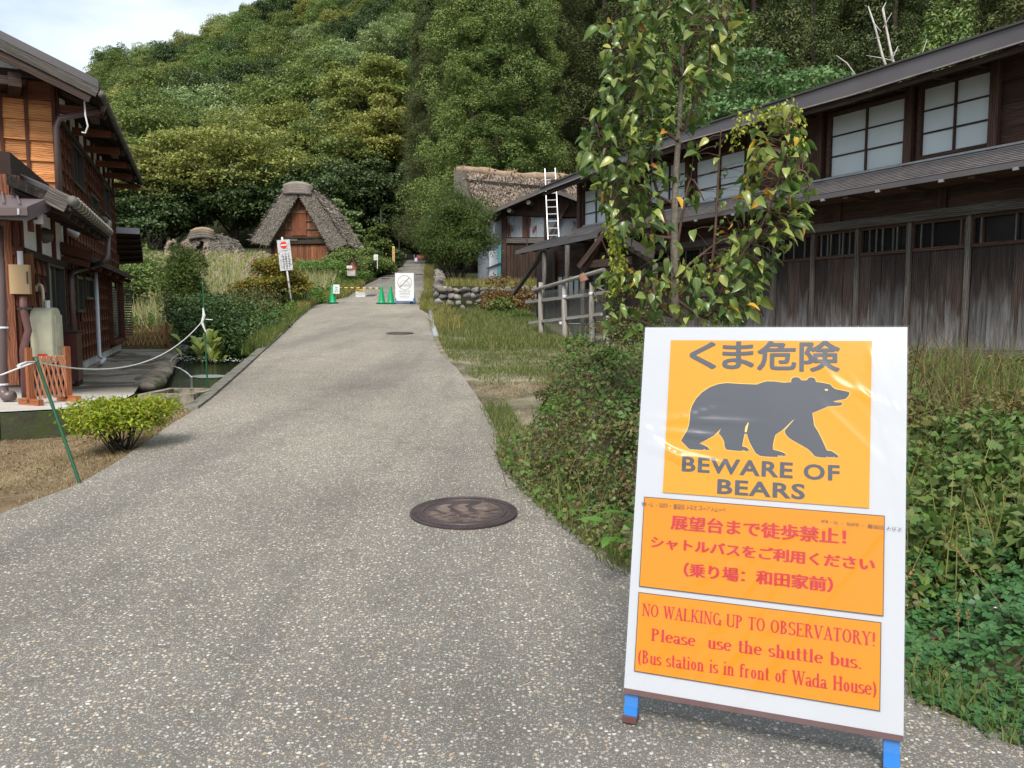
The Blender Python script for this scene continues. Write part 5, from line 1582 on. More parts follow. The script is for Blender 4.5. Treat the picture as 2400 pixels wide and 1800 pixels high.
# ---------------------------------------------------------------- things on the lane
gate_y = GP(780, 711).y
M_green2 = simple('green_cone_plastic', (.0, .30, .105), .35, 0, .08, 4)
M_green3 = simple('dark_green_rubber', (.0, .10, .045), .6, 0, .08, 4)
def cone(px, py, label):
    p = GP(px, py); p.z = float(ZR(p.y)) + .005
    t = thing('traffic_cone', label, 'traffic cone', p, 'green traffic cones across the lane')
    m = MB(); m.lathe(p, [(.0, .0), (.17, .0), (.175, .035), (.15, .05), (.135, .10), (.042, .66), (.038, .70), (.0, .70)], 18); m.build('body', M_green2, t, smooth=True)
    m = MB(); m.box(p + Zv * .02, .38, .38, .04); m.build('base', M_green3, t, bevel=.01)
    return p
c1 = cone(780, 711, 'green traffic cone at the left end of the striped bar')
c2 = cone(894.5, 712, 'green traffic cone at the right end of the striped bar')
c3 = cone(916, 712, 'green traffic cone beside the white standing board')
bar = thing('barrier_bar', 'yellow and black striped bar resting between two green cones', 'barrier bar', c1.lerp(c2, .5) + Zv * .62)
M_yel = simple('yellow_tape', (.75, .50, .04), .5); M_blk = simple('black_tape', (.02, .02, .02), .5)
A = c1 + Vector((.0, -.02, .625)); B = c2 + Vector((0, -.02, .60))
for k in range(16):
    m = MB(); m.tube([A.lerp(B, k / 16), A.lerp(B, (k + 1) / 16)], .019, 8); m.build('stripe', M_yel if k % 2 == 0 else M_blk, bar)
def textobj(name, body, mat, parent, place, w, h, bold=0.0, xs=(0,), spacing=1.0, align='C'):
    """text fitted into w x h, placed by matrix `place` whose x/y axes span the sheet; xs = horizontal stroke offsets"""
    cu = bpy.data.curves.new(name, 'FONT'); cu.body = body; cu.resolution_u = 3; cu.offset = bold; cu.space_character = spacing
    cu.fill_mode = 'FRONT'
    ob = bpy.data.objects.new(name, cu); C.objects.link(ob)
    bpy.context.view_layer.update()
    me = bpy.data.meshes.new_from_object(ob.evaluated_get(bpy.context.evaluated_depsgraph_get()))
    bpy.data.objects.remove(ob); bpy.data.curves.remove(cu)
    n = len(me.vertices); co = np.empty(n * 3, np.float32); me.vertices.foreach_get('co', co); co = co.reshape(-1, 3)
    lo, hi = co.min(0), co.max(0)
    co = (co - lo) / np.maximum(hi - lo, 1e-6) * np.array([w, h, 0])
    polys = [list(p.vertices) for p in me.polygons]
    V_, F_ = [], []
    for i, x in enumerate(xs):
        c_ = co.copy(); dx_, dy_ = x if isinstance(x, tuple) else (x, 0)
        c_[:, 0] += dx_; c_[:, 1] += dy_; c_[:, 2] = i * .00008
        V_.append(c_); F_ += [[v + i * n for v in p] for p in polys]
    V_ = np.concatenate(V_)
    bpy.data.meshes.remove(me)
    me = bpy.data.meshes.new(name); me.from_pydata([tuple(v) for v in V_], [], F_); me.materials.append(mat)
    L = ORI[parent.name] if parent is not None else Vector((0, 0, 0))
    me.transform(Matrix.Translation(-L) @ place)
    o = bpy.data.objects.new(name, me); C.objects.link(o)
    if parent is not None: o.parent = parent; ORI[o.name] = L
    return o
def frame_m(o, x, y):
    x = Vector(x).normalized(); y = Vector(y); y = (y - x * y.dot(x)).normalized(); z = x.cross(y)
    return Matrix(((x.x, y.x, z.x, o[0]), (x.y, y.y, z.y, o[1]), (x.z, y.z, z.z, o[2]), (0, 0, 0, 1)))
M_ink = simple('black_ink', (.03, .03, .035), .6); M_ink2 = simple('grey_ink', (.16, .16, .17), .6); M_redink = simple('red_sign_paint', (.62, .03, .02), .45); M_brownink = simple('brown_ink', (.22, .14, .12), .6)
M_paperw = simple('white_notice_paper', (.62, .63, .63), .5, 0, .02, 3)
M_blue = simple('blue_frame_paint', (.012, .16, .50), .4, 0, .08, 5)
nt_ = thing('notice', 'white paper notice hung on the left green cone', 'notice', c1 + Vector((.18, -.17, .55)))
no = c1 + Vector((.05, -.16, .38)); m = MB(); m.hexa([no, no + Vector((.26, 0, -.01)), no + Vector((.26, .004, -.01)), no + Vector((0, .004, 0)), no + Vector((.02, 0, .36)), no + Vector((.27, 0, .35)), no + Vector((.27, .004, .35)), no + Vector((.02, .004, .36))]); m.build('sheet', M_paperw, nt_)
for (bd, ww, hh, zz_) in (('注意', .09, .04, .21), ('立入禁止', .11, .04, .13), ('ご遠慮ください', .17, .03, .07)):
    textobj('lettering', bd, M_ink, nt_, frame_m(no + Vector((.13 - ww / 2 + .01, -.006, zz_)), (1, 0, 0), (0, 0, 1)), ww, hh, .02)
n2 = thing('notice', 'white notice with yellow heading hanging from the striped bar', 'notice', A.lerp(B, .52))
no = PX(834, 695.5, A.y - .03); sz = 21.5 / 1800 * A.y
m = MB(); m.box(no + Vector((sz / 2, 0, sz * .38)), sz, .006, sz * .78); m.build('sheet', M_paperw, n2)
m = MB(); m.box(no + Vector((sz / 2, -.005, sz * .66)), sz, .003, sz * .22); m.build('heading', M_yel, n2)
textobj('lettering', '通行止め', M_ink, n2, frame_m(no + Vector((.04, -.008, sz * .59)), (1, 0, 0), (0, 0, 1)), sz * .7, sz * .13, .02)
for q, bd in enumerate(('関係者以外の', '車両は通行', 'できません')): textobj('lettering', bd, M_ink2, n2, frame_m(no + Vector((sz * .22, -.008, sz * (.38 - q * .14))), (1, 0, 0), (0, 0, 1)), sz * .55, sz * .09, .0)
for q in (.12, .88): m = MB(); m.box(no + Vector((sz * q, -.006, sz * .27)), .025, .003, .05); m.build('mark', M_ink, n2)
for q in (.15, .85): m = MB(); m.tube([no + Vector((sz * q, 0, sz * .76)), no + Vector((sz * q, 0, sz * .9))], .006, 5); m.build('tie', M_white, n2)
# white NO MOTOR VEHICLES board
sY = c3.y - .05
bl = PX(927, 705, sY); br = PX(971, 705, sY - .05); tl = PX(926, 640, sY + .12); 
bw = (br - bl).length
sg = thing('standing_board', 'white standing board with a crossed circle reading NO MOTOR VEHICLES', 'sign board', bl)
up_ = (tl - bl).normalized(); bh = (tl - bl).length; rt = (br - bl).normalized(); nb = rt.cross(up_).normalized()
m = MB(); m.box(bl + rt * bw / 2 + up_ * bh / 2, bw, .02, bh, (rt, nb, up_)); m.build('panel', M_paperw, sg)
for k in (0, 1):
    p = bl + rt * (bw * k + (.02 if k == 0 else -.02)) + nb * .03
    piece('leg', p - up_ * .1, p + up_ * .1, .03, .03, M_blue, sg, up=nb)
    bk_ = Vector((0, .55, 0)); piece('rear_leg', Vector((p.x, p.y + .5, float(ZR(p.y + .5)))), p + rt * (.06 if k == 0 else -.06) + up_ * bh * .95 + Vector((0, .04, 0)), .03, .03, M_blue, sg, up=nb)
piece('cross_bar', bl - up_ * .03, br - up_ * .03, .03, .03, M_blue, sg)
m = MB(); m.box(br - rt * .13 - up_ * .06 + Vector((0, .3, 0)), .16, .1, .07); m.build('weight', M_blk, sg)
cc = bl + rt * bw * .5 + up_ * bh * .655 - nb * -.0
ff = -nb if nb.y > 0 else nb
cc = cc + ff * .014
m = MB(); Rr = bw * .38
pts = [cc + rt * (Rr * math.cos(a)) + up_ * (Rr * math.sin(a)) for a in np.linspace(0, 2 * math.pi, 41)]
for a, b in zip(pts[:-1], pts[1:]):
    m.poly([a, b, cc + (b - cc) * .945, cc + (a - cc) * .945])
d = (rt + up_).normalized(); e = (rt - up_).normalized() * .014
m.poly([cc - d * Rr - e + ff * .001, cc - d * Rr + e + ff * .001, cc + d * Rr + e + ff * .001, cc + d * Rr - e + ff * .001]); m.build('crossed_circle', M_brownink, sg)
m = MB()
def ln(pts, w=.008):
    for a, b in zip(pts[:-1], pts[1:]):
        a = cc + rt * a[0] * Rr + up_ * a[1] * Rr + ff * .0006; b = cc + rt * b[0] * Rr + up_ * b[1] * Rr + ff * .0006
        s_ = (b - a).cross(ff).normalized() * w / 2
        m.poly([a - s_, a + s_, b + s_, b - s_])
ln([(-.85, -.38), (-.8, -.1), (-.5, .02), (-.3, .25), (.2, .27), (.35, .02), (.4, -.35), (-.85, -.38)])
for cxx in (-.52, .12, .62):
    ln([(cxx + .14 * math.cos(t), -.36 + .14 * math.sin(t)) for t in np.linspace(0, 6.29, 11)])
ln([(.3, .45), (.45, .1), (.62, -.3)]); ln([(.45, .1), (.75, .05), (.62, -.3)]); ln([(-.9, -.52), (.9, -.5)])
m.build('vehicle_drawing', M_ink2, sg)
def onb(u, v, w, h, body, mat, bold=.0, xs=(0,), spacing=1.0):
    textobj('lettering', body, mat, sg, frame_m(bl + rt * (bw * u - w / 2) + up_ * (bh * v) + ff * .0135, rt, up_), w, h, bold, xs, spacing)
onb(.5, .325, bw * .60, bh * .042, 'NO MOTOR', M_ink2, .01, (0, .004), 1.2)
onb(.5, .245, bw * .52, bh * .042, 'VEHICLES', M_ink2, .01, (0, .004), 1.2)
onb(.5, .205, bw * .60, bh * .018, 'UNAUTHORIZED VEHICLES', M_ink2)
onb(.5, .135, bw * .52, bh * .030, '車両通行止', M_ink, .0, (0,), 1.6)
onb(.5, .095, bw * .50, bh * .018, 'NO VEHICLES BEYOND', M_ink2)

# no-entry sign on a leaning pole
NY = 27.0
ns = thing('road_sign', 'leaning rusty white no entry sign on a white pole', 'road sign', PX(686, 722, NY))
pb, pt_ = PX(687, 724, NY), PX(661, 556, NY)
m = MB(); m.tube([pb - Zv * .15, pt_], .032, 10); m.build('pole', M_white, ns, smooth=True)
a = PX(657, 635, NY - .05); b = PX(687, 632.5, NY - .05); tl2 = PX(648.5, 563.5, NY - .05)
rt2 = (b - a).normalized(); up2 = (tl2 - a); h2 = up2.length; up2.normalize(); w2 = (b - a).length
m = MB(); m.hexa([a, b, b + Vector((0, .01, 0)), a + Vector((0, .01, 0)), a + up2 * h2, b + up2 * h2, b + up2 * h2 + Vector((0, .01, 0)), a + up2 * h2 + Vector((0, .01, 0))])
def rusty():
    m_, nt, bb_, out = newmat('rusty_sign_paint'); geo = N(nt, 'NewGeometry')
    n = noise(nt, geo.outputs['Position'], 14, 5, .7)
    L_(nt, ramp(nt, n, [(.36, (.22, .12, .06)), (.42, (.48, .48, .48)), (.8, (.58, .60, .62))]), bb_.inputs['Base Color']); return m_
m.build('panel', rusty(), ns)
cc2 = a + rt2 * w2 * .5 + up2 * h2 * .83 + Vector((-.005, -.008, 0))
m = MB(); r_ = w2 * .27
m.poly([cc2 + rt2 * (r_ * math.cos(t)) + up2 * (r_ * math.sin(t)) for t in np.linspace(0, 2 * math.pi, 25)[:-1]]); m.build('red_disc', M_redink, ns)
m = MB(); m.box(cc2 + Vector((0, -.003, 0)), r_ * 1.7, .003, r_ * .36, (rt2, Vector((0, 1, 0)), up2)); m.build('white_bar', M_white, ns)
textobj('lettering', 'この先 幅員狭し', M_ink, ns, frame_m(a + rt2 * w2 * .18 + up2 * h2 * .63 + Vector((0, -.006, 0)), rt2, up2), w2 * .64, h2 * .03, .01)
for q, body in enumerate(('この先道幅狭し', '大型車両の通行', 'ご遠慮願います')):
    for k, ch in enumerate(body):
        textobj('lettering', ch, M_ink, ns, frame_m(a + rt2 * (w2 * (.72 - .22 * q)) + up2 * (h2 * (.50 - k * .078)) + Vector((0, -.006, 0)), rt2, up2), w2 * .13, h2 * .058, .02)
for k, ch in enumerate('白川村役場'):
    textobj('lettering', ch, M_ink2, ns, frame_m(a + rt2 * (w2 * .09) + up2 * (h2 * (.32 - k * .06)) + Vector((0, -.006, 0)), rt2, up2), w2 * .09, h2 * .045, .0)

# manhole covers, drain plates
M_iron = simple('cast_iron', (.062, .043, .043), .55, .3, .3, 9, .4)
def manhole(px, py, r, label):
    p = GP(px, py); z = float(ZR(p.y)) + .010; sl_ = (float(ZR(p.y + .3)) - float(ZR(p.y - .3))) / .6
    X = Vector((1, 0, 0)); Yx = Vector((0, 1, sl_)).normalized(); Zx = X.cross(Yx)
    p = Vector((p.x, p.y, z))
    t = thing('manhole_cover', label, 'manhole cover', p)
    m = MB(); m.lathe(p, [(0, -.002), (r * .74, -.002), (r * .75, .003), (r * .80, .003), (r * .81, -.002), (r * .95, -.002), (r * .955, .001), (r, .0), (r, -.03)], 48, (X, Yx, Zx)); m.build('cover', M_iron, t)
    return t, p, X, Yx, Zx
t, p, X, Yx, Zx = manhole(1087, 1201.5, .33, 'round decorated iron manhole cover in the near lane')
def rel(m, pts, h=.006):
    P = [p + X * a + Yx * b + Zx * (h - .004) for a, b in pts]; Q = [p + X * a + Yx * b + Zx * -.008 for a, b in pts]
    m.poly(P)
    for i in range(len(P)): j = (i + 1) % len(P); m.poly([P[i], P[j], Q[j], Q[i]])
M_iron2 = simple('worn_iron_relief', (.21, .155, .13), .5, .4, .3, 14, .4)
for (ox, oy, s) in ((-.13, .08, 1), (-.02, .09, 1), (.10, .10, 1)):
    m = MB()
    rel(m, [(ox - .055 * s, oy - .02), (ox - .01, oy - .09), (ox + .05 * s, oy - .09), (ox + .0, oy - .01)]); rel(m, [(ox - .055, oy + .0), (ox + .0, oy + .06), (ox + .05, oy + .06), (ox + .02, oy + .02)]); rel(m, [(ox - .03, oy + .005), (ox + .015, oy + .01), (ox + .05, oy - .05), (ox + .045, oy - .07)])
    m.build('house_relief', M_iron2, t)
m = MB()
for k in range(10):
    y0 = -.20 + k * .02; xm = math.sqrt(max(0, .235 ** 2 - y0 ** 2)); x0 = -xm * rnd.uniform(.8, 1)
    while x0 < xm - .06:
        l = rnd.uniform(.05, .13); l = min(l, xm - x0); rel(m, [(x0, y0), (x0 + l * .5, y0 - .006), (x0 + l, y0 + .002), (x0 + l * .5, y0 + .008)], .005); x0 += l + rnd.uniform(.015, .04)
m.build('wave_relief', M_iron2, t)
m = MB()
for k in range(9): a = .35 + k * .09; rel(m, [(.14, .0), (.23 * math.cos(a) , .23 * math.sin(a)), (.23 * math.cos(a + .045), .23 * math.sin(a + .045))], .005)
m.build('ray_relief', M_iron2, t)
m = MB(); rel(m, [(.03 * math.cos(a) * (1 + .4 * math.cos(3 * a)) - .0, -.10 + .045 * math.sin(a) * (1 + .3 * math.cos(2 * a))) for a in np.linspace(0, 6.28, 15)[:-1]], .007); m.build('flower_relief', M_iron, t)
m = MB()
for k in range(60): a = k / 60 * 2 * math.pi; rel(m, [(r1 * math.cos(a + da), r1 * math.sin(a + da)) for r1, da in ((.285, 0), (.285, .05), (.305, .05), (.305, 0))], .0045)
m.build('rim_teeth', M_iron, t)
manhole(937, 781.5, .33, 'smaller looking round iron cover in the middle of the lane')
for (px0, px1, py, hpx, lab) in ((855, 875, 692.8, 3.5, 'dark rectangular drain plate behind the hanging notice'), (893, 910, 653, 1.6, 'thin dark drain plate high up the lane'), (907, 925, 648, 1.6, 'thin dark drain plate beside the white board top'), (972, 988, 643.5, 1.6, 'thin dark drain plate at the right of the upper lane')):
    a = GP(px0, py + hpx / 2); b = GP(px1, py + hpx / 2); c = GP(px1, py - hpx / 2)
    m = MB(); z = lambda y: float(ZR(y)) + .02
    m.hexa([(a.x, a.y, z(a.y) - .03), (b.x, a.y, z(a.y) - .03), (b.x, a.y, z(a.y)), (a.x, a.y, z(a.y)), (a.x, c.y, z(c.y) - .03), (b.x, c.y, z(c.y) - .03), (b.x, c.y, z(c.y)), (a.x, c.y, z(c.y))])
    o = m.build('drain_plate', M_iron, None); tag(o, lab, 'drain cover')
# rope and stakes on the left
def stake(a, b, label):
    t = thing('garden_stake', label, 'stake', a)
    m = MB(); a, b = Vector(a), Vector(b); n = 30
    m.tube([a.lerp(b, k / n) for k in range(n + 1)], [.011 + (.0018 if k % 2 else 0) for k in range(n + 1)], 8); m.build('rod', simple('green_stake', (.012, .085, .035), .4, 0, .1, 4), t, smooth=True)
    return t
sa_ = GP(190, 1127); sa_.z -= .05; sb_ = PX(83, 837, sa_.y + .1)
stake(sa_, sb_, 'green garden stake leaning left at the lane edge')
s2a = PX(487, 920, 10.9); s2b = PX(475, 660, 10.9)
stake(s2a, s2b, 'upright green garden stake beside the pond')
rope = thing('rope', 'sagging white rope strung between the two green stakes', 'rope', sb_)
ra = PX(83, 848, sa_.y + .1); rb = PX(478, 748, 10.9)
m = MB(); pts = []
for t in np.linspace(0, 1, 30):
    q = ra.lerp(rb, t); q.z -= .50 * 4 * t * (1 - t) * .58 ; pts.append(q)
m.tube(pts, .006, 6); m.build('span', M_white, rope)
m = MB(); m.tube([PX(-40, 895, 4.9), PX(0, 880, 5.3), ra], .006, 6); m.build('span', M_white, rope)
m = MB(); m.tube([ra, PX(60, 850, 5.2), PX(44, 858, 5.1)], [.006, .008, .014], 6); m.build('loose_end', M_white, rope)
m = MB(); m.tube([rb + Vector((.0, -.02, .16)), rb + Vector((.01, -.02, .05)), rb + Vector((-.02, -.02, -.05)), rb + Vector((.03, -.03, -.18))], [.008, .022, .02, .008], 6); m.tube([rb, rb + Vector((.12, 0, -.01))], .006, 5); m.build('knot', M_white, rope)
# water jets, stone box in the pond
wt = thing('water_jet', 'white arc of water shooting low across the pond', 'water jet', PX(370, 868, 15))
M_foam = simple('white_water', (.70, .72, .72), .2, 0, .1, 20)
def arc(a, b, h, r, t, n=14):
    m = MB(); m.tube([a.lerp(b, k / n) + Zv * (h * 4 * (k / n) * (1 - k / n)) for k in range(n + 1)], [r * (1 + .4 * math.sin(k * 2.3)) for k in range(n + 1)], 6); return m.build('stream', M_foam, t, smooth=True)
def PZ(px, py, z):
    r = ray(px, py); k = (z - CAMZ) / r.z; return Vector((r.x * k, r.y * k, z))
arc(PZ(372, 868, .33), PZ(450, 885, .26), .14, .014, wt); 
pf = [PZ(450 + dx, 882 + dy, .262) for dx, dy in ((-10, 0), (20, -4), (60, -4), (90, -2), (60, 3), (20, 4))]
m = MB(); m.poly(pf); m.build('splash', simple('splash_foam', (.34, .38, .36), .3, 0, .5, 40), wt)
w2_ = thing('water_jet', 'beaded arc of water drops at the far side of the pond', 'water jet', PX(480, 840, 20))
import bmesh as _b
m = MB()
for k in range(60):
    q = PZ(400 + k * 3, 842 + rnd.uniform(-3, 5), .27 + rnd.random() * .25); s = rnd.uniform(.012, .022)
    m.lathe(q, [(0, -s), (s, 0), (0, s)], 5)
m.build('droplets', M_foam, w2_)['kind'] = 'stuff'
arc(PZ(405, 846, .35), PZ(470, 843, .27), .1, .01, w2_); arc(PZ(385, 872, .3), PZ(450, 852, .28), .3, .008, w2_)
sb3 = thing('stone_basin', 'square stone basin standing in the pond by the bush', 'basin', PZ(425, 925, .25))
_c = PZ(424, 916, .47); bx0, bx1, by0, by1 = _c.x - .33, _c.x + .33, _c.y - .42, _c.y + .42
zt = .47
for (x0, x1, y0, y1) in ((bx0, bx1, by0, by0 + .1), (bx0, bx1, by1 - .1, by1), (bx0, bx0 + .1, by0 + .1, by1 - .1), (bx1 - .1, bx1, by0 + .1, by1 - .1)):
    m = MB(); m.box(((x0 + x1) / 2, (y0 + y1) / 2, (zt - .35) / 2), x1 - x0, y1 - y0, zt + .35); m.build('side', M_pondrock, sb3)

# small things up the lane
br_ = thing('shrine_box', 'tiny gabled wooden box on a stone base by the lane', 'wooden box', PX(825, 640, 40))
Yb = 40.0
q = lambda x, y, Y=Yb: PX(x, y, Y)
m = MB(); m.box(q(825, 640), .42, .4, .3); m.build('stone_base', M_conc, br_)
m = MB(); a, b, c = q(812, 632), q(838, 632), q(825, 607)
m.poly([a, b, c]); m.poly([a + Vector((0, .5, 0)), b + Vector((0, .5, 0)), c + Vector((0, .5, 0))]); m.poly([a, b, b + Vector((0, .5, 0)), a + Vector((0, .5, 0))]); m.build('box', M_hut, br_)
piece('roof_board', q(811, 630) + Vector((-.0, .25, 0)), q(825, 604.5) + Vector((0, .25, 0)), .7, .05, M_dark, br_); piece('roof_board', q(839, 630) + Vector((.0, .25, 0)), q(825, 604.5) + Vector((0, .25, 0)), .7, .05, M_dark, br_)
m = MB(); m.box(q(819, 626, Yb - .3), .28, .01, .14); pn = m.build('plate', M_paperw, br_)
textobj('lettering', '消火栓', M_ink2, br_, frame_m(q(815, 628, Yb - .32), (1, 0, 0), (0, 0, 1)), .18, .06)
s1_ = thing('small_sign', 'small white square sign on a white post beside the shrubs', 'sign', PX(884, 628, 48))
m = MB(); m.box(PX(881, 603, 48), .26, .02, .34); m.build('panel', M_paperw, s1_)
piece('post', PX(884.5, 630, 48), PX(884.5, 606, 48.03), .04, .04, M_white, s1_, up=(0, 1, 0))
textobj('lettering', '←P', M_ink2, s1_, frame_m(PX(878, 605, 47.95), (1, 0, 0), (0, 0, 1)), .14, .1)
bn = thing('banner', 'narrow yellow and red vertical banner beside the upper lane', 'banner', PX(922, 622, 56))
m = MB(); a = PX(919, 618, 56); m.box(PX(922.3, 597, 56), .17, .01, 1.2); m.build('cloth', simple('banner_cloth', (.70, .62, .22), .7), bn)
for k, ch in enumerate('店内営業中'): textobj('lettering', ch, M_redink, bn, frame_m(PX(920.2, 585 + k * 7.5, 55.9), (1, 0, 0), (0, 0, 1)), .11, .15, .02)
m = MB(); m.tube([PX(919, 628, 56), PX(919.5, 577, 56)], .015, 6); m.build('pole', M_frame, bn); m = MB(); m.box(PX(920, 623, 55.9), .12, .12, .3); m.build('base', M_blk, bn)
up1 = thing('utility_pole', 'thin dark utility pole with insulators behind the round shrub', 'utility pole', PX(896, 608, 64))
m = MB(); m.tube([PX(898, 608, 64), PX(895, 545, 64), PX(893, 493, 64)], [.13, .11, .08], 8); m.build('pole', M_frame, up1)
for y in (500, 510, 518): piece('crossarm', PX(891, y, 64), PX(896, y, 64), .06, .06, M_frame, up1)
m = MB(); m.tube([PX(899, 606, 63.5), PX(898, 586, 63.5)], .14, 8); m.build('guard_sleeve', M_pipew, up1)
up2 = thing('utility_pole', 'second thin pole against the dark trees above the banner', 'utility pole', PX(935, 590, 72))
m = MB(); m.tube([PX(936, 592, 72), PX(935, 530, 72)], [.06, .05], 6); m.build('pole', M_frame, up2)
wb = thing('a_board', 'tiny white folding board at the top of the lane', 'sign board', PX(975, 612, 66))
m = MB(); m.box(PX(975, 608.5, 66), .22, .03, .28); m.build('panel', M_white, wb)
fl = thing('flower_planter', 'pink and orange flowers at the top bend of the lane', 'planter', PX(985, 604, 72))
for (x, cl, nm) in ((980, (.55, .12, .25), 'pink_flowers'), (987, (.75, .30, .05), 'orange_flowers')):
    P_ = PX(x, 603, 71); n = 120; d = RG.normal(0, .1, (n, 3)) + np.array(P_)
    V_ = np.concatenate([d, d + [.05, 0, 0], d + [.03, .0, .05]]); F_ = np.stack([np.arange(n), np.arange(n) + n, np.arange(n) + 2 * n], 1)
    np_mesh(nm, V_, F_, simple(nm, cl, .7), fl)
gd = thing('guard_fence', 'low dark fence with pale posts behind the top of the lane', 'fence', PX(970, 600, 74))
for k in range(14): piece('post', PX(945 + k * 6.5, 606, 74), PX(945 + k * 6.5, 596, 74), .09, .09, M_white if k in (1, 4, 7, 10) else M_frame, gd, up=(0, 1, 0))
piece('rail', PX(940, 600, 74), PX(1040, 602, 74), .06, .1, M_frame, gd)
hr = thing('handrail', 'dark sloping handrail half hidden by shrubs left of the upper lane', 'handrail', PX(935, 612, 60))
m = MB(); m.tube([PX(924, 620, 58), PX(938, 608, 64), PX(952, 599, 72)], .04, 6); m.tube([PX(924, 626, 58), PX(938, 614, 64), PX(952, 604, 72)], .04, 6); m.build('rail', M_frame, hr)
for (x, y, xb) in ((715, 668, 720),): 
    t = thing('wooden_stake', 'short grey wooden stake in the verge left of the cones', 'stake', PX(x, 712, 29.5)); piece('post', PX(xb, 716, 29.5), PX(x, y, 29.5), .09, .07, M_grey, t, up=(0, 1, 0))
t = thing('drain_pipe', 'pale plastic pipe lying beside the right edge of the lane', 'pipe', PX(1015, 760, 20))
m = MB(); m.tube([PX(1009, 732, 23), PX(1014, 755, 20.5), PX(1022, 790, 17.9)], .07, 8); m.build('pipe', simple('dirty_white_pipe', (.26, .27, .28), .6, 0, .4, 12), t, smooth=True)
t = thing('wooden_steps', 'short wooden steps in the verge right of the lane', 'steps', PX(1012, 700, 30))
for k, y in enumerate((655, 669, 686, 694, 703, 713)): a = GP(1009, y); piece('tread', a + Vector((-.2, .3, .15)), a + Vector((.45, .3, .15)), .25, .08, M_grey, t)
# ---------------------------------------------------------------- the bear warning board
Wb, Hb = .80, 1.1795
TL = Vector((.454, 2.626, CAMZ - .025)); TR = Vector((1.199, 2.334, CAMZ - .021)); BL = Vector((.347, 2.368, CAMZ - 1.171))
bx_ = (TR - TL).normalized(); by_ = (TL - BL); by_ = (by_ - bx_ * by_.dot(bx_)).normalized(); bn_ = bx_.cross(by_)   # bn_ points to the camera side
if bn_.y > 0: bn_ = -bn_
def BB(u, v, o=0.0): return TL + bx_ * u - by_ * v + bn_ * o       # u right, v down, metres
def bm_(px, py, o=0.0):
    r = ray(px, py); P0_ = TL + bn_ * o; O = Vector((0, 0, CAMZ))
    k = (P0_ - O).dot(bn_) / r.dot(bn_); p = O + r * k - P0_
    return p.dot(bx_), -p.dot(by_)
sign = thing('warning_board', 'large white a-frame board with orange bear warning posters', 'sign board', (.75, 2.3, float(ZR(2.3))))
M_ply = simple('white_board', (.48, .49, .52), .4, 0, .02, 3)
M_edge = simple('brown_board_edge', (.11, .05, .045), .6, 0, .15, 8)
m = MB(); m.box(BB(Wb / 2, Hb / 2, -.012), Wb, .02, Hb, (bx_, bn_, by_)); m.build('panel', M_ply, sign)
m = MB(); m.box(BB(Wb / 2, Hb + .008, -.012), Wb - .002, .024, .016, (bx_, bn_, by_)); m.build('lower_edge', M_edge, sign)
def leg(u, back):
    top = BB(u + (.07 if u < .4 else -.07), .03, -.04)
    if back: foot = Vector((top.x + .25, top.y + .85, 0)); foot.z = float(ZR(foot.y)) + .002
    else:
        d = -by_; base = BB(u, Hb + .11, -.025); foot = base; foot.z = max(foot.z, float(ZR(foot.y)) + .002)
    if not back: top = BB(u, Hb - .12, -.036)
    piece('leg', foot, top, .042, .026, M_blue, sign, up=bn_)
u_l = bm_(1461, 1700)[0] + .018; u_r = bm_(2091, 1780)[0]
for u in (u_l, u_r):
    leg(u, False); leg(u, True)
for u in (u_l, u_r):
    f = BB(u, Hb + .11, -.025); m = MB(); m.box(Vector((f.x, f.y, float(ZR(f.y)) + .008)), .045, .045, .018, (bx_, Vector((-bx_.y, bx_.x, 0)), Zv)); m.build('foot', M_edge, sign)
M_or1 = simple('amber_poster', (.66, .285, .012), .45, 0, .03, 2, 0, .15)
M_or2 = simple('orange_poster', (.64, .225, .0), .45, 0, .02, 2, 0, .15)
M_bear = simple('grey_print', (.048, .052, .066), .5, 0, .03, 3)
M_red = simple('red_print', (.48, .004, .004), .5, 0, .03, 3)
M_halo = simple('pale_yellow_print', (.80, .55, .14), .4, 0, .03, 3)
def poster(c, mat, border=False, o=.0015):
    q = [bm_(*p) for p in c]     # TL TR BR BL
    u0 = (q[0][0] + q[3][0]) / 2; u1 = (q[1][0] + q[2][0]) / 2; v0 = (q[0][1] + q[1][1]) / 2; v1 = (q[2][1] + q[3][1]) / 2
    m = MB(); m.box(BB((u0 + u1) / 2, (v0 + v1) / 2, o / 2 + .0004), u1 - u0, o, v1 - v0, (bx_, bn_, by_)); p = m.build('poster', mat, sign)
    if border:
        m = MB(); t = .0022
        for (a, b, c_, d) in ((u0, u1, v0, v0 + t), (u0, u1, v1 - t, v1), (u0, u0 + t, v0 + t, v1 - t), (u1 - t, u1, v0 + t, v1 - t)):
            m.poly([BB(a, c_, o + .0009), BB(b, c_, o + .0009), BB(b, d, o + .0009), BB(a, d, o + .0009)])
        m.build('border', M_ink, p)
    return p
def fp1(x, y): return (1400 + .36166 * x, 740 + .36166 * y)
def fp2(x, y): return (1400 + .36166 * x, 1200 + .36166 * y)
p1 = poster([fp1(482, 158), fp1(1778, 166), fp1(1763, 1248), fp1(420, 1143)], M_or1)
p2 = poster([fp1(303, 1170), fp1(1862, 1298), fp2(1855, 674), fp2(272, 483)], M_or2, True)
p3 = poster([fp2(270, 520), fp2(1842, 713), fp2(1832, 1286), fp2(236, 1035)], M_or2, True)
def line(body, c, mat, parent, bold=.0, xs=(0,), o=.0032, spacing=1.0):
    """c: photo corners TL TR BR BL of the ink"""
    q = [bm_(*p) for p in c]
    o0 = Vector(BB(*q[3], o)); ex = Vector(BB(*q[2], o)) - o0; ey = Vector(BB(*q[0], o)) - o0
    ey2 = ey - ex.normalized() * ey.dot(ex.normalized())
    return textobj('lettering', body, mat, parent, frame_m(o0 + (ey - ey2) * .5, ex, ey2), ex.length, ey2.length, bold, xs, spacing)
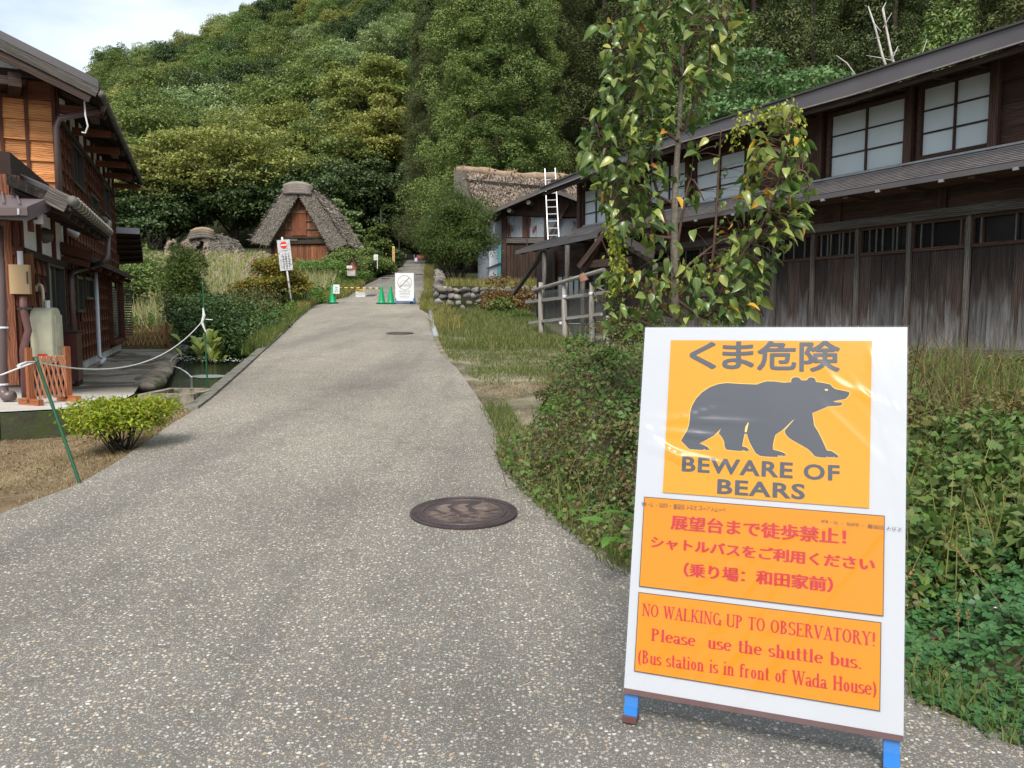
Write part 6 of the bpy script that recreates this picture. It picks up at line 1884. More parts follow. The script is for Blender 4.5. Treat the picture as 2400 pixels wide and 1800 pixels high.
def g1(x, y): return (1580 + x * .19892, 860 + y * .19892)     # bear crop
def g0(x, y): return (1560 + x * .20796, 780 + y * .20796)
# title characters one by one so that each sits where the photo shows it
for ch, (x0, y0, x1, y1) in zip('くま危険', ((280, 115, 568, 403), (648, 110, 993, 403), (1042, 105, 1468, 418), (1518, 105, 1958, 432))):
    line(ch, [g0(x0, y0), g0(x1, y0), g0(x1, y1), g0(x0, y1)], M_bear, p1, .0, [(a * .0021, b * .0021) for a, b in ((-1,-1),(0,-1.2),(1,-1),(1.2,0),(1,1),(0,1.2),(-1,1),(-1.2,0),(0,0))])
bear = [(82, 868), (110, 820), (150, 755), (175, 690), (186, 610), (190, 530), (215, 450), (262, 370), (330, 300), (420, 240), (520, 203), (620, 190), (780, 200), (975, 208), (1020, 190), (1085, 170), (1180, 172), (1290, 186), (1378, 180),
        (1380, 150), (1400, 127), (1440, 120), (1480, 132), (1500, 158), (1540, 160), (1568, 155), (1580, 132), (1612, 122), (1650, 130), (1668, 155), (1668, 176), (1760, 190), (1840, 208), (1868, 240), (1900, 262), (2000, 282), (2062, 296), (2066, 318),
        (2050, 350), (2015, 380), (1940, 392), (1872, 405), (1905, 418), (1965, 418), (1985, 432), (1965, 455), (1900, 462), (1820, 466), (1760, 490), (1690, 520), (1628, 545), (1638, 600), (1650, 690), (1700, 770), (1740, 850), (1775, 930), (1800, 985), (1850, 990), (1900, 1020), (1932, 1045),
        (1945, 1078), (1925, 1060), (1905, 1075), (1885, 1055), (1862, 1070), (1845, 1058), (1825, 1070), (1800, 1052), (1795, 1070), (1720, 1066), (1660, 1055), (1620, 1010), (1580, 970), (1520, 935), (1440, 890), (1370, 850), (1330, 815), (1308, 780), (1302, 750), (1345, 700), (1418, 618), (1395, 630), (1330, 695), (1270, 750), (1195, 800), (1180, 850), (1165, 920), (1165, 975), (1230, 990), (1290, 1010), (1315, 1030),
        (1322, 1056), (1300, 1040), (1290, 1056), (1270, 1042), (1250, 1050), (1225, 1040), (1222, 1062), (1100, 1058), (1010, 1048), (960, 1015), (925, 955), (890, 890), (868, 830), (860, 790), (830, 788), (818, 850), (802, 935), (850, 945), (880, 970), (892, 998), (872, 985), (850, 1000), (832, 985), (805, 980), (800, 992), (700, 985), (615, 975), (595, 940), (590, 880), (565, 830), (525, 785), (555, 720), (520, 760), (470, 810), (400, 850), (300, 902),
        (350, 920), (400, 945), (420, 970), (418, 990), (398, 972), (380, 988), (360, 965), (338, 980), (260, 975), (180, 968), (140, 930)]
from mathutils.geometry import tessellate_polygon
def flat(pts, mat, parent, name, o):
    P = [BB(*bm_(*g1(*p)), o) for p in pts]
    m = MB(); L2 = [Vector((*bm_(*g1(*p)), 0)) for p in pts]
    for tri in tessellate_polygon([L2]): m.poly([P[i] for i in tri])
    return m.build(name, mat, parent)
flat(bear, M_bear, p1, 'bear_silhouette', .0030)
cx_ = 1050; 
flat([(1775, 262), (1812, 262), (1810, 282), (1778, 282)], M_halo, p1, 'bear_eye', .0036)
flat([(872, 655), (880, 660), (855, 770), (832, 768), (840, 710)], M_halo, p1, 'leg_gap', .0036)
# outline halo just behind the silhouette
import itertools
def inset(pts, d):
    out = []; n = len(pts)
    for i in range(n):
        a, b, c = Vector(pts[i - 1]), Vector(pts[i]), Vector(pts[(i + 1) % n])
        e1 = (b - a).normalized() if (b - a).length > 0 else Vector((1, 0)); e2 = (c - b).normalized() if (c - b).length > 0 else e1
        nn = Vector((e1.y + e2.y, -e1.x - e2.x)); nn = nn.normalized() if nn.length > .05 else Vector((e1.y, -e1.x))
        out.append((b.x + nn.x * d, b.y + nn.y * d))
    return out
def ring(pts, d, mat, parent, name, o):
    Q = inset(pts, d); m = MB(); n = len(pts)
    for i in range(n):
        j = (i + 1) % n
        m.poly([BB(*bm_(*g1(*pts[i])), o), BB(*bm_(*g1(*pts[j])), o), BB(*bm_(*g1(*Q[j])), o), BB(*bm_(*g1(*Q[i])), o)])
    return m.build(name, mat, parent)
ring(bear, 7, M_halo, p1, 'bear_outline', .0024)
line('BEWARE', [g1(98, 1052), g1(1395, 1125), g1(1392, 1315), g1(90, 1230)], M_bear, p1, .022, (0, .0012), spacing=1.1)
line('OF', [g1(1525, 1140), g1(1955, 1160), g1(1945, 1345), g1(1525, 1325)], M_bear, p1, .022, (0, .0012), spacing=1.1)
line('BEARS', [g1(512, 1318), g1(1538, 1378), g1(1538, 1565), g1(508, 1495)], M_bear, p1, .022, (0, .0012), spacing=1.1)
min_xs = ((0, 0), (.0012, .0004), (.0024, -.0004), (.0036, 0), (.0044, 0))
line('展望台まで徒歩禁止！', [fp1(480, 1290), fp1(1600, 1380), fp1(1600, 1485), fp1(470, 1385)], M_red, p2, .004, min_xs)
line('シャトルバスをご利用ください', [fp1(348, 1425), fp2(1790, 300), fp2(1790, 385), fp2(345, 230)], M_red, p2, .004, min_xs)
line('（乗り場：和田家前）', [fp2(560, 325), fp2(1520, 415), fp2(1520, 520), fp2(560, 415)], M_red, p2, .004, min_xs)
# film maker's small upside-down print
rot = lambda c: [c[2], c[3], c[0], c[1]]
line('シーアイノービ スカイ 日防霧 ・ 0.075 ・ TI・KA', rot([fp1(290, 1203), fp1(835, 1243), fp1(832, 1278), fp1(290, 1230)]), M_ink, p2, 0, (0,), .0045)
line('スカイ 日防霧 ・ 0.075 ・ TI・KA', rot([fp1(1450, 1318), fp1(1975, 1372), fp1(1975, 1400), fp1(1450, 1345)]), M_ink, p2, 0, (0,), .0045)

# serif lettering drawn stroke by stroke: thick stems, hair-thin cross strokes, slab serifs
SER = {
 'N': (.78, 'h.14,0,.14,1 d.14,1,.64,0 h.64,0,.64,1 s.14,0 s.12,1 s.64,1'), 'O': (.80, 'o.40,.5,.36,.5'), 'W': (1.06, 'd.12,1,.34,0 h.34,0,.53,.95 d.53,.95,.75,0 h.75,0,.95,1 s.12,1 s.53,1 s.95,1'),
 'A': (.78, 'h.14,0,.40,1 d.40,1,.66,0 b.24,.36,.54 s.14,0 s.66,0'), 'L': (.68, 'v.18,0,1 b.18,0,.62 s.18,1 s.18,0 k.60,0,.25'), 'K': (.78, 'v.18,0,1 h.26,.42,.62,1 d.36,.54,.66,0 s.18,0 s.18,1 s.62,1 s.66,0'),
 'I': (.40, 'v.20,0,1 s.20,0 s.20,1'), 'G': (.82, 'o.40,.5,.34,.5,40,320 v.70,0,.42 s.70,.42'), 'U': (.80, 'v.16,.25,1 h.66,.25,.66,1 c.41,.25,.25,.25,180,360 s.16,1 s.66,1'), 'P': (.68, 'v.18,0,1 e.24,.74,.36,.26 s.18,0 s.18,1'),
 'T': (.72, 'v.36,0,1 b.06,1,.66 s.36,0 k.07,1,-.22 k.65,1,-.22'), 'B': (.72, 'v.18,0,1 e.24,.77,.32,.23 e.24,.27,.38,.27 s.18,0 s.18,1'), 'S': (.62, 'c.31,.75,.22,.25,30,270 c.31,.26,.24,.26,-150,90 k.52,.98,-.24 k.08,.02,.24'),
 'E': (.70, 'v.18,0,1 b.18,1,.60 b.18,0,.62 b.18,.52,.46 s.18,0 s.18,1 k.60,1,-.2 k.62,0,.24 k.46,.62,-.2'), 'R': (.76, 'v.18,0,1 e.24,.75,.34,.25 d.40,.5,.64,0 s.18,0 s.18,1 s.66,0'), 'V': (.78, 'd.14,1,.40,0 h.40,0,.66,1 s.14,1 s.66,1'),
 'Y': (.76, 'd.12,1,.38,.48 h.38,.48,.62,1 v.38,0,.48 s.38,0 s.12,1 s.62,1'), '!': (.36, 'v.18,.32,1 v.18,0,.1'), 'H': (.80, 'v.18,0,1 v.64,0,1 b.18,.52,.64 s.18,0 s.18,1 s.64,0 s.64,1'),
 'l': (.36, 'v.18,0,1 s.18,0 f.18,1'), 'e': (.54, 'c.28,.33,.20,.33,10,320 b.10,.36,.46'), 'a': (.56, 'v.40,0,.45 c.26,.45,.16,.2,20,160 c.24,.18,.14,.18,0,360 s.46,0'), 's': (.46, 'c.23,.48,.15,.18,30,270 c.23,.17,.16,.17,-150,90'),
 'u': (.62, 'v.16,.18,.66 c.30,.18,.16,.18,180,330 v.46,0,.66 f.16,.66 f.46,.66 s.50,0'), 't': (.40, 'v.18,.12,.92 b.04,.64,.36 c.28,.12,.1,.12,180,320'), 'h': (.64, 'v.16,0,1 v.46,0,.46 c.31,.44,.16,.22,10,150 f.16,1 s.16,0 s.46,0'),
 'b': (.60, 'v.16,0,1 c.32,.33,.20,.33,-170,170 f.16,1'), '.': (.30, 'v.14,0,.1'), '(': (.36, 'c.36,.4,.24,.62,110,250'), ')': (.36, 'c.02,.4,.24,.62,-70,70'), 'i': (.34, 'v.17,0,.66 v.17,.84,.96 s.17,0 f.17,.66'),
 'o': (.56, 'o.28,.33,.23,.33'), 'n': (.64, 'v.16,0,.66 v.46,0,.46 c.31,.44,.16,.22,10,150 f.16,.66 s.16,0 s.46,0'), 'f': (.42, 'v.16,0,.84 b.0,.64,.38 c.30,.84,.12,.14,10,180 s.16,0'), 'r': (.48, 'v.16,0,.66 c.34,.44,.16,.22,60,150 f.16,.66 s.16,0'),
 'd': (.60, 'v.44,0,1 c.26,.33,.19,.33,10,350 f.44,1 s.50,0'), ' ': (.40, '')}
import re
def serif_text(body, c, mat, parent, o=.0032, stem=.165, thin=.07):
    q = [bm_(*p) for p in c]
    o0 = Vector(BB(*q[3], o)); ex = Vector(BB(*q[2], o)) - o0; ey = Vector(BB(*q[0], o)) - o0
    ex_n = ex.normalized(); ey = ey - ex_n * ey.dot(ex_n)
    tot = sum(SER[ch][0] for ch in body); sx = ex.length / tot; sy = ey.length; eyn = ey.normalized()
    m = MB(); lift = [0]
    def quad(pts):
        lift[0] = (lift[0] + 1) % 9
        d = bn_ * (lift[0] * .00004)
        m.poly([o0 + ex_n * (x * sx) + eyn * (y * sy) + d for x, y in pts])
    def stroke(x0, y0, x1, y1, w, hor=False):
        if hor: quad([(x0, y0 - w / 2), (x1, y0 - w / 2), (x1, y1 + w / 2), (x0, y1 + w / 2)])
        else: quad([(x0 - w / 2, y0), (x0 + w / 2, y0), (x1 + w / 2, y1), (x1 - w / 2, y1)])
    def arcs(cx, cy, rx, ry, a0, a1):
        n = max(6, int(abs(a1 - a0) / 18)); A_ = [math.radians(a0 + (a1 - a0) * k / n) for k in range(n + 1)]
        for p, r in zip(A_[:-1], A_[1:]):
            def pt(a, out):
                hw = stem / 2; hh = thin / 2
                return (cx + (rx - hw + (hw if out else -hw) * 1.0) * math.cos(a), cy + (ry - hh + (hh if out else -hh)) * math.sin(a))
            quad([pt(p, 1), pt(r, 1), pt(r, 0), pt(p, 0)])
    X0 = 0
    for ch in body:
        adv, code = SER[ch]
        for tk in code.split():
            k, a = tk[0], [float(v) for v in tk[1:].split(',')]
            if k == 'v': stroke(X0 + a[0], a[1], X0 + a[0], a[2], stem)
            elif k == 'd': stroke(X0 + a[0], a[1], X0 + a[2], a[3], stem)
            elif k == 'h': stroke(X0 + a[0], a[1], X0 + a[2], a[3], thin * 1.1)
            elif k == 'b': y = min(max(a[1], thin / 2), 1 - thin / 2); stroke(X0 + a[0], y, X0 + a[2], y, thin, True)
            elif k == 's': y = min(max(a[1], thin / 2), 1 - thin / 2); stroke(X0 + a[0] - .14, y, X0 + a[0] + .14, y, thin, True)
            elif k == 'f': y = a[1] - thin / 2; quad([(X0 + a[0] - .13, y - .05), (X0 + a[0] + .06, y - .02), (X0 + a[0] + .06, y + thin / 2), (X0 + a[0] - .02, y + thin / 2)])
            elif k == 'k': quad([(X0 + a[0] - .035, a[1]), (X0 + a[0] + .035, a[1]), (X0 + a[0] + .03, a[1] + a[2]), (X0 + a[0] + .005, a[1] + a[2])])
            elif k == 'o': arcs(X0 + a[0], a[1], a[2], a[3], *(a[4:6] if len(a) > 4 else (0, 360)))
            elif k == 'c': arcs(X0 + a[0], a[1], a[2] + stem / 2, a[3], a[4], a[5])
            elif k == 'e':
                arcs(X0 + a[0], a[1], a[2], a[3], -90, 90); stroke(X0 + .15, a[1] + a[3] - thin / 2, X0 + a[0], a[1] + a[3] - thin / 2, thin, True); stroke(X0 + .15, a[1] - a[3] + thin / 2, X0 + a[0], a[1] - a[3] + thin / 2, thin, True)
        X0 += adv
    return m.build('lettering', mat, parent)
serif_text('NO WALKING UP TO OBSERVATORY!', [fp2(292, 590), fp2(1806, 775), fp2(1806, 870), fp2(290, 670)], M_red, p3)
serif_text('Please  use the shuttle bus.', [fp2(352, 752), fp2(1720, 905), fp2(1720, 1018), fp2(345, 832)], M_red, p3)
serif_text('(Bus station is in front of Wada House)', [fp2(265, 890), fp2(1810, 1100), fp2(1810, 1190), fp2(262, 975)], M_red, p3)
# clear plastic film wrapped round the board, with real folds
def filmmat():
    m, nt, b, out = newmat('clear_film')
    t = N(nt, 'BsdfTransparent'); t.inputs[0].default_value = (.965, .97, .975, 1)
    g = N(nt, 'BsdfGlossy'); g.inputs['Roughness'].default_value = .27; g.inputs['Color'].default_value = (.95, .97, 1, 1)
    fr = N(nt, 'Fresnel'); fr.inputs['IOR'].default_value = 1.5
    x1 = N(nt, 'MixShader'); L_(nt, mathn(nt, 'MULTIPLY', fr.outputs[0], .75), x1.inputs[0]); L_(nt, t.outputs[0], x1.inputs[1]); L_(nt, g.outputs[0], x1.inputs[2])
    df = N(nt, 'BsdfDiffuse'); df.inputs[0].default_value = (.85, .88, .92, 1)
    x2 = N(nt, 'MixShader'); x2.inputs[0].default_value = .008; L_(nt, x1.outputs[0], x2.inputs[1]); L_(nt, df.outputs[0], x2.inputs[2]); L_(nt, x2.outputs[0], out.inputs['Surface'])
    return m
nu, nv = 90, 130
U, Vv = np.meshgrid(np.linspace(-.003, Wb + .003, nu), np.linspace(-.003, Hb + .05, nv))
Fh = np.full(U.shape, .007)
fr = np.random.default_rng(3)
def fold(u0, v0, u1, v1, amp, wid):
    global Fh
    du, dv = u1 - u0, v1 - v0; L = math.hypot(du, dv); du /= L; dv /= L
    s_ = (U - u0) * du + (Vv - v0) * dv; d_ = -(U - u0) * dv + (Vv - v0) * du
    Fh = Fh + 1.6 * amp * np.exp(-(d_ / wid) ** 2) * np.clip(s_ / .04, 0, 1) * np.clip((L - s_) / .10, 0, 1)
for k in range(9): fold(-.01, .36 + fr.uniform(-.05, .05), fr.uniform(.15, .42), .36 + fr.uniform(-.16, .22), fr.uniform(.0015, .005), fr.uniform(.004, .011))
for k in range(8): fold(Wb + .01, .50 + fr.uniform(-.3, .3), fr.uniform(.5, .72), fr.uniform(.02, .3), fr.uniform(.001, .004), fr.uniform(.005, .012))
for k in range(9): x0 = fr.uniform(.0, .35); fold(x0, Hb + .02, x0 + fr.uniform(.2, .5), Hb - fr.uniform(.3, .75), fr.uniform(.0015, .004), fr.uniform(.004, .009))
for k in range(10): fold(fr.uniform(0, .5), fr.uniform(.65, 1.1), fr.uniform(.3, .8), fr.uniform(.5, .8), fr.uniform(.0008, .0025), fr.uniform(.004, .009))
for k in range(6): fold(fr.uniform(.1, .3), fr.uniform(.85, 1.1), fr.uniform(.35, .7), fr.uniform(.5, .9), -.001, .006)
Fh = Fh + vnoise(U * 7, Vv * 7) * .004
Fh = np.maximum(Fh, .0055)
P_ = np.array(TL)[None, :] + U.ravel()[:, None] * np.array(bx_) - Vv.ravel()[:, None] * np.array(by_) + Fh.ravel()[:, None] * np.array(bn_)
I, J = np.meshgrid(np.arange(nu - 1), np.arange(nv - 1)); a0 = (J * nu + I).ravel()
np_mesh('plastic_film', P_, np.stack([a0, a0 + 1, a0 + nu + 1, a0 + nu], 1), filmmat(), sign, smooth=True)
# ================================================================ vegetation
def nrm(a): return a / np.maximum(np.linalg.norm(a, axis=1, keepdims=True), 1e-9)
def leafarr(P, D, Nn, size, width=.28, fold=.12):
    """rhombic folded leaf: 4 vertices each"""
    n = len(P); size = np.broadcast_to(np.asarray(size, float), (n,))[:, None]
    D = nrm(D); S = nrm(np.cross(D, Nn)); Nn = np.cross(S, D)
    V_ = np.empty((n, 4, 3))
    V_[:, 0] = P
    V_[:, 1] = P + D * size * .45 + S * size * width + Nn * size * fold
    V_[:, 2] = P + D * size
    V_[:, 3] = P + D * size * .45 - S * size * width + Nn * size * fold
    F_ = np.arange(n * 4).reshape(n, 4)
    return V_.reshape(-1, 3), F_
def bladearr(P, h, lean, w, rg):
    n = len(P); a = rg.random(n) * 2 * np.pi; az = np.stack([np.cos(a), np.sin(a), np.zeros(n)], 1)
    b = rg.random(n) * 2 * np.pi; S = np.stack([np.cos(b), np.sin(b), np.zeros(n)], 1)
    h = np.broadcast_to(h, (n,))[:, None]; w = np.broadcast_to(w, (n,))[:, None]
    l = (np.abs(rg.normal(0, 1, (n, 1))) * lean)
    up = np.array([[0, 0, 1.]])
    m1 = P + up * h * .55 + az * l * h * .3; t = P + up * h * (1 - .25 * np.minimum(l, 1.5)) + az * l * h
    V_ = np.stack([P - S * w / 2, P + S * w / 2, m1 + S * w * .4, t, m1 - S * w * .4], 1).reshape(-1, 3)
    i = np.arange(n) * 5
    F_ = np.concatenate([np.stack([i, i + 1, i + 2, i + 4], 1), np.stack([i + 4, i + 2, i + 3, i + 3], 1)])
    return V_, F_
def blades(name, P, h, lean, w, mat, rg, parent=None):
    V_, F_ = bladearr(P, h, lean, w, rg)
    n = len(P); i = np.arange(n) * 5
    # two meshes worth of faces: quads + triangles; use triangles throughout
    T = np.concatenate([np.stack([i, i + 1, i + 2], 1), np.stack([i, i + 2, i + 4], 1), np.stack([i + 4, i + 2, i + 3], 1)])
    return np_mesh(name, V_, T, mat, parent)
def randdir(n, rg): return nrm(rg.normal(0, 1, (n, 3)))

def clump_leaves(C_, Rr, Rz, n, size, rg, up=.5, droop=.0, shell=.6, width=.3):
    """leaves over the shell of many flattened clumps. C_ (k,3), Rr/Rz (k,)"""
    k = len(C_); idx = rg.integers(0, k, n)
    d = randdir(n, rg); d[:, 2] = np.where(rg.random(n) < .65, np.abs(d[:, 2]), d[:, 2])
    r = (shell + (1 - shell) * rg.random(n) ** .5) * np.where(rg.random(n) < .18, rg.uniform(1, 1.5, n), 1)
    P = C_[idx] + d * np.stack([Rr[idx] * r, Rr[idx] * r, Rz[idx] * r], 1)
    Nn = nrm(d * .55 + np.array([[0, 0, up]]) + rg.normal(0, .4, (n, 3)))
    D = nrm(np.cross(Nn, randdir(n, rg)) + np.array([[0, 0, -droop]]) + d * .3)
    return leafarr(P, D, Nn, size * rg.uniform(.7, 1.35, n), width)

M_barkm = stonemat('tree_bark', [(.09, .075, .06), (.14, .12, .10)], .15, 6)
M_barkd = stonemat('dark_tree_bark', [(.035, .026, .02), (.05, .036, .028)], .0, 6)

def limb(m, a, b, r0, r1, bend=.1, n=6, seg=5):
    a, b = Vector(a), Vector(b); L = (b - a).length
    pts = []
    w = Vector((rnd.gauss(0, 1), rnd.gauss(0, 1), rnd.gauss(0, .4))) * L * bend
    for k in range(seg + 1):
        f = k / seg; pts.append(a.lerp(b, f) + w * math.sin(f * math.pi) * .5)
    m.tube(pts, [r0 + (r1 - r0) * k / seg for k in range(seg + 1)], n)

def broadleaf(seed, Hh, Rr, nclump, nleaf, size, flat=.45, base=.3, squash=1.0):
    """returns trunk MB, crown arrays, local coordinates (foot at origin)"""
    rg = np.random.default_rng(seed)
    Cs, Rs, Zs = [], [], []
    tr = MB(); limb(tr, (0, 0, -1.5), (rg.normal(0, .2), rg.normal(0, .2), Hh * .62), Rr * .055, Rr * .022, .05, 7, 6)
    while len(Cs) < nclump:
        d = rg.normal(0, 1, 3); d /= np.linalg.norm(d)
        if d[2] < -.35: continue
        rr = rg.uniform(.45, .95)
        c = np.array([d[0] * Rr * rr, d[1] * Rr * rr, Hh * (base + (1 - base) * .5) + d[2] * Hh * (1 - base) * .47 * rr * squash])
        Cs.append(c); s = rg.uniform(.13, .36) * Rr; Rs.append(s); Zs.append(s * flat)
        if len(Cs) % 3 == 0: limb(tr, (0, 0, Hh * rg.uniform(.2, .5)), c, Rr * .02, Rr * .005, .12, 5, 4)
    V_, F_ = clump_leaves(np.array(Cs), np.array(Rs), np.array(Zs), nleaf, size, rg, .75)
    return tr, V_, F_
def conifer(seed, Hh, Rr, ntuft, nleaf, size, base=.06, tip=.75, tl=1.0):
    rg = np.random.default_rng(seed)
    z = Hh * (base + (1 - base) * rg.random(ntuft) ** 1.15)
    f = (z / Hh)
    prof = Rr * np.clip((1 - f) ** tip * 1.15, .04, 1) * (.75 + .25 * np.sin(z * 1.9 + rg.uniform(0, 6)))
    a = rg.random(ntuft) * 2 * np.pi
    rr = prof * rg.uniform(.62, 1.02, ntuft)
    Cs = np.stack([np.cos(a) * rr, np.sin(a) * rr, z - rr * .12], 1)
    s = rg.uniform(.34, .62, ntuft) * tl * (.6 + .5 * (1 - f))
    n = nleaf; idx = rg.integers(0, ntuft, n)
    d = randdir(n, rg)
    out = nrm(np.stack([np.cos(a), np.sin(a), np.full(ntuft, .25)], 1))[idx]
    d[:, 2] = np.where(rg.random(n) < .4, np.abs(d[:, 2]), d[:, 2])
    P = Cs[idx] + d * (s[idx] * rg.random(n) ** .22)[:, None] * np.array([[.85, .85, 1.1]])
    Nn = nrm(d * .9 + out * .2 + np.array([[0, 0, .35]]) + rg.normal(0, .28, (n, 3)))
    D = nrm(np.cross(Nn, randdir(n, rg)) + np.array([[0, 0, .25]]) + out * .2)
    V_, F_ = leafarr(P, D, Nn, size * rg.uniform(.7, 1.4, n), .20)
    tr = MB(); tr.tube([(0, 0, -1), (0, 0, Hh * .5), (0, 0, Hh * .97)], [Rr * .085, Rr * .06, Rr * .012], 8)
    for k in range(40):
        i = rg.integers(0, ntuft); tr.tube([(0, 0, Cs[i][2] - .1), tuple(Cs[i])], [.045, .02], 4)
    return tr, V_, F_

def make_tree(name, label, cat, gen, leafm, barkm, loc, rz=0, sc=(1, 1, 1), group=None, crown='crown'):
    tr, V_, F_ = gen
    t = thing(name, label, cat, (0, 0, 0), group)
    a = tr.build('trunk', barkm, t, smooth=True)
    b = np_mesh(crown, V_, F_, leafm, t)
    t.location = loc; t.rotation_euler = (0, 0, rz); t.scale = sc
    return t
def copy_tree(src, label, loc, rz, sc, mat=None):
    t = src.copy(); C.objects.link(t); t['label'] = label; t.location = loc; t.rotation_euler = (0, 0, rz); t.scale = sc
    for ch in list(src.children):
        c = ch.copy(); C.objects.link(c); c.parent = t
        if mat is not None and 'crown' in ch.name:
            c.material_slots[0].link = 'OBJECT'; c.material_slots[0].material = mat
    return t

# leaf colours
L_mid = leafmat('mid_green_leaves', [(0.076, 0.119, 0.032), (0.140, 0.202, 0.050), (0.216, 0.278, 0.076), (0.108, 0.154, 0.043)], .3, .5, .16, .02)
L_yel = leafmat('yellow_green_leaves', [(0.133, 0.158, 0.035), (0.228, 0.253, 0.057), (0.341, 0.348, 0.095), (0.177, 0.184, 0.048)], .3, .5, .12, .015)
L_pale = leafmat('pale_green_leaves', [(0.146, 0.218, 0.084), (0.251, 0.324, 0.125), (0.354, 0.418, 0.178), (0.167, 0.230, 0.094)], .3, .5, .12, .015)
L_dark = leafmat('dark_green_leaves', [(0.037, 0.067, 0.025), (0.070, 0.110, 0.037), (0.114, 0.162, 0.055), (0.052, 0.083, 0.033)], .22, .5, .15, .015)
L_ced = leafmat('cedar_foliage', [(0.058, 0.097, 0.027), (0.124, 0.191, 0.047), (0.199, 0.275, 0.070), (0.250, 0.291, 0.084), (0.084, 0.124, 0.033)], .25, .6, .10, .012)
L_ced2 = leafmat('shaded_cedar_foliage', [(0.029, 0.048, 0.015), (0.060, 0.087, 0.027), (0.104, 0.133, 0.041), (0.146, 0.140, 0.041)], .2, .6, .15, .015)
L_yew = leafmat('yew_foliage', [(0.031, 0.054, 0.011), (0.068, 0.105, 0.017), (0.128, 0.162, 0.031), (0.051, 0.076, 0.014)], .2, .55, .1, .01)

protos = [broadleaf(31 + i, 11.5, 5.0, 80, 13000, .29, .62, .12) for i in range(4)] + [broadleaf(41, 12, 4.2, 60, 10000, .29, .8, .12)]
kinds = ['rounded green tree', 'dense dark green tree', 'pale grey green tree', 'yellow green tree', 'broad leafy tree']
src = []
slot = [L_mid, L_dark, L_pale, L_yel, L_mid]
where = []
rows = []
Yv = 92.0
while Yv < 262:
    st = 7.6 + (Yv - 92) * .022
    q0, q1 = -.548, -.115
    x = q0 * Yv + rnd.uniform(0, 3)
    while x < q1 * Yv + 2:
        xx = x + rnd.uniform(-1.6, 1.6); y_ = Yv + rnd.uniform(-2, 2)
        if xx - 5.0 > -.548 * y_: rows.append((xx, y_))
        x += st
    Yv += st * .95
side_word = ['far left end', 'left part', 'middle', 'right part', 'far right end']
hgt_word = ['foot', 'lowest slope', 'lower slope', 'middle slope', 'upper slope', 'top', 'ridge']
for i, (x, y) in enumerate(rows):
    z = float(H(x, y)) - .5
    k = rnd.choice([0, 0, 1, 1, 2, 3, 4]); 
    mat = rnd.choice({0: [L_mid, L_mid, L_pale], 1: [L_dark, L_mid], 2: [L_pale, L_yel, L_mid], 3: [L_yel, L_mid], 4: [L_dark, L_mid]}[k])
    mw = {'mid_green_leaves': 'green', 'dark_green_leaves': 'dark green', 'pale_green_leaves': 'pale green', 'yellow_green_leaves': 'yellow green'}[mat.name]
    q_ = x / y
    pos = side_word[min(4, int((q_ + .55) / .53 * 5))]; hw = hgt_word[min(6, int((y - 92) / 170 * 7))]
    sz = rnd.uniform(.85, 1.2)
    pxl = 1200 + 1800 * q_
    pos = [w for lim, w in ((300, 'beside the left house roof'), (380, 'left of the small hut'), (470, 'above the small hut'), (540, 'right of the small hut'), (610, 'between both huts'), (680, 'above the large hut'), (760, 'right of the large hut'), (850, 'above the lane bend'), (3000, 'beside the tall cedars')) if pxl < lim][0]
    lab = '%s %s tree %s, hill %s' % (['small', 'medium', 'large'][min(2, int((sz - .85) / .117))], mw, pos, hw)
    where.append((x, y, z, k, mat, lab, sz))
base_t = {}
for (x, y, z, k, mat, lab, sz) in where:
    if k not in base_t:
        t = make_tree('broadleaf_tree', lab, 'tree', protos[k], slot[k], M_barkm, (x, y, z), rnd.random() * 6, (sz, sz, sz), 'broadleaf trees covering the hill')
        base_t[k] = t
        for ch in t.children:
            if 'crown' in ch.name: ch.material_slots[0].link = 'OBJECT'; ch.material_slots[0].material = mat
    else:
        copy_tree(base_t[k], lab, (x, y, z), rnd.random() * 6.28, (sz * rnd.uniform(.9, 1.15), sz * rnd.uniform(.9, 1.15), sz * rnd.uniform(.9, 1.15)), mat)
# hero broadleaf trees at the foot of the hill
def hero(px, pytop, Y, w, h, gen_seed, mat, label, leaves=22000, size=.26, flat=.35, ncl=70, base=.2):
    p = PX(px, pytop, Y); z0 = p.z - h
    g = broadleaf(gen_seed, h, w / 2, ncl, leaves, size, flat, base)
    return make_tree('broadleaf_tree', label, 'tree', g, mat, M_barkm, (p.x, Y, z0), rnd.random() * 6)
hero(545, 268, 76, 16.5, 15, 61, L_yel, 'wide layered yellow green tree behind the two thatched huts', 30000, .30, .30, 90)
hero(395, 330, 74, 12, 12, 62, L_yel, 'spreading light green tree above the small left hut', 20000, .30, .3, 60)
hero(300, 300, 86, 12, 15, 63, L_mid, 'mid green tree close beside the left house roof', 16000, .32, .4, 50)
hero(860, 110, 98, 14, 22, 64, L_yel, 'tall golden green tree crowned high above the lane', 26000, .34, .4, 80)
hero(900, 215, 88, 11, 17, 65, L_yel, 'yellowing tree just left of the tall cedars', 20000, .32, .36, 60)
hero(790, 300, 84, 10, 16, 66, L_mid, 'dark green tree behind and right of the large hut', 14000, .32, .4, 50)
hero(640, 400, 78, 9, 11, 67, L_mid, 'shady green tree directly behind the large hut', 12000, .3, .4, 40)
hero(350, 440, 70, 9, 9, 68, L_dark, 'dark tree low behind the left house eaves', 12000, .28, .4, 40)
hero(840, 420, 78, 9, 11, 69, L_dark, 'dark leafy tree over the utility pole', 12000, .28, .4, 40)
hero(775, 448, 58, 5, 7, 70, L_pale, 'pale green bushy tree at the right of the large hut', 9000, .2, .45, 36, .05)
hero(878, 522, 57, 3.0, 4.0, 71, L_mid, 'round bright shrub tree behind the lane verge', 8000, .18, .45, 30, .02)
hero(845, 548, 60, 3, 3.6, 72, L_mid, 'smaller green shrub beside the utility pole', 6000, .18, .45, 24, .02)
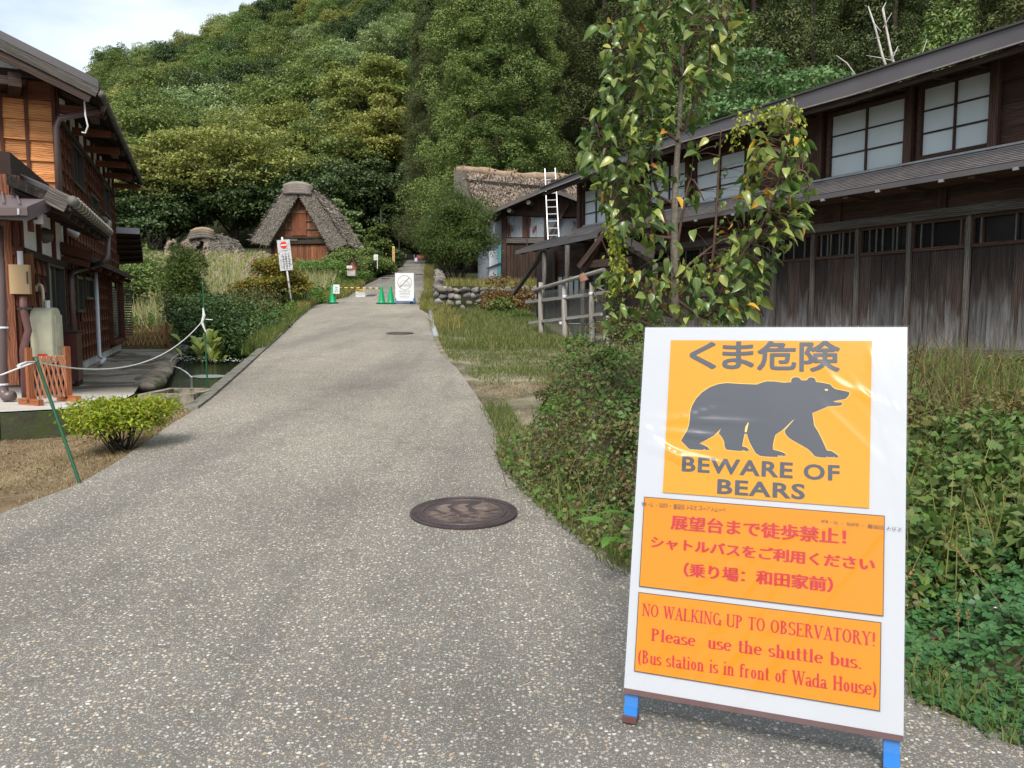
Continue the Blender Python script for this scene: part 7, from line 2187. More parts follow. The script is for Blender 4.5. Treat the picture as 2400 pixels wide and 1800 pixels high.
hero(620, 0, 205, 12, 20, 73, L_dark, 'thin dark tree standing up from the skyline', 5000, .42, .6, 34, .15)
hero(655, -60, 200, 14, 26, 74, L_dark, 'tall dark tree at the right end of the open sky', 8000, .42, .5, 44, .1)

# tall cedars
ced = [conifer(81 + i, 24, 2.8, 300, 84000, .125, .09, .5, 1.5) for i in range(2)]
def ced_at(px, Y, hs, ws, label, src_t=None, mat=None, k=0, z=None):
    x = (px - 1200) / 1800 * Y
    z = (float(H(x, Y)) - .3) if z is None else z
    if src_t is None:
        return make_tree('cedar_tree', label, 'tree', ced[k], L_ced, M_barkd, (x, Y, z), rnd.random() * 6, (ws, ws, hs), 'tall cedars')
    return copy_tree(src_t, label, (x, Y, z), rnd.random() * 6, (ws, ws, hs), mat)
cA = ced_at(1078, 46, .95, 1.05, 'leftmost bright cedar of the big group above the lane', k=0)
cB = ced_at(1215, 44.5, .98, 1.05, 'bright cedar standing over the barn ladder', k=1)
ced_at(1140, 45.5, 1.05, 1.1, 'tallest bright cedar in the middle of the group', cB)
ced_at(1112, 43.5, .62, .95, 'shorter bright cedar in front of the cedar group', cA)
ced_at(1165, 43, .55, .95, 'short cedar tucked behind the thatched barn ridge', cA)
ced_at(1262, 47, .8, .8, 'slim cedar at the right edge of the bright group', cA)
spots = []
Yc = 50.0
while Yc < 86:
    stp = 4.4 + (Yc - 50) * .03
    x = .03 * Yc if Yc < 62 else -.10 * Yc
    while x < .74 * Yc:
        spots.append((x + rnd.uniform(-1, 1), Yc + rnd.uniform(-1.2, 1.2))); x += stp
    Yc += stp * 1.2
LMK = ((1330, 'behind the barn ridge'), (1420, 'just right of the ladder top'), (1500, 'left of the fruit tree crown'), (1600, 'behind the fruit tree crown'), (1720, 'right of the fruit tree crown'), (1850, 'above the roof middle'), (1980, 'left of the dead tree'), (2120, 'behind the dead tree'), (2250, 'right of the dead tree'), (9999, 'at the right picture edge'))
row = ['first row', 'second row', 'third row', 'fourth row', 'fifth row', 'sixth row', 'seventh row']
for i, (x, y) in enumerate(spots):
    q_ = (x / y + .1) / .84
    pxl = 1200 + 1800 * x / y
    s = rnd.uniform(.85, 1.15)
    lab = '%s %s cedar, %s, %s' % ('slim' if s < .95 else 'medium' if s < 1.05 else 'broad', ['dark', 'shaded', 'deep green'][i % 3], row[min(6, int((y - 48) / 6))], [w for lim, w in LMK if pxl < lim][0])
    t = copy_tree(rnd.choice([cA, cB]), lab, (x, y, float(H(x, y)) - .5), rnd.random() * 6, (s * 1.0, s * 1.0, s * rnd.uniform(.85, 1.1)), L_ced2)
    t['group'] = 'shaded cedars on the right slope'
# lighter trees rising just behind the long roof
for (px, py, Y, w, h, sd, mt_, lab, sz) in (
        (1560, 60, 36, 4.6, 15, 91, L_ced, 'feathery olive cedar behind the fruit tree', .15), (1700, 30, 34, 6, 16, 92, L_ced, 'large olive green cedar above the roof middle', .15),
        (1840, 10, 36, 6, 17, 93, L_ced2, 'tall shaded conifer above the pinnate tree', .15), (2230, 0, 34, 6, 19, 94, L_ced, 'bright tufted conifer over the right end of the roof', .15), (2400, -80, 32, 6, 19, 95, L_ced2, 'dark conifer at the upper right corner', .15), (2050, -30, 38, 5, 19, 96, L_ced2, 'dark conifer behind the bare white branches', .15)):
    g = conifer(sd, h, w / 2, 150, 26000, sz * 1.15, .03, .45, 2.0)
    p = PX(px, py, Y); make_tree('cedar_tree', lab, 'tree', g, mt_, M_barkd, (p.x, Y, p.z - h * .96), 0)
g = broadleaf(97, 9, 3.0, 44, 15000, .15, .3, .3)
p = PX(1830, 110, 24); make_tree('broadleaf_tree', 'light green pinnate leaved tree rising just behind the long roof', 'tree', g, leafmat('pinnate_leaves', [(0.060, 0.128, 0.038), (0.112, 0.210, 0.068), (0.180, 0.285, 0.105)], .3, .4, .05, .0), M_barkm, (p.x, 24, p.z - 8.9), 0, (1.05, .8, 1))
dt = thing('dead_tree', 'bare whitish dead tree showing above the long roof', 'tree', PX(2100, 180, 24))
m = MB()
for pts, r in (([(2112, 200), (2092, 140), (2076, 60), (2070, 17)], .05), ([(2088, 190), (2068, 130), (2050, 60), (2035, 15)], .045), ([(2076, 60), (2068, 22), (2077, 5)], .022), ([(2070, 65), (2090, 30)], .015), ([(2065, 75), (2045, 50)], .02), ([(2090, 140), (2105, 108)], .02), ([(2092, 142), (2060, 135), (2030, 130)], .018), ([(2092, 125), (2105, 118)], .015), ([(2008, 180), (1985, 148), (1960, 130)], .025), ([(2160, 130), (2173, 92)], .015), ([(2062, 88), (2049, 90)], .012)):
    m.tube([PX(x, y, 24 + .1 * i) for i, (x, y) in enumerate(pts)], [r * (1 - .6 * i / (len(pts) - 1)) for i in range(len(pts))], 6)
m.build('branches', simple('bleached_wood', (.46, .42, .39), .9, 0, .25, 12, .4), dt, smooth=True)

# ---------------------------------------------------------------- shrubs (thing > foliage, stems)
def shrub(name, label, px, py_base, Y, w, h, mat, n, size, seed, flat=.8, dome=1.0, stems=8, width=.3, up=.4, cl=30, d=None, base=.1, zoff=0):
    rg = np.random.default_rng(seed)
    p = PX(px, py_base, Y); t = thing(name, label, 'shrub', p)
    z0 = p.z
    d = w if d is None else d
    u = randdir(cl, rg); u[:, 2] = np.abs(u[:, 2]); r = rg.uniform(.35, .85, cl)
    Cs = np.stack([p.x + u[:, 0] * w / 2 * r, p.y + u[:, 1] * d / 2 * r, z0 + h * base + u[:, 2] * h * (1 - base) * .82 * r], 1)
    rr = rg.uniform(.18, .30, cl) * w * dome
    V_, F_ = clump_leaves(Cs, rr, rr * flat * h / w * 1.0 if h < w else rr * flat, n, size, rg, up, 0, .5, width)
    np_mesh('foliage', V_, F_, mat, t)
    m = MB()
    for k in range(stems):
        c = Cs[rg.integers(0, cl)]; limb(m, (p.x + rg.normal(0, w * .04), p.y + rg.normal(0, w * .04), z0 - .15), tuple(c), max(.006, w * .010), .003, .12, 5, 4)
    m.build('stem', M_barkd, t)
    return t
L_azalea = leafmat('azalea_leaves', [(0.138, 0.230, 0.014), (0.253, 0.345, 0.021), (0.368, 0.437, 0.034), (0.184, 0.230, 0.017), (0.345, 0.253, 0.046)], .35, .45, 0, 0)
L_hedge = leafmat('glossy_dark_leaves', [(0.019, 0.049, 0.013), (0.041, 0.089, 0.019), (0.082, 0.138, 0.032), (0.049, 0.082, 0.017)], .15, .3, 0, 0)
L_bush = leafmat('small_bush_leaves', [(0.040, 0.063, 0.021), (0.075, 0.115, 0.032), (0.132, 0.172, 0.044), (0.184, 0.196, 0.057), (0.081, 0.086, 0.032), (0.172, 0.098, 0.046), (0.052, 0.034, 0.023)], .3, .4, .1, .01)
L_weed = leafmat('weed_leaves', [(0.050, 0.110, 0.018), (0.080, 0.170, 0.025), (0.120, 0.220, 0.035), (0.090, 0.140, 0.030)], .3, .45, .1, .01)
L_red = leafmat('autumn_leaves', [(.06, .09, .025), (.20, .05, .03), (.08, .11, .03), (.34, .10, .04), (.10, .14, .04), (.36, .17, .05)], .3, .5, 0, 0)
L_orange = leafmat('turning_leaves', [(0.070, 0.100, 0.015), (0.130, 0.150, 0.018), (0.200, 0.190, 0.020), (0.350, 0.170, 0.020), (0.050, 0.070, 0.012)], .3, .5, 0, 0)
shrub('azalea_bush', 'bright yellow green azalea bush at the pond corner', 285, 1030, 6.55, .88, .50, L_azalea, 9000, .036, 5, .8, .9, 26, .22, .3, 46, .7, .22)
shrub('ground_shrub', 'low dark leaf mass under the hosta at the pond end', 490, 842, 21.6, 1.4, .5, L_hedge, 1500, .09, 6)
shrub('evergreen_shrub', 'dark glossy evergreen shrub over the far end of the pond', 560, 845, 21.5, 2.6, 2.3, L_hedge, 15000, .075, 7, .8, 1, 10)
shrub('evergreen_shrub', 'dark glossy shrub nearest the lane kerb', 628, 832, 20.2, 1.6, 1.3, L_hedge, 8000, .07, 8)
shrub('evergreen_shrub', 'dark evergreen shrub left of the green stake', 500, 800, 23.5, 2.2, 1.7, L_hedge, 10000, .08, 9)
shrub('conical_bush', 'upright dark conical bush in front of the small hut', 440, 748, 25, 1.65, 3.2, L_yew, 17000, .085, 10, 1.2, .75, 8, .14, .2, 60)
shrub('conical_bush', 'shorter dark bush filling the foot of the conical bush', 455, 760, 24.3, 1.7, 1.4, L_dark, 7000, .09, 11)
shrub('maple_shrub', 'small yellow and orange leaved tree behind the no entry sign', 640, 735, 28, 2.6, 2.9, L_orange, 14000, .10, 12, .35, .9, 8, .3, .8, 40, None, .2)
shrub('garden_bush', 'green bush between the cones and the no entry sign', 690, 720, 31, 2.6, 1.1, L_weed, 7000, .09, 13)
shrub('garden_bush', 'green bush left of the no entry sign pole', 590, 740, 27, 3.0, 1.3, L_bush, 9000, .08, 14)
shrub('garden_bush', 'long green bush in front of the large hut', 735, 655, 44, 5.5, 1.3, L_weed, 9000, .13, 15, .8, 1, 4)
shrub('garden_bush', 'leafy bush right of the large hut wall', 800, 648, 47, 2.6, 2.2, L_mid, 8000, .13, 16)
shrub('garden_bush', 'dark green hedge bush left of the banner', 855, 640, 52, 3.0, 1.9, L_mid, 8000, .14, 17)
shrub('garden_bush', 'dark hedge bush under the yellow banner', 898, 640, 54, 1.9, 1.2, L_mid, 7000, .13, 18)
shrub('garden_bush', 'dark hedge bush following the lane bend', 918, 622, 62, 1.8, 1.6, L_dark, 7000, .14, 19)
shrub('garden_bush', 'green bush beside the left house far corner', 310, 700, 30, 3.6, 2.4, L_mid, 9000, .12, 20)
shrub('yew_tree', 'big feathery dark yew bush above the stone wall', 1072, 672, 29.5, 3.1, 4.5, L_yew, 60000, .11, 21, .8, .75, 16, .11, .2, 90, None, .26)
shrub('yew_tree', 'narrow top of the yew rising beside the barn roof', 1072, 650, 30.2, 1.7, 4.3, L_yew, 14000, .12, 22, 1, .9, 4, .11, .1)
shrub('autumn_shrub', 'shrub with red autumn leaves on the stone wall', 1178, 740, 25.8, 2.0, 1.5, L_red, 4200, .085, 23, 1, .8, 10, .28, .2, 24)
shrub('garden_bush', 'green leafy shrub mixed into the red leaved shrub', 1160, 755, 25.5, 2.0, 1.2, L_mid, 3000, .09, 33, 1, .8, 8, .28, .2, 20)
shrub('garden_bush', 'green shrub below the red leaved shrub', 1200, 795, 23.5, 2.0, 1.1, L_weed, 7000, .08, 24)
shrub('garden_bush', 'low weeds at the foot of the stone wall', 1080, 760, 25.8, 2.4, .5, L_weed, 4000, .08, 25)
shrub('garden_bush', 'leafy clump at the foot of the lattice door', 1480, 815, 13.5, 1.3, .8, L_bush, 6000, .05, 26)

# hosta: every leaf an object
def leafmesh(name, L, W, mat, bend=.25, cup=.12, tipc=.8, nseg=6):
    V_, F_ = [], []
    for i in range(nseg + 1):
        t = i / nseg
        w = W * (math.sin(math.pi * min(1, t ** .75 * 1.0)) ** .8) * (1 - .15 * t) if 0 < t < 1 else 0.002
        z = -bend * L * t * t; y = L * t
        V_ += [(-w / 2, y, z + cup * w), (0, y, z), (w / 2, y, z + cup * w)]
    for i in range(nseg):
        a = i * 3; F_ += [(a, a + 1, a + 4, a + 3), (a + 1, a + 2, a + 5, a + 4)]
    me = bpy.data.meshes.new(name); me.from_pydata(V_, [], F_); me.materials.append(mat)
    me.polygons.foreach_set('use_smooth', [True] * len(F_))
    return me
def obj_leaf_mat(name, cols, trans=.3, rough=.35, spot=None):
    m, nt, b, out = newmat(name); oi = N(nt, 'ObjectInfo'); k = len(cols)
    col = ramp(nt, oi.outputs['Random'], [(i / (k - 1), c) for i, c in enumerate(cols)])
    tc = N(nt, 'TexCoord')
    n = noise(nt, tc.outputs['Object'], 30, 3)
    col = mixc(nt, mathn(nt, 'MULTIPLY', n, .45), col, mixc(nt, 1.0, col, (1.5, 1.35, .9), 'MULTIPLY'))
    s = N(nt, 'SeparateXYZ'); L_(nt, tc.outputs['Object'], s.inputs[0])
    rib = ramp(nt, mathn(nt, 'ABSOLUTE', s.outputs['X']), [(0, 1), (.0016, 0)]); col = mixc(nt, mathn(nt, 'MULTIPLY', rib, .45), col, (.35, .38, .14))
    L_(nt, col, b.inputs['Base Color']); b.inputs['Roughness'].default_value = rough; b.inputs['Specular IOR Level'].default_value = .6
    t = N(nt, 'BsdfTranslucent'); L_(nt, col, t.inputs['Color']); mx = N(nt, 'MixShader'); mx.inputs[0].default_value = trans
    L_(nt, b.outputs[0], mx.inputs[1]); L_(nt, t.outputs[0], mx.inputs[2]); L_(nt, mx.outputs[0], out.inputs['Surface'])
    return m
hos_m = obj_leaf_mat('hosta_leaf', [(.17, .25, .04), (.30, .38, .07), (.44, .46, .10), (.22, .31, .06)])
hos = thing('hosta_plant', 'hosta with large pale green leaves hanging over the pond', 'plant', PX(488, 800, 20.8))
HM = leafmesh('leaf', .30, .19, hos_m, .35)
for k in range(60):
    a = rnd.uniform(-.2, math.pi + .2); px = 493 + rnd.gauss(0, 29); py = 802 + rnd.gauss(0, 15)
    p = PX(px, py, 19.6 + rnd.uniform(-.3, .4)); o = bpy.data.objects.new('leaf', HM); C.objects.link(o)
    o.location = p; yaw = math.pi + (px - 488) / 24 * -.5 + rnd.uniform(-.4, .4)
    o.rotation_euler = (rnd.uniform(-.9, -.2), rnd.uniform(-.3, .3), yaw); s = rnd.uniform(.75, 1.15); o.scale = (s, s, s); attach(o, hos)

# ---------------------------------------------------------------- pampas grass, verges
def pts_poly(poly, n, rg):
    P = np.array(poly); lo, hi = P.min(0), P.max(0); out = np.empty((0, 2))
    while len(out) < n:
        q = rg.random((n * 2, 2)) * (hi - lo) + lo
        ins = np.zeros(len(q), bool); j = len(P) - 1
        for i in range(len(P)):
            c = ((P[i, 1] > q[:, 1]) != (P[j, 1] > q[:, 1])) & (q[:, 0] < (P[j, 0] - P[i, 0]) * (q[:, 1] - P[i, 1]) / (P[j, 1] - P[i, 1] + 1e-12) + P[i, 0])
            ins ^= c; j = i
        out = np.concatenate([out, q[ins]])
    return out[:n]
def ground_pts(poly, n, rg, clump=0.0, dens=None):
    q = pts_poly(poly, n, rg)
    if clump: 
        k = vnoise(q[:, 0] * clump, q[:, 1] * clump) + vnoise(q[:, 0] * clump * 3, q[:, 1] * clump * 3) * .6
        q = q[k + rg.random(len(q)) * .6 > .1]
    return np.stack([q[:, 0], q[:, 1], H(q[:, 0], q[:, 1])], 1)
G_green = leafmat('green_grass_blades', [(0.050, 0.090, 0.015), (0.090, 0.140, 0.025), (0.150, 0.180, 0.040), (0.220, 0.200, 0.070)], .3, .6, 0, 0)
G_yellow = leafmat('yellow_grass_blades', [(0.150, 0.170, 0.030), (0.240, 0.230, 0.060), (0.340, 0.280, 0.110), (0.120, 0.140, 0.030)], .3, .6, 0, 0)
G_mead = leafmat('meadow_blades', [(.07, .11, .025), (.12, .16, .035), (.22, .22, .07), (.10, .14, .03), (.28, .24, .12)], .3, .6, 0, 0)
G_pampas = leafmat('pampas_blades', [(0.168, 0.224, 0.070), (0.308, 0.308, 0.126), (0.504, 0.434, 0.238), (0.224, 0.252, 0.084)], .3, .6, 0, 0)
G_plume = leafmat('pampas_plumes', [(0.546, 0.429, 0.338), (0.715, 0.598, 0.481), (0.468, 0.351, 0.273)], .3, .7, 0, 0)
def stuff(o, lab, cat): tag(o, lab, cat, None, 'stuff'); return o
rg = np.random.default_rng(77)
bank = [(-13, 25.5), (-8.2, 25.0), (-8.2, 30), (-9.5, 44), (-16, 47), (-24, 46), (-20, 27)]
P_ = ground_pts(bank, 26000, rg, .35); stuff(blades('pampas_grass', P_, rg.uniform(.5, 1.25, len(P_)), .55, .035, G_pampas, rg), 'tangled pampas grass on the bank below the huts', 'pampas grass')
P_ = ground_pts(bank, 12000, rg, .5)
V_, F_ = clump_leaves(P_ + np.array([[0, 0, .25]]), np.full(len(P_), .25), np.full(len(P_), .28), 26000, .12, rg, .6); stuff(np_mesh('bank_weeds', V_, F_, L_weed), 'leafy green weeds among the pampas grass on the bank', 'weeds')
# plumes: long soft heads on tall stalks
def plumes(spots, name, lab):
    Vs, Fs = [], []; n0 = 0; st = MB()
    for (x, y, z, hh, lean) in spots:
        st.tube([(x, y, z), (x + lean * .2, y, z + hh * .6), (x + lean, y, z + hh)], [.008, .006, .004], 4)
        k = 90; t = rg.random(k); top = np.array([x + lean, y, z + hh]); ax = np.array([lean * 1.3, rg.normal(0, .05), .42]); ax2 = ax / np.linalg.norm(ax)
        P2 = top + ax2 * (t[:, None] * .36) + np.array([lean * .5, 0, -.1]) * (t[:, None] ** 2); D2 = nrm(ax2 + rg.normal(0, .42, (k, 3)) + np.array([lean * 1.5, 0, -.1]))
        V1, F1 = leafarr(P2, D2, randdir(k, rg), .13, .09); Vs.append(V1); Fs.append(F1 + n0); n0 += len(V1)
    o = np_mesh(name, np.concatenate(Vs), np.concatenate(Fs), G_plume); stuff(o, lab, 'pampas grass')
    o2 = st.build('plume_stalks', G_plume); stuff(o2, 'thin dry stalks carrying ' + lab.split(' on ')[0], 'pampas grass')
sp = []
for k in range(46):
    x_ = rg.uniform(380, 500) if k < 26 else rg.uniform(500, 640); Y = rg.uniform(31, 38)
    p = PX(x_, rg.uniform(575, 640) if k < 26 else rg.uniform(600, 660), Y); g = float(H(p.x, Y)); sp.append((p.x, Y, g, max(.9, p.z - g), rg.normal(.12, .14)))
for k in range(16):
    p = PX(rg.uniform(300, 345), rg.uniform(600, 700), 30); g = float(H(p.x, 30)); sp.append((p.x, 30., g, max(.6, p.z - g), rg.normal(.2, .15)))
plumes(sp, 'pampas_plumes', 'silvery pink pampas plumes on the bank in front of the small hut')
lawn = [(-15, 22.8), (-8.6, 22.8), (-8.3, 26), (-13, 27.5), (-18, 27)]
P_ = ground_pts([(-34, 45), (-9.5, 44), (-11.5, 49), (-16, 49.5), (-18, 57), (-38, 57)], 12000, rg); stuff(blades('upper_grass', P_, rg.uniform(.3, .7, len(P_)), .5, .05, G_pampas, rg), 'tall grass filling the ground between the two thatched huts', 'pampas grass')
P_ = ground_pts(lawn, 22000, rg); stuff(blades('lawn_grass', P_, rg.uniform(.06, .16, len(P_)), .7, .014, G_yellow, rg), 'short dry yellow green lawn beyond the lattice fence', 'grass')
def strip(y0, y1, off0, off1, n, side):
    y = rg.uniform(y0, y1, n); o = rg.uniform(off0, off1, n)
    x = XL(y) - o if side < 0 else XR(y) + o
    return np.stack([x, y, H(x, y)], 1)
P_ = strip(25, 44, .02, 2.2, 20000, -1); stuff(blades('verge_grass', P_, rg.uniform(.15, .5, len(P_)), .5, .022, G_yellow, rg), 'yellow green verge grass left of the cones', 'grass')
P_ = strip(21, 60, .3, 2.6, 9000, -1); V_, F_ = clump_leaves(P_ + np.array([[0, 0, .18]]), np.full(len(P_), .22), np.full(len(P_), .22), 22000, .09, rg, .6); stuff(np_mesh('verge_weeds', V_, F_, L_weed), 'leafy weeds along the left verge of the lane', 'weeds')
P_ = strip(15, 31, .0, .5, 6000, -1); P_[:, 2] = np.maximum(P_[:, 2], ZR(P_[:, 1]) - .15); stuff(blades('verge_grass', P_, rg.uniform(.12, .4, len(P_)), .6, .018, G_green, rg), 'grass clinging to the left kerb above the pond', 'grass')
P_ = strip(19, 62, .02, .75, 13000, 1); stuff(blades('verge_grass', P_, rg.uniform(.12, .45, len(P_)), .5, .02, G_yellow, rg), 'autumn tinted grass between the lane and the climbing stone wall', 'grass')
P_ = strip(22, 60, .1, .8, 4000, 1); V_, F_ = clump_leaves(P_ + np.array([[0, 0, .12]]), np.full(len(P_), .15), np.full(len(P_), .15), 9000, .06, rg, .6); stuff(np_mesh('verge_weeds', V_, F_, L_bush), 'small leafy weeds along the right verge of the lane', 'weeds')
yardg = [(-1.6, 15), (.2, 14.4), (1.2, 15), (1.0, 19), (.4, 26.3), (-2.6, 26.5), (-2.3, 20)]
P_ = ground_pts(yardg, 26000, rg, .8); P_ = P_[P_[:, 0] > XR(P_[:, 1]) + .15]; stuff(blades('meadow_grass', P_, rg.uniform(.04, .22, len(P_)), .7, .012, G_mead, rg), 'yellow green grass patch between the lane and the pole fence', 'grass')
P_ = ground_pts([(-.2, 9.9), (1.6, 9.5), (2.6, 13.5), (2.0, 17), (-1.9, 17.5), (-1.3, 13)], 24000, rg, 1.1); P_ = P_[(P_[:, 0] > XR(P_[:, 1]) + .1)]; stuff(blades('yard_grass', P_, rg.uniform(.02, .09, len(P_)), .8, .008, G_green, rg), 'thin moss and grass on the gravel beside the lane', 'grass')
P_ = ground_pts([(-.25, 6.6), (1.0, 6.6), (1.2, 9.8), (-.5, 10.3)], 9000, rg, .9); stuff(blades('straw_litter', P_, rg.uniform(.01, .04, len(P_)), 2.6, .006, M_straw, rg), 'pale dry straw lying on the path right of the lane', 'straw')
# barn terrace weeds
P_ = ground_pts([(-2.6, 26.9), (4, 26.9), (4, 30), (-2.2, 30)], 9000, rg, .6); stuff(blades('terrace_grass', P_, rg.uniform(.1, .4, len(P_)), .5, .018, G_yellow, rg), 'rough dry grass along the top of the stone wall', 'grass')

# dry ground left foreground: straw, litter, green tufts
lg = [(-6.0, 4.2), (-3.3, 5.3), (-2.9, 5.95), (-2.45, 7.1), (-2.5, 8.6), (-3.4, 10.2), (-4.5, 10.2), (-4.5, 8.3), (-5.3, 7.6), (-8, 6.5)]
def leftmask(P): return P[P[:, 0] < XL(P[:, 1]) - .02]
P_ = leftmask(ground_pts(lg, 42000, rg, .0)); stuff(blades('dry_grass', P_, rg.uniform(.008, .035, len(P_)), 2.2, .0045, M_straw, rg), 'brown dry grass and litter in the left foreground', 'grass')
P_ = leftmask(ground_pts(lg, 5200, rg, 2.2)); P_ = P_[vnoise(P_[:, 0] * 2.3 + 4, P_[:, 1] * 2.3) > .12]; stuff(blades('green_tufts', P_, rg.uniform(.02, .08, len(P_)), .8, .005, G_green, rg), 'small green tufts in the dry left foreground', 'grass')
P_ = leftmask(ground_pts(lg, 900, rg)); V_, F_ = leafarr(P_ + np.array([[0, 0, .012]]), randdir(len(P_), rg) * [1, 1, .1], np.tile([0, 0, 1.], (len(P_), 1)) + rg.normal(0, .3, (len(P_), 3)), rg.uniform(.02, .05, len(P_)), .25); stuff(np_mesh('fallen_leaves', V_, F_, leafmat('fallen_leaf', [(0.100, 0.050, 0.025), (0.160, 0.090, 0.050), (0.060, 0.035, 0.020)], 0, .8, 0, 0)), 'brown fallen leaves on the dry left ground', 'leaves')
# grass overhanging both lane edges near the camera
P_ = strip(2.2, 8.5, -.05, .25, 4200, 1); stuff(blades('edge_grass', P_, rg.uniform(.04, .16, len(P_)), .9, .005, G_green, rg), 'fine green grass spilling over the right lane edge', 'grass')
P_ = strip(5, 12, -.03, .15, 2500, -1); stuff(blades('edge_grass', P_, rg.uniform(.015, .05, len(P_)), 1.0, .0045, M_straw, rg), 'dry grass fraying the left lane edge', 'grass')

# ---------------------------------------------------------------- right bank undergrowth
def mound(x, y):
    dr = x - XR(y)
    a = .06 + .46 * sst((dr - .05) / .9)
    a = a * (.95 + 1.3 * vnoise(x * 1.7, y * 1.7) + .9 * vnoise(x * 4.2, y * 4.2))
    far = sst((y - 9) / 4)
    a = a * (1 - .6 * sst((y - 7.5) / 3))
    q = x / y
    near = sst((q - .48) / .06)
    return np.clip(a * (1 - near * .25), .03, .75)
bushreg = [(-.02, 6.75), (.42, 7.3), (.45, 9), (.9, 10.4), (2.2, 12.6), (3.6, 11.8), (3.9, 8), (3.0, 5), (1.6, 3.0), (.95, 3.0), (.3, 4.4), (-.1, 5.4), (-.22, 6.2)]
def heap(poly, n, size, mat, name, lab, cat, shell=.75, width=.34, up=.55, hs=1.0, rgx=rg, q0=None, q1=None, hcap=None, droop=0):
    q = pts_poly(poly, n, rgx)
    q = q[q[:, 0] > XR(q[:, 1]) - .03]
    h = mound(q[:, 0], q[:, 1]) * hs
    if hcap: h = np.minimum(h, hcap)
    z = H(q[:, 0], q[:, 1]) + h * (1 - (1 - shell) * rgx.random(len(q)) ** .6 - .0) * np.where(rgx.random(len(q)) < .75, 1, rgx.random(len(q)))
    P2 = np.stack([q[:, 0], q[:, 1], z], 1) + rgx.normal(0, .02, (len(q), 3))
    # outward normal from the heap's slope
    e = .12; gx_h = (mound(q[:, 0] + e, q[:, 1]) - mound(q[:, 0] - e, q[:, 1])) / (2 * e); gy_h = (mound(q[:, 0], q[:, 1] + e) - mound(q[:, 0], q[:, 1] - e)) / (2 * e)
    Nn = nrm(np.stack([-gx_h, -gy_h, np.full(len(q), 1.0)], 1) * up + rgx.normal(0, .45, (len(q), 3)) + np.array([[-.1, -.35, .1]]))
    D = nrm(np.cross(Nn, randdir(len(q), rgx)) + np.array([[0, 0, -droop]]))
    V_, F_ = leafarr(P2, D, Nn, size * rgx.uniform(.6, 1.4, len(q)), width)
    return stuff(np_mesh(name, V_, F_, mat), lab, cat)
heap(bushreg, 70000, .034, L_bush, 'bush_undergrowth', 'dense mixed bush of small leaves right of the lane', 'undergrowth', .7)
heap(bushreg, 9000, .045, L_weed, 'broad_weed_leaves', 'brighter larger weed leaves in the bush right of the lane', 'undergrowth', .8)
rgc = np.random.default_rng(123)
def clumpheap(poly, k, n, size, mat, name, lab, r0=.10, r1=.24, lift=.0):
    q = pts_poly(poly, k, rgc); q = q[q[:, 0] > XR(q[:, 1]) + .10]; h = mound(q[:, 0], q[:, 1])
    r = rgc.uniform(r0, r1, len(q)); Cs = np.stack([q[:, 0], q[:, 1], H(q[:, 0], q[:, 1]) + h * rgc.uniform(.5, 1.05, len(q)) + lift], 1)
    V1, F1 = clump_leaves(Cs, r, r * .8, n, size, rgc, .35, .1, .45, .32)
    return stuff(np_mesh(name, V1, F1, mat), lab, 'undergrowth')
clumpheap(bushreg, 70, 26000, .030, L_bush, 'bush_clumps', 'rounded leafy clumps rising from the bush right of the lane')
clumpheap([(1.7, 7.8), (3.2, 7.4), (3.4, 10.5), (2.3, 10.4)], 14, 9000, .04, L_bush, 'tall_bush_clumps', 'taller shrub clumps at the back of the bush below the fruit tree', .16, .3, .08)
clumpheap(bushreg, 26, 5000, .045, L_weed, 'light_weed_clumps', 'lighter green weed clumps in the bush right of the lane', .10, .2)
def twigs(poly, n, h0, h1, mat, name, lab, r=.0025, lean=.35, heads=None, hm=None):
    q = pts_poly(poly, n, rg); q = q[q[:, 0] > XR(q[:, 1]) + .02]; m = MB(); Vs, Fs, n0 = [], [], 0
    for x, y in q:
        z = float(H(x, y)); hh = rg.uniform(h0, h1) + float(mound(np.array([x]), np.array([y]))[0]) * .8
        dx, dy = rg.normal(0, lean, 2) * hh
        a, b, c = (x, y, z), (x + dx * .35, y + dy * .35, z + hh * .6), (x + dx, y + dy, z + hh)
        m.tube([a, b, c], [r, r * .8, r * .4], 3, False)
        if heads:
            k = heads; t = rg.uniform(.55, 1.0, k)[:, None]; base = np.array(b) + (np.array(c) - np.array(b)) * t
            V1, F1 = leafarr(base, nrm(np.array(c) - np.array(b) + rg.normal(0, .12, (k, 3))), randdir(k, rg), hm, .3); Vs.append(V1); Fs.append(F1 + n0); n0 += len(V1)
    o = m.build(name, mat); stuff(o, lab, 'stalks')
    return Vs, Fs
M_stalk = simple('dry_stalk', (.22, .16, .09), .8, 0, .3, 9); M_redstalk = simple('dark_red_stalk', (.10, .03, .02), .8, 0, .3, 9)
P_ = ground_pts(bushreg, 2600, rg, 1.2); stuff(blades('bush_blades', P_, rg.uniform(.2, .6, len(P_)), .8, .008, G_mead, rg), 'long grass blades growing through the bush right of the lane', 'grass')
twigs(bushreg, 500, .02, .18, M_stalk, 'dry_stalks', 'thin dry stalks poking out of the bush right of the lane')
twigs(bushreg, 160, .0, .12, M_redstalk, 'red_stalks', 'dark red dock stalks in the bush right of the lane', .003)
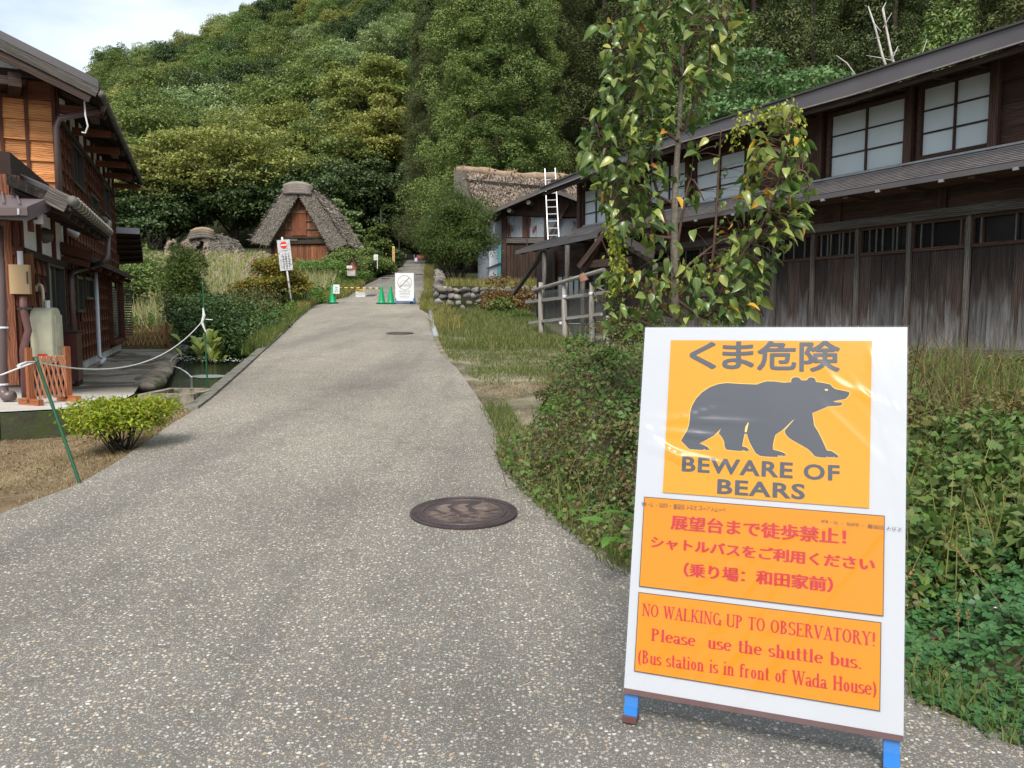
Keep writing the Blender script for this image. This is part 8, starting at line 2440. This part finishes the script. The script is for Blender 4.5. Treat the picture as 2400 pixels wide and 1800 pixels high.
# right of the warning board
rzone = [(1.28, 2.25), (2.6, 1.7), (6, 3), (7.6, 7), (5.8, 10.2), (4.4, 10.6), (3.4, 8), (2.4, 5.4), (1.55, 3.4)]
clov = [(1.25, 2.2), (2.9, 1.6), (3.4, 3.3), (1.75, 3.5)]
mug = [(1.6, 3.1), (3.3, 3.0), (4.4, 4.9), (2.5, 5.2)]
dryz = [(2.3, 4.9), (4.6, 4.7), (7.0, 7.4), (5.4, 9.9), (3.6, 8.6)]
def trefoils(poly, n, size, mat, name, lab):
    q = pts_poly(poly, n, rg); q = q[q[:, 0] > XR(q[:, 1]) + .01]
    h = np.minimum(mound(q[:, 0], q[:, 1]), .28) * rg.uniform(.6, 1.05, len(q)); P2 = np.stack([q[:, 0], q[:, 1], H(q[:, 0], q[:, 1]) + h], 1)
    Nn = nrm(rg.normal(0, .28, (len(q), 3)) + np.array([[-.15, -.3, 1.0]])); a0 = rg.random(len(q)) * 6.28; Vs, Fs = [], []; n0 = 0
    sz = size * rg.uniform(.6, 1.25, len(q))
    T1_ = nrm(np.cross(Nn, np.array([[0., 1., 0.]]))); T2_ = np.cross(Nn, T1_)
    for k in range(3):
        a = a0 + k * 2.094; D = T1_ * np.cos(a)[:, None] + T2_ * np.sin(a)[:, None]
        V1, F1 = leafarr(P2, D, Nn, sz, .42, .05); Vs.append(V1); Fs.append(F1 + n0); n0 += len(V1)
    return stuff(np_mesh(name, np.concatenate(Vs), np.concatenate(Fs), mat), lab, 'undergrowth')
L_clov = leafmat('clover_leaves', [(0.030, 0.088, 0.027), (0.047, 0.128, 0.038), (0.074, 0.176, 0.054), (0.054, 0.115, 0.030)], .25, .4, 0, 0)
L_mug = leafmat('mugwort_leaves', [(.055, .11, .025), (.095, .17, .035), (.15, .23, .055), (.08, .12, .035), (.20, .22, .07)], .3, .45, 0, 0)
L_dry = leafmat('mixed_dry_leaves', [(0.060, 0.090, 0.020), (0.140, 0.150, 0.035), (0.250, 0.200, 0.070), (0.130, 0.060, 0.030), (0.080, 0.110, 0.030), (0.320, 0.280, 0.100)], .25, .6, 0, 0)
trefoils(clov, 4600, .030, L_clov, 'clover_patch', 'dark green clover patch at the lane edge right of the warning board')
heap(mug, 15000, .055, L_mug, 'mugwort_patch', 'bright green mugwort leaves right of the warning board', 'undergrowth', .7, .2, .5, 1.0)
clumpheap(mug, 60, 9000, .06, L_mug, 'mugwort_clumps', 'tufted mugwort clumps right of the warning board', .08, .18, .04)
clumpheap(dryz, 60, 9000, .05, L_dry, 'dry_clumps', 'clumps of yellowing weeds on the bank below the house', .10, .24, .04)
heap(clov, 5000, .04, L_mug, 'clover_weeds', 'narrow green leaves between the clover', 'undergrowth', .8, .16, .4, .5)
heap(dryz, 22000, .05, L_dry, 'dry_weeds', 'yellowing mixed weeds on the bank below the timber house', 'undergrowth', .6, .2, .4, .9)
heap(dryz, 16000, .035, L_bush, 'bank_bush_leaves', 'small dark leaves on the bank below the timber house', 'undergrowth', .6, .3, .4, 1.0)
P_ = ground_pts(dryz, 9000, rg, 1.0); stuff(blades('bank_blades', P_, rg.uniform(.35, .85, len(P_)), .75, .013, G_mead, rg), 'long yellow green blades arching on the bank below the house', 'grass')
P_ = ground_pts(mug, 2600, rg, 1.0); stuff(blades('mugwort_blades', P_, rg.uniform(.3, .65, len(P_)), .7, .007, G_yellow, rg), 'fine foxtail blades in the mugwort', 'grass')
Vs, Fs = twigs(rzone, 420, .05, .2, M_stalk, 'foxtail_stalks', 'thin foxtail grass stalks right of the warning board', .0016, .4, 26, .010)
stuff(np_mesh('foxtail_heads', np.concatenate(Vs), np.concatenate(Fs), leafmat('foxtail', [(0.320, 0.200, 0.070), (0.420, 0.300, 0.130)], .2, .8, 0, 0)), 'golden brown foxtail heads right of the warning board', 'grass')
twigs(dryz, 170, .3, .65, M_redstalk, 'dark_stalks', 'dark red dead stalks in front of the house foot', .0035, .25)
def flowers(poly, n, size, col, name, lab, hs=1.05, petals=5):
    q = pts_poly(poly, n, rg); q = q[q[:, 0] > XR(q[:, 1]) + .05]; P2 = np.stack([q[:, 0], q[:, 1], H(q[:, 0], q[:, 1]) + mound(q[:, 0], q[:, 1]) * hs], 1)
    Vs, Fs = [], []; n0 = 0
    for k in range(petals * 2):
        D = randdir(len(P2), rg); D[:, 2] = np.abs(D[:, 2]) * .6; V1, F1 = leafarr(P2, nrm(D), nrm(D + [[0, 0, 1]]), size, .35); Vs.append(V1); Fs.append(F1 + n0); n0 += len(V1)
    stuff(np_mesh(name, np.concatenate(Vs), np.concatenate(Fs), simple(name + '_petals', col, .6, 0, .15, 30)), lab, 'flowers')
flowers(rzone, 150, .009, (.62, .38, .46), 'pink_knotweed', 'tiny pink knotweed heads right of the warning board')
flowers(bushreg, 260, .008, (.60, .55, .52), 'white_specks', 'tiny pale flowers in the bush right of the lane')
cf = PX(2220, 1625, 2.62)
t = thing('clover_flower', 'single purple clover flower near the lower right corner', 'flower', cf)
d = randdir(60, rg); V1, F1 = leafarr(np.tile(np.array(cf), (60, 1)), d, randdir(60, rg), .016, .3); np_mesh('head', V1, F1, simple('clover_purple', (.50, .16, .36), .6), t)
m = MB(); m.tube([cf, cf + Vector((.01, .02, -.15))], .0015, 4); m.build('stem', M_stalk, t)
wf = PX(2395, 1338, 3.6)
t = thing('white_flower', 'white star shaped flower at the right picture edge', 'flower', wf)
V_, F_ = [], []
for k in range(6):
    a = k * 1.047; D = np.array([[math.cos(a), -.25, math.sin(a)]]); V1, F1 = leafarr(np.array([wf]), D, np.array([[0, -1., .2]]), .035, .14); V_.append(V1); F_.append(F1 + 4 * k)
np_mesh('petals', np.concatenate(V_), np.concatenate(F_), M_white, t)
# broad dock leaves by the lane
dk = thing('dock_plant', 'broad green dock leaves at the lane edge left of the warning board', 'plant', PX(1440, 1210, 3.5))
DM = leafmesh('leaf', .14, .07, obj_leaf_mat('dock_leaf', [(.08, .19, .03), (.12, .25, .04)]), .2)
for k, (px, py, yaw, pit) in enumerate(((1468, 1205, 1.9, .3), (1440, 1260, 2.6, .1), (1472, 1275, 2.2, .5), (1420, 1225, 1.2, .2), (1478, 1240, 2.9, .7), (1300, 1085, 1.6, .2), (1330, 1070, 2.4, .3))):
    o = bpy.data.objects.new('leaf', DM); C.objects.link(o); o.location = PX(px, py, 3.55 if px > 1400 else 5.4); o.rotation_euler = (pit, rnd.uniform(-.3, .3), yaw); attach(o, dk)
ir = thing('iris_clump', 'clump of stiff yellow green iris blades behind the bush', 'plant', PX(1370, 900, 9.5))
P_ = np.array([[PX(1345 + rg.normal(0, 14), 920, 9.3).x, 9.3 + rg.normal(0, .05), .50] for _ in range(34)]); blades('blades', P_, rg.uniform(.5, .95, 34), .22, .018, G_yellow, rg, ir)

# ---------------------------------------------------------------- the fruit tree behind the warning board
YT = 5.4
ft = thing('fruit_tree', 'young fruit tree with heart shaped leaves behind the warning board', 'tree', (1.17, YT, .2))
tk = MB()
tk.tube([Vector((1.17, YT, .05))] + [PX(x, y, YT) for x, y in ((1584, 1000), (1583, 760), (1580, 560), (1583, 420), (1592, 300), (1600, 100), (1606, -60))], [.036, .034, .030, .026, .022, .018, .013, .008], 10)
tk.build('trunk', simple('grey_young_bark', (.17, .145, .115), .85, 0, .35, 40, .5), ft, smooth=True)
brs = [[(1583, 620), (1555, 500), (1531, 411), (1521, 316), (1502, 269), (1487, 126), (1490, 0)], [(1583, 480), (1500, 440), (1440, 420), (1400, 390)], [(1590, 330), (1545, 300), (1480, 250), (1445, 200), (1433, 150), (1438, 80), (1434, 40)],
       [(1595, 300), (1604, 300), (1629, 237), (1661, 158), (1664, 63), (1670, -20)], [(1582, 700), (1660, 740), (1710, 640), (1790, 520), (1830, 400), (1850, 300), (1858, 265)], [(1582, 650), (1640, 600), (1700, 560), (1760, 560)],
       [(1583, 750), (1530, 700), (1490, 650), (1440, 620), (1410, 560)], [(1584, 800), (1520, 760), (1450, 740), (1390, 690)], [(1583, 600), (1600, 500), (1620, 420), (1650, 470)], [(1660, 700), (1675, 560), (1683, 420), (1690, 300)],
       [(1620, 690), (1700, 700), (1760, 690), (1790, 740)], [(1600, 130), (1640, 80), (1700, 60)], [(1600, 180), (1560, 120), (1540, 40)], [(1430, 420), (1400, 300), (1366, 275)], [(1830, 420), (1880, 400), (1900, 430)], [(1583, 560), (1480, 540), (1430, 480)]]
twig_pts = []
mt_br = simple('red_brown_twig', (.085, .045, .03), .8, 0, .25, 30)
for b_ in brs:
    dy0 = rnd.uniform(-.25, .25); P3 = []
    for i, (x, y) in enumerate(b_): P3.append(PX(x, y, YT + dy0 * i / (len(b_) - 1) + rnd.uniform(-.03, .03)))
    # resample smoothly
    Q = []
    for i in range(len(P3) - 1):
        p0, p1, p2, p3 = P3[max(i - 1, 0)], P3[i], P3[i + 1], P3[min(i + 2, len(P3) - 1)]
        for k in range(5):
            t = k / 5; Q.append(.5 * ((2 * p1) + (p2 - p0) * t + (2 * p0 - 5 * p1 + 4 * p2 - p3) * t * t + (-p0 + 3 * p1 - 3 * p2 + p3) * t ** 3))
    Q.append(P3[-1]); m = MB(); nQ = len(Q)
    m.tube(Q, [.011 * (1 - .75 * i / (nQ - 1)) + .0015 for i in range(nQ)], 6); m.build('branch', mt_br, ft, smooth=True)
    twig_pts += Q
FL = obj_leaf_mat('fruit_leaf', [(.07, .125, .035), (.13, .20, .05), (.20, .27, .065), (.075, .13, .04), (.27, .32, .08), (.38, .40, .11)], .38, .28)
FY = obj_leaf_mat('yellow_fruit_leaf', [(.55, .38, .04), (.62, .30, .03), (.45, .42, .08)], .3, .4)
FBn = obj_leaf_mat('withered_leaf', [(.10, .05, .04), (.16, .07, .04), (.07, .05, .055)], .1, .7)
LMs = [leafmesh('leaf', l, w, FL, b_, c) for l, w, b_, c in ((.088, .058, .35, .22), (.098, .060, .55, .3), (.078, .054, .15, .12), (.092, .050, .8, .35))]
LY = [leafmesh('leaf', .08, .045, FY, .4, .3), leafmesh('leaf', .07, .03, FBn, .9, .6)]
def tri_in(poly, px, py):
    ins = False; j = len(poly) - 1
    for i in range(len(poly)):
        if (poly[i][1] > py) != (poly[j][1] > py) and px < (poly[j][0] - poly[i][0]) * (py - poly[i][1]) / (poly[j][1] - poly[i][1]) + poly[i][0]: ins = not ins
        j = i
    return ins
zones = [([(1470, -60), (1740, -60), (1735, 60), (1700, 190), (1650, 230), (1560, 200), (1480, 150), (1450, 60)], 420, 0), ([(1400, 60), (1480, 30), (1560, 200), (1560, 420), (1540, 560), (1450, 560), (1400, 450), (1350, 350), (1380, 270), (1420, 240)], 520, 0),
         ([(1560, 230), (1680, 230), (1660, 330), (1620, 400), (1650, 520), (1600, 620), (1560, 560)], 50, 0), ([(1780, 270), (1850, 240), (1880, 300), (1910, 420), (1890, 520), (1820, 600), (1740, 760), (1640, 740), (1700, 560), (1740, 440)], 470, 0),
         ([(1400, 650), (1560, 600), (1780, 600), (1800, 700), (1740, 775), (1420, 775), (1380, 700)], 280, 0), ([(1670, 300), (1705, 300), (1700, 560), (1670, 560)], 26, 1), ([(1350, 370), (1450, 380), (1560, 480), (1560, 600), (1430, 520)], 110, 0)]
leafspots = []
for poly, n, kind in zones:
    lo = [min(p[i] for p in poly) for i in (0, 1)]; hi = [max(p[i] for p in poly) for i in (0, 1)]; c = 0
    while c < n:
        x, y = rnd.uniform(lo[0], hi[0]), rnd.uniform(lo[1], hi[1])
        if not tri_in(poly, x, y): continue
        leafspots.append((x, y, YT + rnd.uniform(-.32, .32), kind)); c += 1
rnd.shuffle(leafspots)
leafspots.sort(key=lambda l: l[2])
jV, jF, jn = {0: [], 1: []}, {0: [], 1: []}, {0: 0, 1: 0}
stalks = MB()
for i, (x, y, Y, kind) in enumerate(leafspots):
    p = PX(x, y, Y)
    yel = rnd.random() < (.06 if y > 300 else .02)
    me = rnd.choice(LY) if yel else rnd.choice(LMs)
    s = rnd.uniform(.55, 1.22) * (.6 if kind else 1)
    near = min(twig_pts, key=lambda q: (q - p).length_squared)
    away = (p - near); yaw = math.atan2(-away.x, away.y) + rnd.uniform(-.9, .9)
    rot = (rnd.uniform(-1.35, .1) if rnd.random() < .8 else rnd.uniform(-.2, .9), rnd.uniform(-.9, .9), yaw)
    stalks.tube([near, near.lerp(p, .6) + Vector((0, 0, .01)), p], [.0022, .0016, .0012], 3, False)
    if i < 300:
        o = bpy.data.objects.new('leaf', me); C.objects.link(o); o.location = p; o.rotation_euler = rot; o.scale = (s, s, s); attach(o, ft)
    else:
        k = 1 if yel else 0
        from mathutils import Euler
        M = Matrix.Translation(p) @ Euler(rot).to_matrix().to_4x4() @ Matrix.Scale(s, 4)
        vv = [M @ v.co for v in me.vertices]; jV[k] += [tuple(v) for v in vv]; jF[k] += [tuple(a + jn[k] for a in f.vertices) for f in me.polygons]; jn[k] += len(vv)
stalks.build('leaf_stalks', mt_br, ft)
FJ = leafmat('fruit_foliage', [(0.045, 0.095, 0.022), (0.075, 0.140, 0.030), (0.120, 0.190, 0.035), (0.055, 0.110, 0.035), (0.170, 0.230, 0.050), (0.240, 0.280, 0.060)], .32, .32, 0, 0)
FJY = leafmat('fruit_foliage_yellow', [(0.550, 0.380, 0.040), (0.620, 0.300, 0.030), (0.200, 0.080, 0.040)], .3, .4, 0, 0)
for k, mt_ in ((0, FJ), (1, FJY)):
    me = bpy.data.meshes.new('foliage'); me.from_pydata(jV[k], [], jF[k]); me.materials.append(mt_); me.polygons.foreach_set('use_smooth', [True] * len(me.polygons)); me.transform(Matrix.Translation(-ORI[ft.name]))
    o = bpy.data.objects.new('foliage', me); C.objects.link(o); o.parent = ft; o['kind'] = 'stuff'
# vines climbing the fruit tree
L_vine = leafmat('vine_leaves', [(0.200, 0.280, 0.030), (0.340, 0.400, 0.050), (0.480, 0.500, 0.080), (0.140, 0.200, 0.030)], .35, .45, 0, 0)
def vine(path, n, spread, size, label, mat=L_vine, Y=YT - .1):
    t = thing('climbing_vine', label, 'vine', PX(path[0][0], path[0][1], Y)); Q = [PX(x, y, Y) for x, y in path]; m = MB(); m.tube(Q, .003, 4); m.build('stem', M_redstalk, t)
    P2 = []
    for _ in range(n):
        f = rnd.random() * (len(Q) - 1); i = min(int(f), len(Q) - 2); p = Q[i].lerp(Q[i + 1], f - i); P2.append((p.x + rnd.gauss(0, spread), p.y + rnd.gauss(0, spread), p.z + rnd.gauss(0, spread)))
    P2 = np.array(P2); D = nrm(np.stack([rg.normal(0, .5, n), rg.normal(0, .5, n), rg.normal(-.8, .4, n)], 1)); V1, F1 = leafarr(P2, D, randdir(n, rg) + [[0, -.8, .2]], size * rg.uniform(.6, 1.3, n), .26); np_mesh('foliage', V1, F1, mat, t)
vine([(1432, 505), (1436, 540), (1445, 580), (1450, 630), (1440, 680)], 520, .028, .034, 'hanging light green vine curtain left of the fruit tree trunk')
vine([(1440, 640), (1450, 690), (1500, 700), (1560, 670), (1600, 690)], 160, .05, .026, 'orange and green vine tangle low in the fruit tree', L_orange)
vine([(1720, 330), (1740, 280), (1790, 265), (1850, 250), (1865, 300), (1855, 360)], 380, .035, .032, 'pale vine looping over the right top of the fruit tree')
vine([(1600, 640), (1640, 620), (1700, 640), (1740, 600)], 120, .05, .028, 'small pale vine leaves low on the right of the trunk')

# shaggy reed ends lying on the thatched roofs
L_reed = leafmat('thatch_reeds', [(0.105, 0.090, 0.075), (0.225, 0.203, 0.173), (0.390, 0.352, 0.307), (0.285, 0.240, 0.195)], 0, .9, 0, 0)
L_reed2 = leafmat('fresh_thatch_reeds', [(.14, .11, .085), (.24, .19, .155), (.38, .31, .25), (.30, .22, .16)], 0, .9, 0, 0)
def reeds(a, b, c, d, n, ln_, mat, parent, off=.03, wob=.35):
    a, b, c, d = (np.array(q) for q in (a, b, c, d)); u = rg.random((n, 1)); v = rg.random((n, 1))
    P2 = (a * (1 - u) + b * u) * (1 - v) + (d * (1 - u) + c * u) * v
    nn = np.cross(b - a, d - a); nn = nn / np.linalg.norm(nn); nn = nn if nn[2] > 0 else -nn
    D = nrm(np.tile(d - a, (n, 1)) / np.linalg.norm(d - a) + rg.normal(0, wob, (n, 3)) + nn * .12)
    V1, F1 = leafarr(P2 + nn * (off + rg.random((n, 1)) * .05), D, np.tile(nn, (n, 1)) + rg.normal(0, .3, (n, 3)), rg.uniform(.5, 1.3, n) * ln_, .07)
    o = np_mesh('reed_ends', V1, F1, mat, parent); o['kind'] = 'stuff'
reeds(T0, T1_, Tr, Tl, 26000, .30, L_reed2, barn, .05)
for side, outer, D_, inner in SURF:
    reeds(outer[0], outer[0] + D_, outer[-1] + D_, outer[-1], 9000, .30, L_reed, hut, .0)
    reeds(outer[0] + Vector((0, -.02, 0)), outer[-1] + Vector((0, -.02, 0)), inner[-1] + Vector((0, -.02, 0)), inner[0] + Vector((0, -.02, 0)), 5000, .16, L_reed, hut, .0, .9)

for O_, D_, I_ in SURF2: reeds(O_[0], O_[0] + D_, O_[-1] + D_, O_[-1], 3500, .30, L_reed, sh, .0); reeds(O_[0] + Vector((0, -.02, 0)), O_[-1] + Vector((0, -.02, 0)), I_[-1] + Vector((0, -.02, 0)), I_[0] + Vector((0, -.02, 0)), 2500, .2, L_reed, sh, .0, .9)
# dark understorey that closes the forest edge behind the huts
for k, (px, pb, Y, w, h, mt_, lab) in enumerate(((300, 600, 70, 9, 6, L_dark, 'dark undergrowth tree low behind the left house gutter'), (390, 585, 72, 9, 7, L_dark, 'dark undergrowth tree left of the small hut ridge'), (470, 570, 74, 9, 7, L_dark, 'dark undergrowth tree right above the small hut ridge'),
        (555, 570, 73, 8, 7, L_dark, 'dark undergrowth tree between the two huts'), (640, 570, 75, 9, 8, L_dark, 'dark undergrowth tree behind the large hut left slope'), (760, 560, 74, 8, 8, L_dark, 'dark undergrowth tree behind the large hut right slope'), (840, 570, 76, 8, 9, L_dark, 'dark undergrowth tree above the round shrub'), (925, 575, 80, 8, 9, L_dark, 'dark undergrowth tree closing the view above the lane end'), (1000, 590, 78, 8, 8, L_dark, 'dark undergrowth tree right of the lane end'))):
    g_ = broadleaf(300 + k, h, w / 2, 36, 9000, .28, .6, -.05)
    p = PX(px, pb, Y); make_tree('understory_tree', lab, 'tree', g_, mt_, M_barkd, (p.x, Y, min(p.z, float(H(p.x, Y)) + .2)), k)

# two or three look-alike neighbours are told apart by their order from left to right
_by = {}
for o in SC.objects:
    if o.parent is None and o.get('group') in ('broadleaf trees covering the hill', 'shaded cedars on the right slope'): _by.setdefault(o['label'], []).append(o)
for lab, os_ in _by.items():
    if len(os_) < 2: continue
    os_.sort(key=lambda o: o.location.x / o.location.y)
    for i, o in enumerate(os_): o['label'] = (['left one of two', 'right one of two'] if len(os_) == 2 else ['leftmost one', 'middle one', 'rightmost one'] if len(os_) == 3 else ['leftmost one', 'second from left', 'third from left', 'rightmost one', 'last one', 'end one', 'far one'])[i] + ', ' + lab
